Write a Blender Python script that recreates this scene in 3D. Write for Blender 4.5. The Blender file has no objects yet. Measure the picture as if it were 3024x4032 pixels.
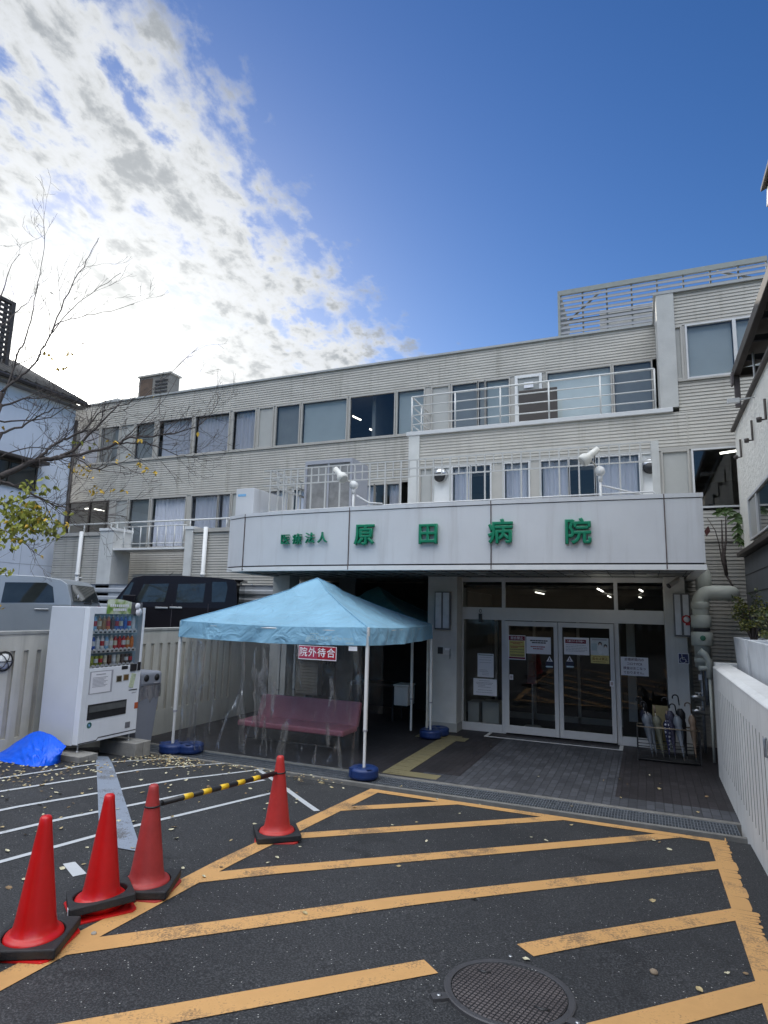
import bpy, bmesh, math, random
from mathutils import Vector, Matrix
rnd = random.Random(7)
R = math.radians
scn = bpy.context.scene
COL = scn.collection

# ------------------------------------------------------------------ camera, sky, sun, exposure
CAM_Z = 2.25
FPX = 2428.8                      # focal length in pixels of the 3024 px wide photograph
PITCH, ROLL, YAW = R(9.066), R(1.4095), R(23.0386)
fw = Vector((-math.sin(YAW)*math.cos(PITCH), math.cos(YAW)*math.cos(PITCH), math.sin(PITCH)))
rt0 = Vector((math.cos(YAW), math.sin(YAW), 0)); up0 = rt0.cross(fw)
rt = math.cos(ROLL)*rt0 + math.sin(ROLL)*up0
up = -math.sin(ROLL)*rt0 + math.cos(ROLL)*up0
EYE = Vector((0, 0, CAM_Z))
cd = bpy.data.cameras.new('camera'); cam = bpy.data.objects.new('camera', cd); COL.objects.link(cam)
cd.sensor_fit = 'HORIZONTAL'; cd.sensor_width = 36.0; cd.lens = 36.0*FPX/3024.0
cd.clip_start = 0.05; cd.clip_end = 2000
cam.matrix_world = Matrix(((rt.x, up.x, -fw.x, EYE.x), (rt.y, up.y, -fw.y, EYE.y), (rt.z, up.z, -fw.z, EYE.z), (0, 0, 0, 1)))
scn.camera = cam

SUN_EL, SUN_AZ = R(15.6), R(-51.2)           # azimuth from +Y, negative towards -X
sun_dir = Vector((math.sin(SUN_AZ)*math.cos(SUN_EL), math.cos(SUN_AZ)*math.cos(SUN_EL), math.sin(SUN_EL)))
SKY_STRENGTH, CLOUD, SKY_SAT = 0.132, 0.80, 1.32
EXPOSURE = 0.32
scn.view_settings.view_transform = 'Standard'; scn.view_settings.look = 'None'
scn.view_settings.exposure = EXPOSURE; scn.view_settings.gamma = 1.0
scn.view_settings.use_curve_mapping = False
scn.cycles.max_bounces = 6; scn.cycles.transparent_max_bounces = 16
scn.cycles.diffuse_bounces = 3; scn.cycles.glossy_bounces = 3
scn.cycles.caustics_reflective = False; scn.cycles.caustics_refractive = False

def nd(t, typ, **kw):
    n = t.nodes.new(typ)
    for k, v in kw.items():
        if k in ('operation', 'blend_type', 'data_type', 'noise_dimensions', 'sky_type', 'feature', 'mode', 'distance'):
            setattr(n, k, v)
        else:
            n.inputs[k].default_value = v
    return n
def mth(t, op, a, b=None, c=None, clamp=False):
    n = t.nodes.new('ShaderNodeMath'); n.operation = op; n.use_clamp = clamp
    for i, v in enumerate((a, b, c)):
        if v is None: continue
        if isinstance(v, (int, float)): n.inputs[i].default_value = v
        else: t.links.new(v, n.inputs[i])
    return n.outputs[0]
def ramp(t, fac, stops):
    n = t.nodes.new('ShaderNodeValToRGB'); e = n.color_ramp.elements
    while len(e) < len(stops): e.new(.5)
    for i, (p, c) in enumerate(stops):
        e[i].position = p; e[i].color = (*c, 1) if len(c) == 3 else c
    t.links.new(fac, n.inputs[0]); return n.outputs[0]
def smooth(t, v, a, b):
    n = t.nodes.new('ShaderNodeMapRange'); n.interpolation_type = 'SMOOTHSTEP'
    t.links.new(v, n.inputs[0]); n.inputs[1].default_value = a; n.inputs[2].default_value = b
    return n.outputs[0]

w = bpy.data.worlds.new('World'); scn.world = w; w.use_nodes = True
t = w.node_tree; t.nodes.clear(); L = t.links.new
sky = t.nodes.new('ShaderNodeTexSky'); sky.sky_type = 'NISHITA'; sky.sun_disc = False
sky.sun_elevation = SUN_EL; sky.sun_rotation = SUN_AZ
sky.air_density = 1.0; sky.dust_density = 0.6; sky.ozone_density = 2.2
hs = nd(t, 'ShaderNodeHueSaturation', Hue=0.515, Saturation=SKY_SAT, Value=1.0); L(sky.outputs[0], hs.inputs['Color'])
tc = t.nodes.new('ShaderNodeTexCoord'); nrm = t.nodes.new('ShaderNodeVectorMath'); nrm.operation = 'NORMALIZE'
L(tc.outputs['Generated'], nrm.inputs[0]); D = nrm.outputs[0]
sep = t.nodes.new('ShaderNodeSeparateXYZ'); L(D, sep.inputs[0]); dx, dy, dz = sep.outputs
zz = mth(t, 'ADD', mth(t, 'MAXIMUM', dz, 0.0), 0.12)
u = mth(t, 'DIVIDE', dx, zz); v = mth(t, 'DIVIDE', dy, zz)
cmb = t.nodes.new('ShaderNodeCombineXYZ')
L(mth(t, 'ADD', mth(t, 'MULTIPLY', u, 1.0), mth(t, 'MULTIPLY', v, 0.10)), cmb.inputs[0]); L(mth(t, 'MULTIPLY', v, 0.72), cmb.inputs[1])
n1 = nd(t, 'ShaderNodeTexNoise', Scale=5.6, Detail=9.0, Roughness=0.60, Distortion=0.20); L(cmb.outputs[0], n1.inputs['Vector'])
n2 = nd(t, 'ShaderNodeTexNoise', Scale=1.5, Detail=3.0, Roughness=0.5); L(cmb.outputs[0], n2.inputs['Vector'])
n3 = nd(t, 'ShaderNodeTexNoise', Scale=15.0, Detail=8.0, Roughness=0.60, Distortion=0.15); L(cmb.outputs[0], n3.inputs['Vector'])
def dotc(c):
    n = t.nodes.new('ShaderNodeVectorMath'); n.operation = 'DOT_PRODUCT'; L(D, n.inputs[0]); n.inputs[1].default_value = c
    return n.outputs['Value']
edge = dotc((-0.833, -0.066, -0.549))
# the cloud bank on the left of the plane through the eye, ragged along its edge, thinner holes inside
bank = mth(t, 'ADD', mth(t, 'MULTIPLY', mth(t, 'ADD', edge, 0.012), 3.8), mth(t, 'ADD', mth(t, 'MULTIPLY', mth(t, 'SUBTRACT', n1.outputs[0], 0.5), 1.5), mth(t, 'MULTIPLY', mth(t, 'SUBTRACT', n3.outputs[0], 0.5), 0.9)))
bank = mth(t, 'ADD', bank, mth(t, 'MULTIPLY', mth(t, 'SUBTRACT', n2.outputs[0], 0.5), 0.35))
bank = mth(t, 'MINIMUM', bank, mth(t, 'ADD', mth(t, 'MULTIPLY', mth(t, 'SUBTRACT', n1.outputs[0], 0.345), 2.7), mth(t, 'MULTIPLY', mth(t, 'SUBTRACT', n3.outputs[0], 0.5), 1.5)))
dens1 = mth(t, 'MULTIPLY', smooth(t, bank, -0.02, 0.36), smooth(t, dy, -0.35, 0.05))
# unseen bright cloud overhead and behind, added to light the shaded front and yard
back = mth(t, 'SUBTRACT', mth(t, 'MULTIPLY', dz, 0.9), dy)
fill_cloud = mth(t, 'MULTIPLY', mth(t, 'MULTIPLY', smooth(t, back, 0.30, 0.75), smooth(t, dz, 0.42, 0.70)), smooth(t, n1.outputs[0], 0.34, 0.50))
dens = mth(t, 'MAXIMUM', dens1, fill_cloud)
sd = mth(t, 'MAXIMUM', dotc(sun_dir), 0.0)
glow = mth(t, 'ADD', mth(t, 'MULTIPLY', mth(t, 'POWER', sd, 12.0), 0.24), mth(t, 'ADD', mth(t, 'MULTIPLY', mth(t, 'POWER', sd, 50.0), 0.7), mth(t, 'MULTIPLY', mth(t, 'POWER', sd, 400.0), 14.0)))
thick = smooth(t, mth(t, 'ADD', n1.outputs[0], mth(t, 'MULTIPLY', mth(t, 'SUBTRACT', n3.outputs[0], 0.5), 1.5)), 0.40, 0.80)
ccol = ramp(t, thick, [(0.0, (0.74, 0.77, 0.81)), (0.4, (0.66, 0.685, 0.705)), (1.0, (0.36, 0.39, 0.42))])
addg = t.nodes.new('ShaderNodeMix'); addg.data_type = 'RGBA'; addg.blend_type = 'ADD'; addg.inputs[0].default_value = 1.0
L(ccol, addg.inputs[6])
gcol = t.nodes.new('ShaderNodeCombineColor'); L(glow, gcol.inputs[0]); L(mth(t, 'MULTIPLY', glow, 0.98), gcol.inputs[1]); L(mth(t, 'MULTIPLY', glow, 0.90), gcol.inputs[2])
L(gcol.outputs[0], addg.inputs[7])
# brightness boost on the added rear cloud, filling the shaded facade
fill_gain = mth(t, 'ADD', 1.0, mth(t, 'MULTIPLY', smooth(t, back, 0.35, 0.95), 4.3))
bgs = nd(t, 'ShaderNodeBackground', Strength=SKY_STRENGTH); L(hs.outputs[0], bgs.inputs[0])
bgc = nd(t, 'ShaderNodeBackground', Strength=CLOUD); L(addg.outputs[2], bgc.inputs[0]); L(mth(t, 'MULTIPLY', fill_gain, CLOUD), bgc.inputs[1])
mx = t.nodes.new('ShaderNodeMixShader'); L(mth(t, 'MULTIPLY', dens, 0.97), mx.inputs[0]); L(bgs.outputs[0], mx.inputs[1]); L(bgc.outputs[0], mx.inputs[2])
wo = t.nodes.new('ShaderNodeOutputWorld'); L(mx.outputs[0], wo.inputs[0])

sl = bpy.data.lights.new('sun', 'SUN'); sl.energy = 3.0; sl.angle = R(0.5); sl.color = (1.0, 0.93, 0.82)
so = bpy.data.objects.new('sun', sl); COL.objects.link(so); so.rotation_euler = sun_dir.to_track_quat('Z', 'Y').to_euler()

# ------------------------------------------------------------------ measuring: photo pixel (3024x4032) -> point on a plane of the place
def ray(x, y):
    return (rt*(x-1512) - up*(y-2016) + fw*FPX).normalized()
def oy(x, y, Y):
    d = ray(x, y); return EYE + d*(Y/d.y)
def ox(x, y, X):
    d = ray(x, y); return EYE + d*(X/d.x)
def oz(x, y, Z):
    d = ray(x, y); return EYE + d*((Z-CAM_Z)/d.z)
def opl(x, y, n, k):
    d = ray(x, y); return EYE + d*((k-n.dot(EYE))/n.dot(d))
VS = 1.8228
def sm(a): a = min(1, max(0, a)); return a*a*(3-2*a)
def g(X, Y):                                   # height of the paved yard: level porch, drain, then rising towards the street
    z = .2*min(1, max(0, (7.8-Y)/3.3)) + .03*max(0, 4.5-Y)
    if Y < 0: z = .335
    return z + .12*sm((-3.6-X)/3.0)*min(1, max(0, (7.9-Y)/1.5))

# ------------------------------------------------------------------ materials
MATS = {}
def principled(name):
    m = bpy.data.materials.new(name); m.use_nodes = True
    t = m.node_tree; b = t.nodes['Principled BSDF']; return m, t, b
def mat(name, col, rough=.6, var=.12, scale=6.0, bump=0.0, bscale=40.0, metal=0.0, spec=.5, streak=0.0, dirt=None, stretch=None, coat=0.0):
    """plain surface: colour varied by noise, optional bump, vertical streaks and a darker dirt colour"""
    if name in MATS: return MATS[name]
    m, t, b = principled(name); L = t.links.new
    tc = t.nodes.new('ShaderNodeTexCoord'); mp = t.nodes.new('ShaderNodeMapping'); L(tc.outputs['Object'], mp.inputs[0])
    if stretch: mp.inputs['Scale'].default_value = stretch
    n = nd(t, 'ShaderNodeTexNoise', Scale=scale, Detail=6.0, Roughness=.6); L(mp.outputs[0], n.inputs['Vector'])
    lo = tuple(max(0, c*(1-var)) for c in col); hi = tuple(min(1, c*(1+var)) for c in col)
    c = ramp(t, n.outputs[0], [(.3, lo), (.7, hi)])
    if streak:
        m2 = t.nodes.new('ShaderNodeMapping'); L(tc.outputs['Object'], m2.inputs[0]); m2.inputs['Scale'].default_value = (5, 5, .35)
        n2 = nd(t, 'ShaderNodeTexNoise', Scale=1.0, Detail=5.0, Roughness=.65); L(m2.outputs[0], n2.inputs['Vector'])
        mix = t.nodes.new('ShaderNodeMix'); mix.data_type = 'RGBA'
        L(mth(t, 'MULTIPLY', smooth(t, n2.outputs[0], .5, .75), streak), mix.inputs[0]); L(c, mix.inputs[6])
        mix.inputs[7].default_value = (*(dirt or tuple(x*.45 for x in col)), 1); c = mix.outputs[2]
    L(c, b.inputs['Base Color'])
    b.inputs['Roughness'].default_value = rough; b.inputs['Metallic'].default_value = metal
    b.inputs['Specular IOR Level'].default_value = spec
    if coat: b.inputs['Coat Weight'].default_value = coat; b.inputs['Coat Roughness'].default_value = .05
    if bump:
        nb = nd(t, 'ShaderNodeTexNoise', Scale=bscale, Detail=4.0); L(tc.outputs['Object'], nb.inputs['Vector'])
        bp = nd(t, 'ShaderNodeBump', Strength=bump, Distance=.02); L(nb.outputs[0], bp.inputs['Height']); L(bp.outputs[0], b.inputs['Normal'])
    MATS[name] = m; return m
def emit(name, col, s):
    m, t, b = principled(name); b.inputs['Base Color'].default_value = (*col, 1)
    b.inputs['Emission Color'].default_value = (*col, 1); b.inputs['Emission Strength'].default_value = s
    MATS[name] = m; return m
def glass(name, tint=(1, 1, 1), refl=.12, rough=0.0, alpha=1.0):
    """a pane: see-through with mirror reflection growing towards grazing view"""
    m, t, b = principled(name); L = t.links.new; t.nodes.remove(b)
    tr = t.nodes.new('ShaderNodeBsdfTransparent'); tr.inputs[0].default_value = (*tint, 1)
    gl = t.nodes.new('ShaderNodeBsdfGlossy'); gl.inputs['Roughness'].default_value = rough; gl.inputs[0].default_value = (1, 1, 1, 1)
    lw = nd(t, 'ShaderNodeLayerWeight', Blend=.25)
    f = mth(t, 'ADD', mth(t, 'MULTIPLY', lw.outputs['Fresnel'], .7), refl, clamp=True)
    mx = t.nodes.new('ShaderNodeMixShader'); L(f, mx.inputs[0]); L(tr.outputs[0], mx.inputs[1]); L(gl.outputs[0], mx.inputs[2])
    L(mx.outputs[0], t.nodes['Material Output'].inputs[0]); MATS[name] = m; return m

m_siding = mat('siding_beige', (.465, .442, .398), .55, .12, 1.2, streak=.65, dirt=(.30, .275, .23), stretch=(1, 1, 3))
m_conc = mat('painted_concrete', (.60, .60, .58), .7, .10, 2.5, .15, 60, streak=.3, dirt=(.34, .33, .30))
m_fascia = mat('fascia_panel', (.61, .62, .64), .5, .035, 2.0, .03, 120, streak=.5, dirt=(.45, .44, .44))
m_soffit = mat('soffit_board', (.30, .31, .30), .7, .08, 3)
m_rail = mat('rail_grey_white', (.62, .62, .60), .5, .08, 6)
m_white = mat('white_paint', (.74, .74, .73), .45, .05, 5)
m_alu = mat('aluminium_frame', (.42, .40, .365), .4, .06, 4)
m_alud = mat('aluminium_light', (.60, .60, .60), .4, .05, 4)
m_dark = mat('dark_gap', (.035, .035, .04), .7, .2, 4)
m_brown = mat('dark_brown_metal', (.055, .045, .04), .5, .15, 5)
m_panel = mat('grey_infill_panel', (.40, .40, .38), .55, .05, 3)
m_curtain = mat('curtain_white', (.74, .73, .80), .8, .06, 5, stretch=(6, 6, .5))
m_blind = mat('blind_blue_grey', (.60, .66, .65), .8, .04, 3)
m_gblind = mat('blind_grey', (.34, .355, .35), .8, .08, 3)
m_room = mat('room_wall', (.30, .30, .28), .8, .1, 2)
m_glass = glass('window_glass', (.92, .94, .95), .055)
m_dglass = glass('door_glass', (.68, .70, .68), .018)
m_lamp = emit('lit_tube', (1, .97, .86), 3.5)
m_green = mat('sign_green', (.0, .19, .095), .4, .08, 20)
m_black = mat('black_plastic', (.02, .02, .022), .45, .2, 12)
m_steel = mat('steel_bright', (.55, .56, .57), .3, .05, 8, metal=.9)
m_galv = mat('galvanised_steel', (.24, .26, .29), .5, .25, 18, metal=.6)
m_pvc = mat('pvc_grey_green', (.58, .60, .54), .5, .07, 4, streak=.2)
m_red = mat('cone_red', (.52, .008, .008), .30, .10, 7, bump=.08, bscale=30, streak=.22, dirt=(.30, .012, .012))
m_redold = mat('cone_faded', (.37, .035, .032), .5, .14, 10, bump=.1, bscale=40, streak=.3, dirt=(.22, .03, .03))
m_rubber = mat('black_rubber', (.018, .018, .02), .6, .3, 14, bump=.2, bscale=60)
m_yellow = mat('bar_yellow', (.80, .50, .02), .45, .08, 12)
m_blue = mat('tarp_blue', (.0, .11, .80), .38, .12, 7, bump=.12, bscale=25)
m_wblue = mat('weight_blue', (.012, .035, .14), .45, .15, 8, bump=.1, bscale=40)
m_paper = mat('paper', (.80, .80, .84), .7, .02, 4)
m_ink = mat('ink_dark', (.05, .05, .06), .7, .1, 4)
m_inkg = mat('ink_grey', (.38, .38, .42), .7, .1, 30)
m_inkr = mat('ink_red', (.36, .03, .05), .7, .1, 30)
m_leafy = mat('leaf_yellow', (.66, .42, .05), .6, .25, 14)
m_leafg = mat('leaf_green', (.26, .27, .04), .6, .35, 3)
m_leafd = mat('leaf_dry', (.50, .43, .27), .7, .35, 6)
m_bark = mat('bark', (.075, .06, .055), .85, .3, 20, bump=.4, bscale=40)

# ------------------------------------------------------------------ mesh building
class MB:
    def __init__(s): s.b = bmesh.new(); s.mi = 0
    def v(s, p): return s.b.verts.new(p)
    def face(s, pts, mi=None):
        try: f = s.b.faces.new([s.v(p) for p in pts])
        except ValueError: return
        f.material_index = s.mi if mi is None else mi
        return f
    def box(s, x0, x1, y0, y1, z0, z1, mi=None):
        if x0 > x1: x0, x1 = x1, x0
        if y0 > y1: y0, y1 = y1, y0
        if z0 > z1: z0, z1 = z1, z0
        V = [s.v(p) for p in ((x0,y0,z0),(x1,y0,z0),(x1,y1,z0),(x0,y1,z0),(x0,y0,z1),(x1,y0,z1),(x1,y1,z1),(x0,y1,z1))]
        for q in ((0,3,2,1),(4,5,6,7),(0,1,5,4),(1,2,6,5),(2,3,7,6),(3,0,4,7)):
            f = s.b.faces.new([V[i] for i in q]); f.material_index = s.mi if mi is None else mi
        return s
    def rbox(s, c, size, rz=0.0, tilt=None, mi=None):
        M = Matrix.Translation(c) @ Matrix.Rotation(rz, 4, 'Z')
        if tilt: M = M @ tilt
        hx, hy, hz = (q/2 for q in size)
        V = [s.v(M @ Vector(p)) for p in ((-hx,-hy,-hz),(hx,-hy,-hz),(hx,hy,-hz),(-hx,hy,-hz),(-hx,-hy,hz),(hx,-hy,hz),(hx,hy,hz),(-hx,hy,hz))]
        for q in ((0,3,2,1),(4,5,6,7),(0,1,5,4),(1,2,6,5),(2,3,7,6),(3,0,4,7)):
            f = s.b.faces.new([V[i] for i in q]); f.material_index = s.mi if mi is None else mi
        return s
    def tube(s, pts, r, seg=8, cap=True, mi=None):
        pts = [Vector(p) for p in pts]; n = len(pts)
        rs = list(r) if isinstance(r, (list, tuple)) else [r]*n
        rings = []; ref = None
        for i, p in enumerate(pts):
            d = (pts[min(i+1, n-1)] - pts[max(i-1, 0)])
            if d.length < 1e-9: d = Vector((0, 0, 1))
            d.normalize()
            if ref is None: ref = Vector((0, 0, 1)) if abs(d.z) < .9 else Vector((1, 0, 0))
            a = d.cross(ref)
            if a.length < 1e-4: a = d.cross(Vector((.3, 1, .2)))
            a.normalize(); b = d.cross(a).normalized(); ref = a.cross(d)
            rings.append([s.v(p + (a*math.cos(2*math.pi*k/seg) + b*math.sin(2*math.pi*k/seg))*rs[i]) for k in range(seg)])
        m = s.mi if mi is None else mi
        for i in range(n-1):
            for k in range(seg):
                f = s.b.faces.new((rings[i][k], rings[i][(k+1)%seg], rings[i+1][(k+1)%seg], rings[i+1][k])); f.material_index = m; f.smooth = True
        if cap:
            for rg in (rings[0], rings[-1]):
                try: f = s.b.faces.new(rg); f.material_index = m
                except ValueError: pass
        return s
    def lathe(s, prof, c=(0, 0, 0), seg=24, axis='Z', mi=None, smooth=True):
        c = Vector(c); rings = []
        for r, h in prof:
            ring = []
            for k in range(seg):
                a = 2*math.pi*k/seg; x, y = r*math.cos(a), r*math.sin(a)
                p = (x, y, h) if axis == 'Z' else ((h, x, y) if axis == 'X' else (x, h, y))
                ring.append(s.v(c + Vector(p)))
            rings.append(ring)
        m = s.mi if mi is None else mi
        for i in range(len(rings)-1):
            for k in range(seg):
                f = s.b.faces.new((rings[i][k], rings[i][(k+1)%seg], rings[i+1][(k+1)%seg], rings[i+1][k])); f.smooth = smooth; f.material_index = m
        for rg in (rings[0], rings[-1]):
            if (rg[0].co - rg[seg//2].co).length > 1e-5:
                f = s.b.faces.new(rg); f.material_index = m
        return s
    def prism(s, poly, d, mi=None):
        """closed 3-D polygon swept along vector d"""
        d = Vector(d); A = [s.v(p) for p in poly]; B = [s.v(Vector(p)+d) for p in poly]; m = s.mi if mi is None else mi
        fs = [s.b.faces.new(A), s.b.faces.new(B[::-1])]
        for i in range(len(A)):
            j = (i+1) % len(A); fs.append(s.b.faces.new((A[j], A[i], B[i], B[j])))
        for f in fs: f.material_index = m
        return s
    def build(s, name, mats, parent=None, bevel=0.0, smooth=False, segs=2, recalc=True, solid=0.0):
        if recalc: bmesh.ops.recalc_face_normals(s.b, faces=s.b.faces[:])
        me = bpy.data.meshes.new(name); s.b.to_mesh(me); s.b.free()
        for m in (mats if isinstance(mats, (list, tuple)) else [mats]): me.materials.append(m)
        if smooth:
            for p in me.polygons: p.use_smooth = True
        o = bpy.data.objects.new(name, me); COL.objects.link(o)
        if solid:
            md = o.modifiers.new('solid', 'SOLIDIFY'); md.thickness = solid; md.offset = 0
        if bevel:
            md = o.modifiers.new('bevel', 'BEVEL'); md.width = bevel; md.segments = segs; md.limit_method = 'ANGLE'
        if parent:
            o.parent = parent; base = Vector((0, 0, 0)); p = parent; loc_ = False
            while p: base += p.location; loc_ = loc_ or p.get('_local') is not None; p = p.parent
            if not loc_: o.location = -base       # vertices are given in world metres
        return o
def thing(name, label, cat, loc=(0, 0, 0), group=None, local=False):
    o = bpy.data.objects.new(name, None); COL.objects.link(o); o.location = loc; o.empty_display_size = .1
    o['label'] = label; o['category'] = cat
    if group: o['group'] = group
    if local: o['_local'] = 1
    return o
def tag(o, label, cat, group=None):
    o['label'] = label; o['category'] = cat
    if group: o['group'] = group
    return o
def struct(o): o['kind'] = 'structure'; return o
def stuff(o): o['kind'] = 'stuff'; return o
def dup(root, loc, rz=0.0, label=None, group=None):
    r = root.copy(); COL.objects.link(r); r.location = loc; r.rotation_euler = (0, 0, rz)
    if label: r['label'] = label
    if group: r['group'] = group
    for ch in list(root.children):
        c = ch.copy(); COL.objects.link(c); c.parent = r
        for gch in ch.children:
            d = gch.copy(); COL.objects.link(d); d.parent = c
    return r
def text_mesh(s, size, bold=0.0, depth=0.0):
    cu = bpy.data.curves.new('txt', 'FONT'); cu.body = s; cu.size = size; cu.align_x = 'CENTER'; cu.align_y = 'CENTER'
    cu.extrude = depth; cu.resolution_u = 3
    if depth: cu.bevel_depth = bold; cu.bevel_resolution = 1
    else: cu.offset = bold*.5
    o = bpy.data.objects.new('txt', cu); COL.objects.link(o)
    dg = bpy.context.evaluated_depsgraph_get(); me = bpy.data.meshes.new_from_object(o.evaluated_get(dg))
    bpy.data.objects.remove(o); bpy.data.curves.remove(cu); return me
def put_text(name, s, size, M, mt, parent, bold=0.0, depth=0.0):
    """letters as a mesh; M places the local XY text plane in the world"""
    me = text_mesh(s, size, bold, depth); me.transform(M); me.materials.clear(); me.materials.append(mt)
    o = bpy.data.objects.new(name, me); COL.objects.link(o)
    if parent:
        o.parent = parent; base = Vector((0, 0, 0)); p = parent
        while p: base += p.location; p = p.parent
        if parent.get('_local') is None: o.location = -base
    return o
def add_text(mb, s, size, M, mi, bold=0.0, depth=0.0):
    me = text_mesh(s, size, bold, depth); me.transform(M)
    vs = [mb.v(q.co) for q in me.vertices]
    for p in me.polygons:
        try: f = mb.b.faces.new([vs[i] for i in p.vertices]); f.material_index = mi
        except ValueError: pass
    bpy.data.meshes.remove(me)
def facing_y(x, y, z, rz=0.0):            # text plane standing upright, read from -Y
    return Matrix.Translation((x, y, z)) @ Matrix.Rotation(rz, 4, 'Z') @ Matrix.Rotation(R(90), 4, 'X')
def facing_x(x, y, z):                    # read from +X
    return Matrix.Translation((x, y, z)) @ Matrix.Rotation(R(90), 4, 'Z') @ Matrix.Rotation(R(90), 4, 'X')

# ------------------------------------------------------------------ ground materials
def asphalt():
    m, t, b = principled('asphalt'); L = t.links.new; tc = t.nodes.new('ShaderNodeTexCoord')
    a = nd(t, 'ShaderNodeTexNoise', Scale=.7, Detail=5.0, Roughness=.6); L(tc.outputs['Object'], a.inputs['Vector'])
    c = nd(t, 'ShaderNodeTexNoise', Scale=85.0, Detail=4.0, Roughness=.75); L(tc.outputs['Object'], c.inputs['Vector'])
    vo = nd(t, 'ShaderNodeTexVoronoi', Scale=95.0); L(tc.outputs['Object'], vo.inputs['Vector'])
    base = ramp(t, c.outputs[0], [(.34, (.004, .0045, .005)), (.50, (.022, .023, .0255)), (.68, (.085, .087, .092))])
    big = ramp(t, a.outputs[0], [(.3, (.66, .66, .68)), (.7, (1.25, 1.24, 1.22))])
    mul = t.nodes.new('ShaderNodeMix'); mul.data_type = 'RGBA'; mul.blend_type = 'MULTIPLY'; mul.inputs[0].default_value = 1
    L(base, mul.inputs[6]); L(big, mul.inputs[7])
    st = nd(t, 'ShaderNodeTexNoise', Scale=1.9, Detail=3.0, Distortion=.8); L(tc.outputs['Object'], st.inputs['Vector'])
    stn = ramp(t, st.outputs[0], [(.28, (.55, .55, .56)), (.40, (1, 1, 1)), (.66, (1, 1, 1)), (.76, (1.5, 1.48, 1.44))])
    mul2 = t.nodes.new('ShaderNodeMix'); mul2.data_type = 'RGBA'; mul2.blend_type = 'MULTIPLY'; mul2.inputs[0].default_value = 1
    L(mul.outputs[2], mul2.inputs[6]); L(stn, mul2.inputs[7]); mul = mul2
    # a few pale chips of stone
    sp = t.nodes.new('ShaderNodeSeparateColor'); L(vo.outputs['Color'], sp.inputs[0])
    chip = mth(t, 'MULTIPLY', mth(t, 'GREATER_THAN', sp.outputs[0], .985), mth(t, 'LESS_THAN', vo.outputs['Distance'], .35))
    m2 = t.nodes.new('ShaderNodeMix'); m2.data_type = 'RGBA'; L(chip, m2.inputs[0]); L(mul.outputs[2], m2.inputs[6]); m2.inputs[7].default_value = (.42, .42, .40, 1)
    L(m2.outputs[2], b.inputs['Base Color']); b.inputs['Roughness'].default_value = .72
    bp = nd(t, 'ShaderNodeBump', Strength=.55, Distance=.006); L(c.outputs[0], bp.inputs['Height']); L(bp.outputs[0], b.inputs['Normal'])
    return m
m_asph = asphalt()
def paint(name, col, wear=.5, crack=True, thresh=.62):
    m, t, b = principled(name); L = t.links.new; tc = t.nodes.new('ShaderNodeTexCoord')
    n = nd(t, 'ShaderNodeTexNoise', Scale=2.2, Detail=7.0, Roughness=.65); L(tc.outputs['Object'], n.inputs['Vector'])
    f = nd(t, 'ShaderNodeTexNoise', Scale=70.0, Detail=3.0, Roughness=.6); L(tc.outputs['Object'], f.inputs['Vector'])
    c = ramp(t, n.outputs[0], [(.3, tuple(x*.86 for x in col)), (.7, tuple(min(1, x*1.08) for x in col))])
    wr = mth(t, 'ADD', mth(t, 'MULTIPLY', n.outputs[0], .62), mth(t, 'MULTIPLY', f.outputs[0], .38))
    msk = mth(t, 'MULTIPLY', smooth(t, wr, thresh-.06, thresh+.05), wear)
    if crack:
        ds = nd(t, 'ShaderNodeTexNoise', Scale=9.0, Detail=3.0); L(tc.outputs['Object'], ds.inputs['Vector'])
        ad = t.nodes.new('ShaderNodeMix'); ad.data_type = 'VECTOR'; ad.inputs[0].default_value = .12; L(tc.outputs['Object'], ad.inputs[4]); L(ds.outputs['Color'], ad.inputs[5])
        vo = nd(t, 'ShaderNodeTexVoronoi', Scale=7.5, feature='DISTANCE_TO_EDGE'); L(ad.outputs[1], vo.inputs['Vector'])
        gate = smooth(t, n.outputs[0], .47, .60)
        cr = mth(t, 'MULTIPLY', mth(t, 'SUBTRACT', 1.0, smooth(t, vo.outputs['Distance'], .008, .03)), mth(t, 'MULTIPLY', gate, .55))
        msk = mth(t, 'MAXIMUM', msk, cr)
    mx = t.nodes.new('ShaderNodeMix'); mx.data_type = 'RGBA'; L(msk, mx.inputs[0]); L(c, mx.inputs[6]); mx.inputs[7].default_value = (.07, .06, .05, 1)
    L(mx.outputs[2], b.inputs['Base Color']); b.inputs['Roughness'].default_value = .6
    bp = nd(t, 'ShaderNodeBump', Strength=.35, Distance=.004); L(f.outputs[0], bp.inputs['Height']); L(bp.outputs[0], b.inputs['Normal'])
    return m
m_orange = paint('orange_line_paint', (.60, .335, .125), .7, thresh=.565)
m_wline = paint('white_line_paint', (.50, .52, .54), .45, crack=False, thresh=.60)
m_oldline = paint('old_grey_line', (.25, .29, .36), .8, crack=False, thresh=.54)
m_tactile = paint('tactile_yellow', (.215, .185, .10), .5, crack=False, thresh=.58)
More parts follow.
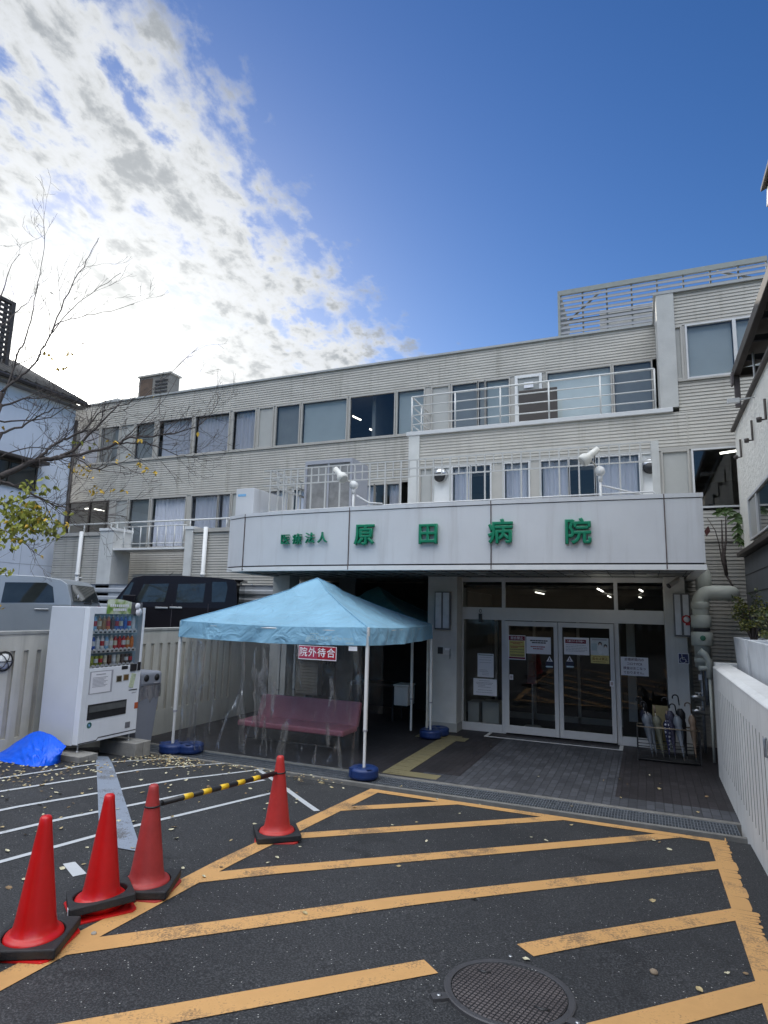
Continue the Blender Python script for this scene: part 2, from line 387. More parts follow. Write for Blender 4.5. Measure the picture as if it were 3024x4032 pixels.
def pavers(name, col, sx=.1, sy=.2, var=.25, mortar=.5):
    m, t, b = principled(name); L = t.links.new; tc = t.nodes.new('ShaderNodeTexCoord')
    mp = t.nodes.new('ShaderNodeMapping'); L(tc.outputs['Object'], mp.inputs[0]); mp.inputs['Rotation'].default_value = (0, 0, R(90))
    br = nd(t, 'ShaderNodeTexBrick', Scale=1.0); L(mp.outputs[0], br.inputs['Vector'])
    br.inputs['Color1'].default_value = (*[c*(1-var) for c in col], 1); br.inputs['Color2'].default_value = (*[c*(1+var) for c in col], 1)
    br.inputs['Mortar'].default_value = (*[c*mortar for c in col], 1)
    br.inputs['Mortar Size'].default_value = .006; br.inputs['Brick Width'].default_value = sy; br.inputs['Row Height'].default_value = sx
    n = nd(t, 'ShaderNodeTexNoise', Scale=1.6, Detail=6.0); L(tc.outputs['Object'], n.inputs['Vector'])
    k = ramp(t, n.outputs[0], [(.3, (.78, .78, .80)), (.7, (1.2, 1.2, 1.2))])
    mul = t.nodes.new('ShaderNodeMix'); mul.data_type = 'RGBA'; mul.blend_type = 'MULTIPLY'; mul.inputs[0].default_value = 1
    L(br.outputs['Color'], mul.inputs[6]); L(k, mul.inputs[7]); L(mul.outputs[2], b.inputs['Base Color']); b.inputs['Roughness'].default_value = .6
    bp = nd(t, 'ShaderNodeBump', Strength=.5, Distance=.004); L(br.outputs['Fac'], bp.inputs['Height']); bp.invert = True; L(bp.outputs[0], b.inputs['Normal'])
    return m
m_pave = pavers('dark_pavers', (.026, .023, .026))
m_pave2 = pavers('grey_pavers', (.060, .063, .073))
m_kerb = mat('drain_concrete', (.17, .165, .155), .8, .22, 6, .3, 60, streak=.2)

# ------------------------------------------------------------------ the ground
def sheet(name, xs, ys, f, m, dz=0.0):
    mb = MB(); V = [[mb.v((x, y, f(x, y)+dz)) for x in xs] for y in ys]
    for j in range(len(ys)-1):
        for i in range(len(xs)-1):
            q = mb.b.faces.new((V[j][i], V[j][i+1], V[j+1][i+1], V[j+1][i])); q.smooth = True
    return struct(mb.build(name, m, recalc=False))
def rng(a, b, s):
    n = max(1, int(round((b-a)/s))); return [a+(b-a)*i/n for i in range(n+1)]
sheet('ground', [-400, -200, -80, -30] + rng(-12, 4, .25) + [30, 80, 200, 400], [-400, -150, -60, -20, -8, -4] + rng(-2, 7.8, .2) + [7.801, 8.3, 14, 30, 80, 200, 400],
      lambda x, y: g(x, y) - (.16 if y > 7.8 else 0), m_asph)
def ribbon(mb, a0, a1, b0, b1, step=.12, dz=.005, mi=0):
    """painted strip between edge a (a0..a1) and edge b (b0..b1), following the ground"""
    n = max(1, int((Vector(a1)-Vector(a0)).length/step)); A = Vector(a0), Vector(a1); B = Vector(b0), Vector(b1)
    prev = None
    for i in range(n+1):
        k = i/n; p = A[0].lerp(A[1], k); q = B[0].lerp(B[1], k)
        row = [mb.v((pt.x, pt.y, g(pt.x, pt.y)+dz)) for pt in (p, p.lerp(q, .5), q)]
        if prev:
            for j in range(2):
                f = mb.b.faces.new((prev[j], prev[j+1], row[j+1], row[j])); f.material_index = mi
        prev = row
# orange keep-clear box: four sides and 45 degree stripes
XL, XLi, XR, XRo, YT = -3.31, -3.15, .49, .65, 7.58
mb = MB()
ribbon(mb, (XL, -1.5), (XL, YT), (XLi, -1.5), (XLi, YT))
ribbon(mb, (XLi, YT-.15), (XR, YT-.13), (XLi, YT), (XR, YT))
prev = None; y = -1.5                                     # right side with its ragged outer edge of brushed strokes
while y < YT:
    h = rnd.choice((.05, .08, .13, .22, .30))*rnd.uniform(.8, 1.2); y2 = min(YT, y+h); xo = XRo + rnd.uniform(-.02, .02); xm = XR + .1
    z = lambda X, Y: g(X, Y)+.005
    pts = [(XR, y), (xo-.012, y+.003), (xo, y+h*.25), (xo-.002, y+h*.85), (xo-.02, y2-.003), (XR, y2)]
    mb.face([(px, py, z(px, py)) for px, py in pts]); y = y2
for c, x0, x1 in ((9.80, XLi, None), (8.61, XLi, None), (7.45, XLi, None), (6.29, XLi, XR), (5.12, XLi, None), (3.96, -1.6, XR), (2.8, XLi, XR)):
    lo, hi = c-.235, c
    if c in (9.80, 8.61, 7.45):
        ribbon(mb, (XLi, XLi+hi), (YT-.14-hi, YT-.14), (XLi, XLi+lo), (YT-.14-lo, YT-.14), dz=.0052)
    elif c == 6.29: ribbon(mb, (XLi, XLi+hi), (XR, XR+hi), (XLi, XLi+lo), (XR, XR+lo), dz=.0052)
    elif c == 5.12:                                        # broken round the manhole
        ribbon(mb, (XLi, XLi+hi), (-1.29, 3.80), (XLi, XLi+lo), (-1.17, 3.70), dz=.0052)
        ribbon(mb, (-.83, 4.24), (XR, XR+hi-.02), (-.71, 4.14), (XR, XR+lo-.02), dz=.0052)
    else: ribbon(mb, (x0, x0+hi), (XR, XR+hi), (x0, x0+lo), (XR, XR+lo), dz=.0052)
struct(mb.build('orange_road_marking', m_orange, recalc=False))
mb = MB()
for p0, p1 in (((-6.95, 3.6), (-6.40, 7.78)), ((-6.42, 3.6), (-5.72, 7.78)), ((-5.86, 3.4), (-5.05+.0, 7.78)), ((-5.32, 3.2), (-4.62, 6.95+.2)), ((-4.78, 2.9), (-3.93-.2, 6.9))):
    a, b = Vector(p0), Vector(p1); d = (b-a).normalized(); nrm = Vector((-d.y, d.x))*.026
    ribbon(mb, a-nrm, b-nrm, a+nrm, b+nrm)
a, b = Vector((-5.1, 7.70)), Vector((-3.36, 6.26)); d = (b-a).normalized(); nrm = Vector((-d.y, d.x))*.035
ribbon(mb, a-nrm, b-nrm, a+nrm, b+nrm, dz=.0065)
ribbon(mb, (-4.27, 3.82), (-4.02, 3.70), (-4.23, 3.90), (-3.98, 3.79))
struct(mb.build('white_parking_lines', m_wline, recalc=False))
mb = MB(); ribbon(mb, (-7.10, 6.72), (-4.35, 4.25), (-6.98, 6.83), (-3.95, 4.32), dz=.008)
struct(mb.build('faded_parking_line', m_oldline, recalc=False))
# porch paving, drain channel
mb = MB(); mb.box(-8, 1.6, 8.36, 14.2, -.15, 0); struct(mb.build('porch_paving', m_pave))
mb = MB(); mb.box(-2.48, -.46, 8.52, 11.9, -.1, .004); mb.box(-3.0, .88, 8.363, 8.75, -.1, .0035); struct(mb.build('porch_path', m_pave2))
mb = MB(); mb.box(-3.52, -3.2, 8.42, 11.45, -.1, .006); mb.box(-3.98, -3.05, 11.05, 11.36, -.1, .005); mb.box(-3.2, -2.72, 8.42, 8.66, -.1, .0055)
for i in range(0, 14):
    mb.box(-3.49, -3.23, 8.46+i*.21, 8.46+i*.21+.012, .004, .010)
struct(mb.build('tactile_paving', m_tactile))
mb = MB(); mb.box(-8, .88, 7.8, 7.86, -.18, .004); mb.box(-8, .88, 8.27, 8.36, -.18, .003); struct(mb.build('drain_kerb', m_kerb, bevel=.006))
mb = MB(); mb.box(-8, .88, 7.86, 8.27, -.2, -.14); struct(mb.build('drain_channel', m_dark))
root = thing('drain_grate', 'long steel grating over the drain channel in front of the porch', 'drain grate', (-2, 8.06, 0))
for i in range(9):
    x0 = -7.98+i*.985
    if x0 > .75: break
    x1 = min(x0+.978, .82); mb = MB()
    for k in range(5): mb.box(x0, x1, 7.872+k*.094, 7.882+k*.094, -.03, -.004)
    mb.box(x0, x1, 8.256, 8.266, -.03, -.004)
    n = int((x1-x0)/.032)
    for k in range(n+1):
        xx = x0 + (x1-x0-.007)*k/n; mb.box(xx, xx+.007, 7.872, 8.266, -.028, -.0055)
    mb.build('grate_panel', m_galv, root, recalc=False)

# upper car park behind the retaining fence
mb = MB(); mb.box(-40, -8.2, -10, 12.75, -.3, 1.12); struct(mb.build('upper_car_park', m_asph))

# ------------------------------------------------------------------ hospital
ZB0 = 2.92
YW, YF = 12.8, 14.15          # front of the projecting wing; set-back main front
XE = -17.25
ROOF = 8.66
def colX(x, z, Y):            # X of photo column x at height z on the front at depth Y
    a, b = oy(x, 1200, Y), oy(x, 2400, Y); k = (z-a.z)/(b.z-a.z)
    return a.x+(b.x-a.x)*k
H = thing('hospital_building', 'three storey cream ribbed hospital building with a white entrance canopy and green letters', 'hospital', (-3, 12.8, 0))
PITCH_S = .068
def siding(mb, x0, x1, y, z0, z1):
    z = z0; prof = []
    while z < z1-1e-6:
        zt = min(z1, z+PITCH_S); h = zt-z
        prof += [(y+.013, z), (y+.013, z+h*.22), (y, z+h*.34), (y+.006, z+h*.96)]
        z = zt
    prof.append((y+.013, z1))
    V = [(mb.v((x0, p[0], p[1])), mb.v((x1, p[0], p[1]))) for p in prof]
    for i in range(len(V)-1): mb.b.faces.new((V[i][0], V[i][1], V[i+1][1], V[i+1][0]))
# shell: floors, roof, back and end walls so that the rooms are dark
mb = MB()
mb.box(XE, 3.2, YF+.02, YF+5, ROOF-.16, ROOF-.03)
mb.box(.42, 3.2, YW+.02, YF+.02, ROOF-.16, ROOF-.03)
mb.build('roof', m_conc, H)
mb = MB()
for z in (2.96, 6.02): mb.box(XE+.05, 3.2, YF+.06, YF+5, z, z+.2); mb.box(-4.8, 3.2, YW+.06, YF+.06, z, z+.2)
mb.box(XE, 3.2, YF+5, YF+5.2, 0, ROOF); mb.box(XE, XE+.15, YF+.03, YF+5, 0, ROOF-.17); mb.box(3.1, 3.2, YW+.1, YF+5, 0, ROOF-.17)
for xx in (-13.2, -9.9, -6.6, -1.0): mb.box(xx, xx+.1, YF+.4, YF+5, 3.2, 5.98); mb.box(xx, xx+.1, YF+.4, YF+5, 6.25, 8.45)
mb.box(-4.05, -3.9, 12.4, 17, 0, 2.9); mb.box(.62, .7, 12.4, 17, 0, 2.9)
mb.build('inner_walls', m_room, H)
S3, H3 = 6.70, 7.86           # sill and head of the third-floor ribbon
H2 = 5.44
mb = MB(); siding(mb, XE, .41, YF, H3+.03, ROOF); mb.build('siding_wall', m_siding, H)
mb = MB(); siding(mb, XE, .41, YF, H2+.03, S3-.03); mb.build('siding_wall', m_siding, H)
# concrete joints of the facade cladding
for xx in (-14.1, -11.0, -7.95, -4.9, -2.0):
    for z0, z1 in ((H3+.04, ROOF-.01), (H2+.04, S3-.04)): mb = MB(); mb.box(xx, xx+.02, YF-.003, YF+.01, z0, z1); mb.build('wall_joint', m_siding, H)
for xx in (-2.3, .85): mb = MB(); mb.box(xx, xx+.02, YW-.003, YW+.01, 5.52, 6.19); mb.build('wall_joint', m_siding, H)
mb = MB(); mb.box(XE, .40, YF-.04, YF+.25, ROOF, ROOF+.05); mb.box(.36, .40, YW-.04, YF-.04, ROOF, ROOF+.05); mb.box(.36, 3.2, YW-.05, YW+.25, ROOF+.001, ROOF+.052)
mb.build('parapet_cap', mat('cap_grey', (.36, .37, .37), .5, .08, 5), H)
W3 = [(285, 388, 'curtain'), (396, 466, 'grey'), (474, 523, 'panel'), (533, 605, 'grey'), (624, 753, 'curtain'), (767, 900, 'curtain'), (917, 1003, 'curtain'),
      (1020, 1072, 'panel'), (1087, 1177, 'grey'), (1190, 1363, 'blind'), (1379, 1552, 'dark'), (1565, 1668, 'blind'), (1702, 1766, 'panel'), (1781, 1878, 'grey'),
      (1885, 1907, 'grey'), (1914, 2004, 'blind'), (2157, 2405, 'blind'), (2420, 2566, 'grey')]
def window(x0, x1, z0, z1, y, kind, depth=.0, fr=None):
    fr = fr or m_alu
    mb = MB(); b = .035
    mb.box(x0-b, x0, y-.02, y+.05, z0-b, z1+b); mb.box(x1, x1+b, y-.02, y+.05, z0-b, z1+b)
    mb.box(x0, x1, y-.02, y+.05, z0-b, z0); mb.box(x0, x1, y-.02, y+.05, z1, z1+b)
    o = mb.build('window', fr, H, bevel=.004)
    mb = MB()
    if kind in ('panel', 'white'):
        mb.box(x0, x1, y+.018, y+.04, z0, z1); mb.build('infill_panel', m_panel if kind == 'panel' else m_white, o); return o
    mb.face([(x0, y+.02, z0), (x1, y+.02, z0), (x1, y+.02, z1), (x0, y+.02, z1)]); mb.build('pane', m_glass, o)
    if kind == 'curtain':
        mb = MB(); n = max(6, int((x1-x0)/.022)); prev = None; ph = rnd.uniform(0, 6)
        for i in range(n+1):
            k = i/n; X = x0+.01+(x1-x0-.02)*k; yy = y+.15+.03*math.sin(X*46+ph+1.2*math.sin(X*7+ph))+.012*math.sin(X*90)
            row = (mb.v((X, yy, z0+.01)), mb.v((X, yy, z1-.005)))
            if prev: q = mb.b.faces.new((prev[0], row[0], row[1], prev[1])); q.smooth = True
            prev = row
        mb.build('curtain', m_curtain, o, recalc=False)
    elif kind in ('blind', 'grey'):
        mb = MB(); zz = z0-.02
        mb.box(x0+.01, x1-.01, y+.10, y+.11, zz, z1); mb.build('blind', m_blind if kind == 'blind' else m_gblind, o)
    return o
for a, b, k in W3:
    window(colX(a, 7.28, YF), colX(b, 7.28, YF), S3, H3-.03, YF, k)
# dark mullion strip filling behind the frames of the ribbon
def ribbon_frame(spans, z0, z1, y, mt, name='mullion'):
    sp = sorted(spans)
    for (a0, a1), (b0, b1) in zip(sp[:-1], sp[1:]):
        if b0-a1 > .072: mb = MB(); mb.box(a1+.0355, b0-.0355, y+.004, y+.06, z0, z1); mb.build(name, mt, H)
sp3 = [(colX(a, 7.28, YF), colX(b, 7.28, YF)) for a, b, k in W3]
dX = (colX(2028, 7.2, YF), colX(2136, 7.2, YF)); 
ribbon_frame(sp3 + [(dX[0]+.03, dX[1]-.03)], S3-.03, H3+.03, YF, m_alu)
mb = MB(); mb.box(XE, .4, YF-.03, YF+.02, S3-.07, S3-.036); mb.box(XE, .4, YF-.012, YF+.02, H3+.006, H3+.03); mb.build('window_sill', m_alu, H)
# terrace door on the third floor with a paper notice, and a dark board leaning outside it
mb = MB(); mb.box(dX[0], dX[0]+.07, YF-.03, YF+.03, 6.2, H3); mb.box(dX[1]-.07, dX[1], YF-.03, YF+.03, 6.2, H3); mb.box(dX[0]+.07, dX[1]-.07, YF-.03, YF+.03, H3-.07, H3)
mb.box(dX[0]+.07, dX[1]-.07, YF-.03, YF+.03, 6.2, 7.1)
dr = mb.build('door', m_white, H, bevel=.005)
mb = MB(); mb.box(dX[0]+.07, dX[1]-.07, YF+.0, YF+.012, 7.1, H3-.07); mb.build('pane', m_gblind, dr)
mb = MB(); mb.box(dX[0]+.22, dX[1]-.2, YF-.036, YF-.032, H3-.33, H3-.19); mb.build('notice', m_paper, dr)
# projecting wing: ribbed wall under the terrace
xw0 = -4.86
mb = MB(); siding(mb, xw0+.26, 3.1, YW, 5.50, 6.20); mb.build('siding_wall', m_siding, H)
mb = MB(); mb.box(xw0, xw0+.258, YW-.03, YW+.2, 2.95, 6.2); mb.box(xw0, xw0+.1, YW+.2, YF, 2.95, 6.2); mb.build('concrete_pillar', m_conc, H)
mb = MB(); mb.box(xw0-.06, .62, YW-.05, YF, 6.2, 6.29); mb.build('terrace_edge', m_alud, H, bevel=.008)
# right wing, full height
mb = MB(); mb.box(.41, .73, YW-.04, YF, 6.291, ROOF-.002); mb.build('concrete_pillar', mat('pillar_grey', (.47, .47, .455), .7, .1, 2.5, .15, 60, streak=.35, dirt=(.32, .31, .28)), H)
xs = (colX(2652, 7.4, YW), colX(2682, 7.4, YW), colX(2709, 7.4, YW), colX(2888, 7.4, YW), colX(2903, 7.4, YW), colX(3040, 7.4, YW))
mb = MB(); siding(mb, .735, 3.1, YW, 7.99, ROOF); mb.build('siding_wall', m_siding, H)
mb = MB(); siding(mb, .735, 3.1, YW, 6.20, 6.80); mb.build('siding_wall', m_siding, H)
window(xs[0], xs[1], 6.87, 7.92, YW, 'panel'); window(xs[2], xs[3], 6.87, 7.92, YW, 'blind', fr=m_alud); window(xs[4], xs[5], 6.87, 7.92, YW, 'blind', fr=m_alud)
mb = MB(); mb.box(.735, 3.1, YW-.03, YW+.05, 6.80, 6.832); mb.box(.735, 3.1, YW-.01, YW+.05, 7.957, 7.99); mb.box(.735, xs[0]-.036, YW+.002, YW+.05, 6.833, 7.956); mb.box(xs[1]+.036, xs[2]-.036, YW+.002, YW+.05, 6.833, 7.956); mb.box(xs[5]+.036, 3.1, YW, YW+.05, 6.833, 7.956)
mb.build('window_sill', m_alu, H)
# second-floor windows of the wing
W2 = [(1655, 1697, 'panel', 0), (1706, 1768, 'vent', 0), (1782, 1848, 'curtain', 0), (1856, 1930, 'dark', 0), (1988, 2082, 'curtain', 0), (2133, 2238, 'curtain', 0), (2246, 2342, 'dark', 0), (2350, 2520, 'curtain', 0), (2534, 2593, 'vent', 0), (2617, 2714, 'panel', 0), (2738, 2912, 'dark', 0)]
Z2a, Z2b = 3.72, 5.40
sp2 = []
for a, b, k, _ in W2:
    X0, X1 = colX(a, 4.6, YW), colX(b, 4.6, YW); sp2.append((X0, X1))
    if k == 'vent':
        wd = window(X0, X1, Z2a, Z2b, YW, 'white', fr=m_white)
        big = a > 2400; cx = (X0+X1)/2; cz = oy(2555, 1835, YW).z if big else oy(1735, 1870, YW).z
        mb = MB(); mb.lathe([(.0, -.17), (.07, -.165), (.125, -.12), (.15, -.05), (.155, 0)], (cx, YW+.0, cz), 20, 'Y'); mb.build('vent_hood', m_steel, wd, smooth=True)
        mb = MB(); mb.lathe([(.0, -.176), (.085, -.17), (.13, -.125)], (cx, YW-.002, cz-.055), 16, 'Y'); mb.build('vent_mouth', m_black, wd)
    else:
        window(X0, X1, 4.32 if a == 2738 else Z2a, Z2b, YW, k, fr=m_alud if k not in ('panel',) else m_alu)
ribbon_frame(sp2, Z2a-.03, Z2b+.03, YW, m_alu)
mb = MB(); mb.box(xw0+.262, 3.1, YW-.02, YW+.04, 5.436, 5.50); mb.box(sp2[-1][1]+.036, 3.1, YW, YW+.05, 3.6, 5.435); mb.build('window_head', m_alu, H)
zb = oy(2800, 2000, YW).z
mb = MB(); siding(mb, xw0+.3, 3.1, YW, ZB0+.3, Z2a-.07); siding(mb, .705, 3.1, YW, 0, ZB0+.3); siding(mb, .80, 3.1, YW, Z2a-.036, 4.24); mb.build('siding_wall', m_siding, H)
mb = MB(); mb.box(xw0+.262, 3.1, YW-.03, YW+.04, Z2a-.07, Z2a-.036); mb.build('window_sill', m_alu, H)
# second-floor windows of the main front (left)
W2L = [(268, 345, 'dark'), (350, 420, 'dark'), (452, 496, 'panel'), (506, 583, 'grey'), (595, 727, 'curtain'), (751, 852, 'curtain'), (857, 902, 'curtain'), (912, 960, 'panel'), (1010, 1130, 'curtain'), (1150, 1290, 'curtain'), (1330, 1372, 'panel'), (1388, 1470, 'curtain'), (1476, 1516, 'dark'), (1522, 1570, 'curtain')]
sp = []
for a, b, k in W2L:
    X0, X1 = colX(a, 4.8, YF), colX(b, 4.8, YF); sp.append((X0, X1))
    window(X0, X1, 3.95, H2-.03, YF, k, fr=m_brown if b < 430 else m_alu)
ribbon_frame(sp, 3.92, H2, YF, m_alu)
mb = MB(); mb.box(XE, sp[0][0]-.036, YF+.002, YF+.05, 3.9, H2+.03); mb.box(XE, -4.88, YF-.012, YF+.02, H2+.006, H2+.03); mb.build('window_head', m_alu, H)
mb = MB(); siding(mb, XE, -4.9, YF, 0, 3.91); mb.build('siding_wall', m_siding, H)
# lit tubes seen inside
def tubes(pts, z):
    mb = MB()
    for (xa, ya), (xb, yb) in pts:
        A, B = oz(xa, ya, z), oz(xb, yb, z); mb.tube([A, B], .016, 6)
    mb.build('ceiling_light', m_lamp, H)
tubes([((335, 2003), (352, 2002)), ((371, 2004), (410, 2012))], 5.30)
def tube_at(x, y, Y, dx, dzz, r=.022):
    p = oy(x, y, Y); mb = MB(); mb.tube([p+Vector((-dx, 0, -dzz)), p+Vector((dx, 0, dzz))], r, 6); mb.build('ceiling_light', m_lamp, H)
tube_at(1405, 1646, YF+1.2, .13, -.07); tube_at(1472, 1697, YF+1.2, .13, -.07)
tube_at(2196, 1888, YW+.5, .02, .09); tube_at(2215, 1953, YW+.5, .16, .0); tube_at(2880, 1778, YW+.7, .2, .02)
# railing of the third-floor terrace
mb = MB(); yr = YW+.03; zt = 7.14; rail = []
xa, xb = colX(1622, 6.7, yr), colX(2579, 6.7, yr)
for z in (zt, 6.92, 6.70, 6.48):
    r = .022 if z == zt else .014
    mb.tube([(xa, yr, z), (xb, yr, z)], r, 6); mb.tube([(xa, yr, z), (xa, YF-.02, z)], r, 6)
for px in (1622, 1792, 1970, 2161, 2364, 2579): X = colX(px, 6.7, yr); mb.tube([(X, yr, 6.28), (X, yr, zt)], .02, 6)
mb.tube([(xa, yr+.65, 6.28), (xa, yr+.65, zt)], .02, 6)
mb.build('railing', m_rail, H)
bd = MB(); a, b = oy(2042, 1560, YF-.45), oy(2200, 1655, YF-.45)
bd.box(a.x, b.x-.02, YF-.45, YF-.41, 6.29, 7.33); tag(bd.build('dark_board', m_brown, bevel=.05), 'dark brown board leaning on the third floor terrace before the white door', 'board')
# lower left: terrace parapet, posts, recess with a barred balcony
P = lambda x, y: oy(x*VS, y*VS, YW)
capz = 4.24
def low_wall(xa, xb, name='terrace_wall'):
    mb = MB(); siding(mb, xa, xb, YW, .3, capz-.1); mb.box(xa, xb, YW+.02, YW+.22, .3, capz-.1); o = mb.build(name, m_siding, H, recalc=True)
    mb = MB(); mb.box(xa, xb, YW-.04, YW+.24, capz-.1, capz); mb.build('wall_cap', m_alu, o)
xl0, xl1, xl2 = -15.9, P(245, 1200).x, P(400, 1200).x
low_wall(xl0, xl1-.5); low_wall(xl2+.24, -7.0)
mb = MB(); mb.box(xl1-.5, xl1, YW-.06, YW+.6, .3, capz+.02); mb.build('concrete_pillar', m_conc, H)
mb = MB(); mb.box(xl1-.53, xl1+.03, YW-.09, YW+.63, capz+.02, capz+.1); mb.build('wall_cap', m_white, H, bevel=.006)
mb = MB(); mb.box(xl2, xl2+.24, YW-.05, YW+.6, .3, capz-.02); mb.build('concrete_pillar', m_conc, H)
mb = MB(); mb.box(xl2-.02, xl2+.26, YW-.07, YW+.62, capz-.02, capz+.06); mb.build('wall_cap', m_white, H)
mb = MB(); siding(mb, xl1, xl2, YW+.75, .3, 3.1); mb.build('siding_wall', mat('siding_stained', (.46, .43, .38), .6, .2, 1.4, streak=.75, dirt=(.16, .145, .12)), H)
zs = P(300, 1184).z
mb = MB(); mb.box(xl1+.01, xl2-.01, YW-.05, YW+.74, zs-.05, zs); mb.build('balcony_floor', m_white, H, bevel=.005)
mb = MB(); yb = YW-.02; zt2 = P(300, 1138).z; zt3 = P(300, 1127).z
for k in range(8): X = xl1+.35+(xl2-xl1-.45)*k/7; mb.tube([(X, yb, zs), (X, yb, zt2)], .016, 6)
for z in (zs+.12, zt2): mb.tube([(xl1+.3, yb, z), (xl2, yb, z)], .016, 6)
mb.build('balcony_bars', m_rail, H)
mb = MB()
ends = [(-15.9, P(170, 1133).z), (P(243, 1130).x, P(243, 1130).z), (P(490, 1118).x, P(490, 1118).z), (-7.6, P(490, 1118).z)]
zr = P(300, 1128).z+.02
mb.tube([(-15.9, YW+.1, zr), (-7.6, YW+.1, zr)], .025, 6)
for px in (143, 176, 234, 247, 405, 484): q = P(px, 1140); mb.tube([(q.x, YW+.1, capz-.02), (q.x, YW+.1, zr)], .02, 6)
mb.build('terrace_handrail', m_rail, H)
# rain pipes on the lower left wall
for px0, px1 in ((182, 173), (449, 441)):
    a = P(px0, 1146); mb = MB(); X = a.x
    mb.tube([(X, YW-.08, .6), (X, YW-.08, capz+.02)], .055, 10); mb.lathe([(.066, 0), (.066, .08)], (X, YW-.08, 3.0), 10); mb.tube([(X, YW-.08, 2.95), (X+.1, YW+.02, 2.95)], .02, 6)
    mb.build('rain_pipe', m_white, H)
# rooftop louvre screen (reaches over both wings)
YS = 15.2
a, b = oy(2200, 1148, YS), oy(3008, 1010, YS); zt = a.z; xa, xb = a.x, b.x+.05
LS = thing('roof_louvre_screen', 'grey slatted metal screen standing on the flat roof above the right wing', 'louvre screen', (xa, YS, ROOF))
mb = MB()
n = 12
for i in range(n):
    z = ROOF+.03+(zt-.16-ROOF)*i/n; mb.rbox(((xa+xb)/2, YS, z+.05), (xb-xa, .012, .085), tilt=Matrix.Rotation(R(-20), 4, 'X'))
for i in range(n):
    z = ROOF+.03+(zt-.16-ROOF)*i/n; mb.rbox((xa, YS+1.1, z+.05), (.012, 2.2, .075), tilt=Matrix.Rotation(R(28), 4, 'Y'))
mb.build('slats', mat('louvre_grey', (.20, .21, .235), .5, .1, 6), LS, recalc=False)
mb = MB()
for i in range(9): X = xa+(xb-xa)*i/8; mb.box(X-.02, X+.02, YS+.03, YS+.08, ROOF-.1, zt)
mb.box(xa-.03, xb, YS-.02, YS+.06, zt-.12, zt); mb.box(xa-.03, xa+.03, YS-.03, YS+.05, ROOF-.1, zt-.121); mb.box(xa, xb, YS+.085, YS+.12, (ROOF+zt)/2, (ROOF+zt)/2+.1)
mb.box(xa-.02, xa+.04, YS+.08, YS+2.2, zt-.1, zt-.01); mb.tube([(xa+.1, YS+.15, (ROOF+zt)/2), (xa+1.0, YS+.15, zt-.1)], .03, 6); mb.tube([(xb-.1, YS+.15, (ROOF+zt)/2+.4), (xb-1.0, YS+.15, zt-.1)], .03, 6)
mb.build('frame', mat('louvre_frame', (.25, .265, .25), .5, .1, 6), LS)
a = oy(2360, 1200, YS+1); b = oy(2580, 1260, YS+1)
mb = MB(); mb.box(a.x, 0.9, YS+.9, YS+1.9, ROOF, oy(2470, 1205, YS+.9).z); tag(mb.build('rooftop_chiller', m_panel, bevel=.02), 'grey rooftop machine box behind the slatted roof screen', 'machine')
# small louvred housing on the roof at the left
a, b = oy(550, 1482, 15.0), oy(668, 1500, 15.0); zt = oy(610, 1474, 15).z
VH = thing('roof_vent_housing', 'small roof vent box with louvred side on the left end of the roof', 'vent box', (a.x, 15, ROOF))
mb = MB(); mb.box(a.x, b.x, 15.0, 15.45, ROOF, zt-.05); mb.build('housing', mat('housing_grey', (.20, .19, .175), .7, .15, 4), VH)
mb = MB(); mb.box(a.x-.05, b.x+.05, 14.95, 15.5, zt-.05, zt); mb.build('lid', m_alu, VH)
mb = MB(); mb.box(a.x+.08, a.x+(b.x-a.x)*.45, 14.985, 14.999, ROOF+.1, zt-.13); mb.build('panel', mat('rust_panel', (.10, .065, .045), .7, .3, 4), VH)
mb = MB(); xm = a.x+(b.x-a.x)*.55
for i in range(7): z = ROOF+.14+i*(zt-ROOF-.3)/7; mb.box(xm, b.x-.08, 14.97, 14.998, z, z+.045)
mb.build('louvre', m_dark, VH)
# low ridge of roofing seen at the far left end of the parapet
mb = MB(); mb.prism([(XE+.2, YF+.3, ROOF-.02), (XE+1.9, YF+.3, ROOF-.02), (XE+1.5, YF+.3, ROOF+.28), (XE+.75, YF+.3, ROOF+.22)], (0, 1.2, 0)); mb.build('roof_hump', m_conc, H)

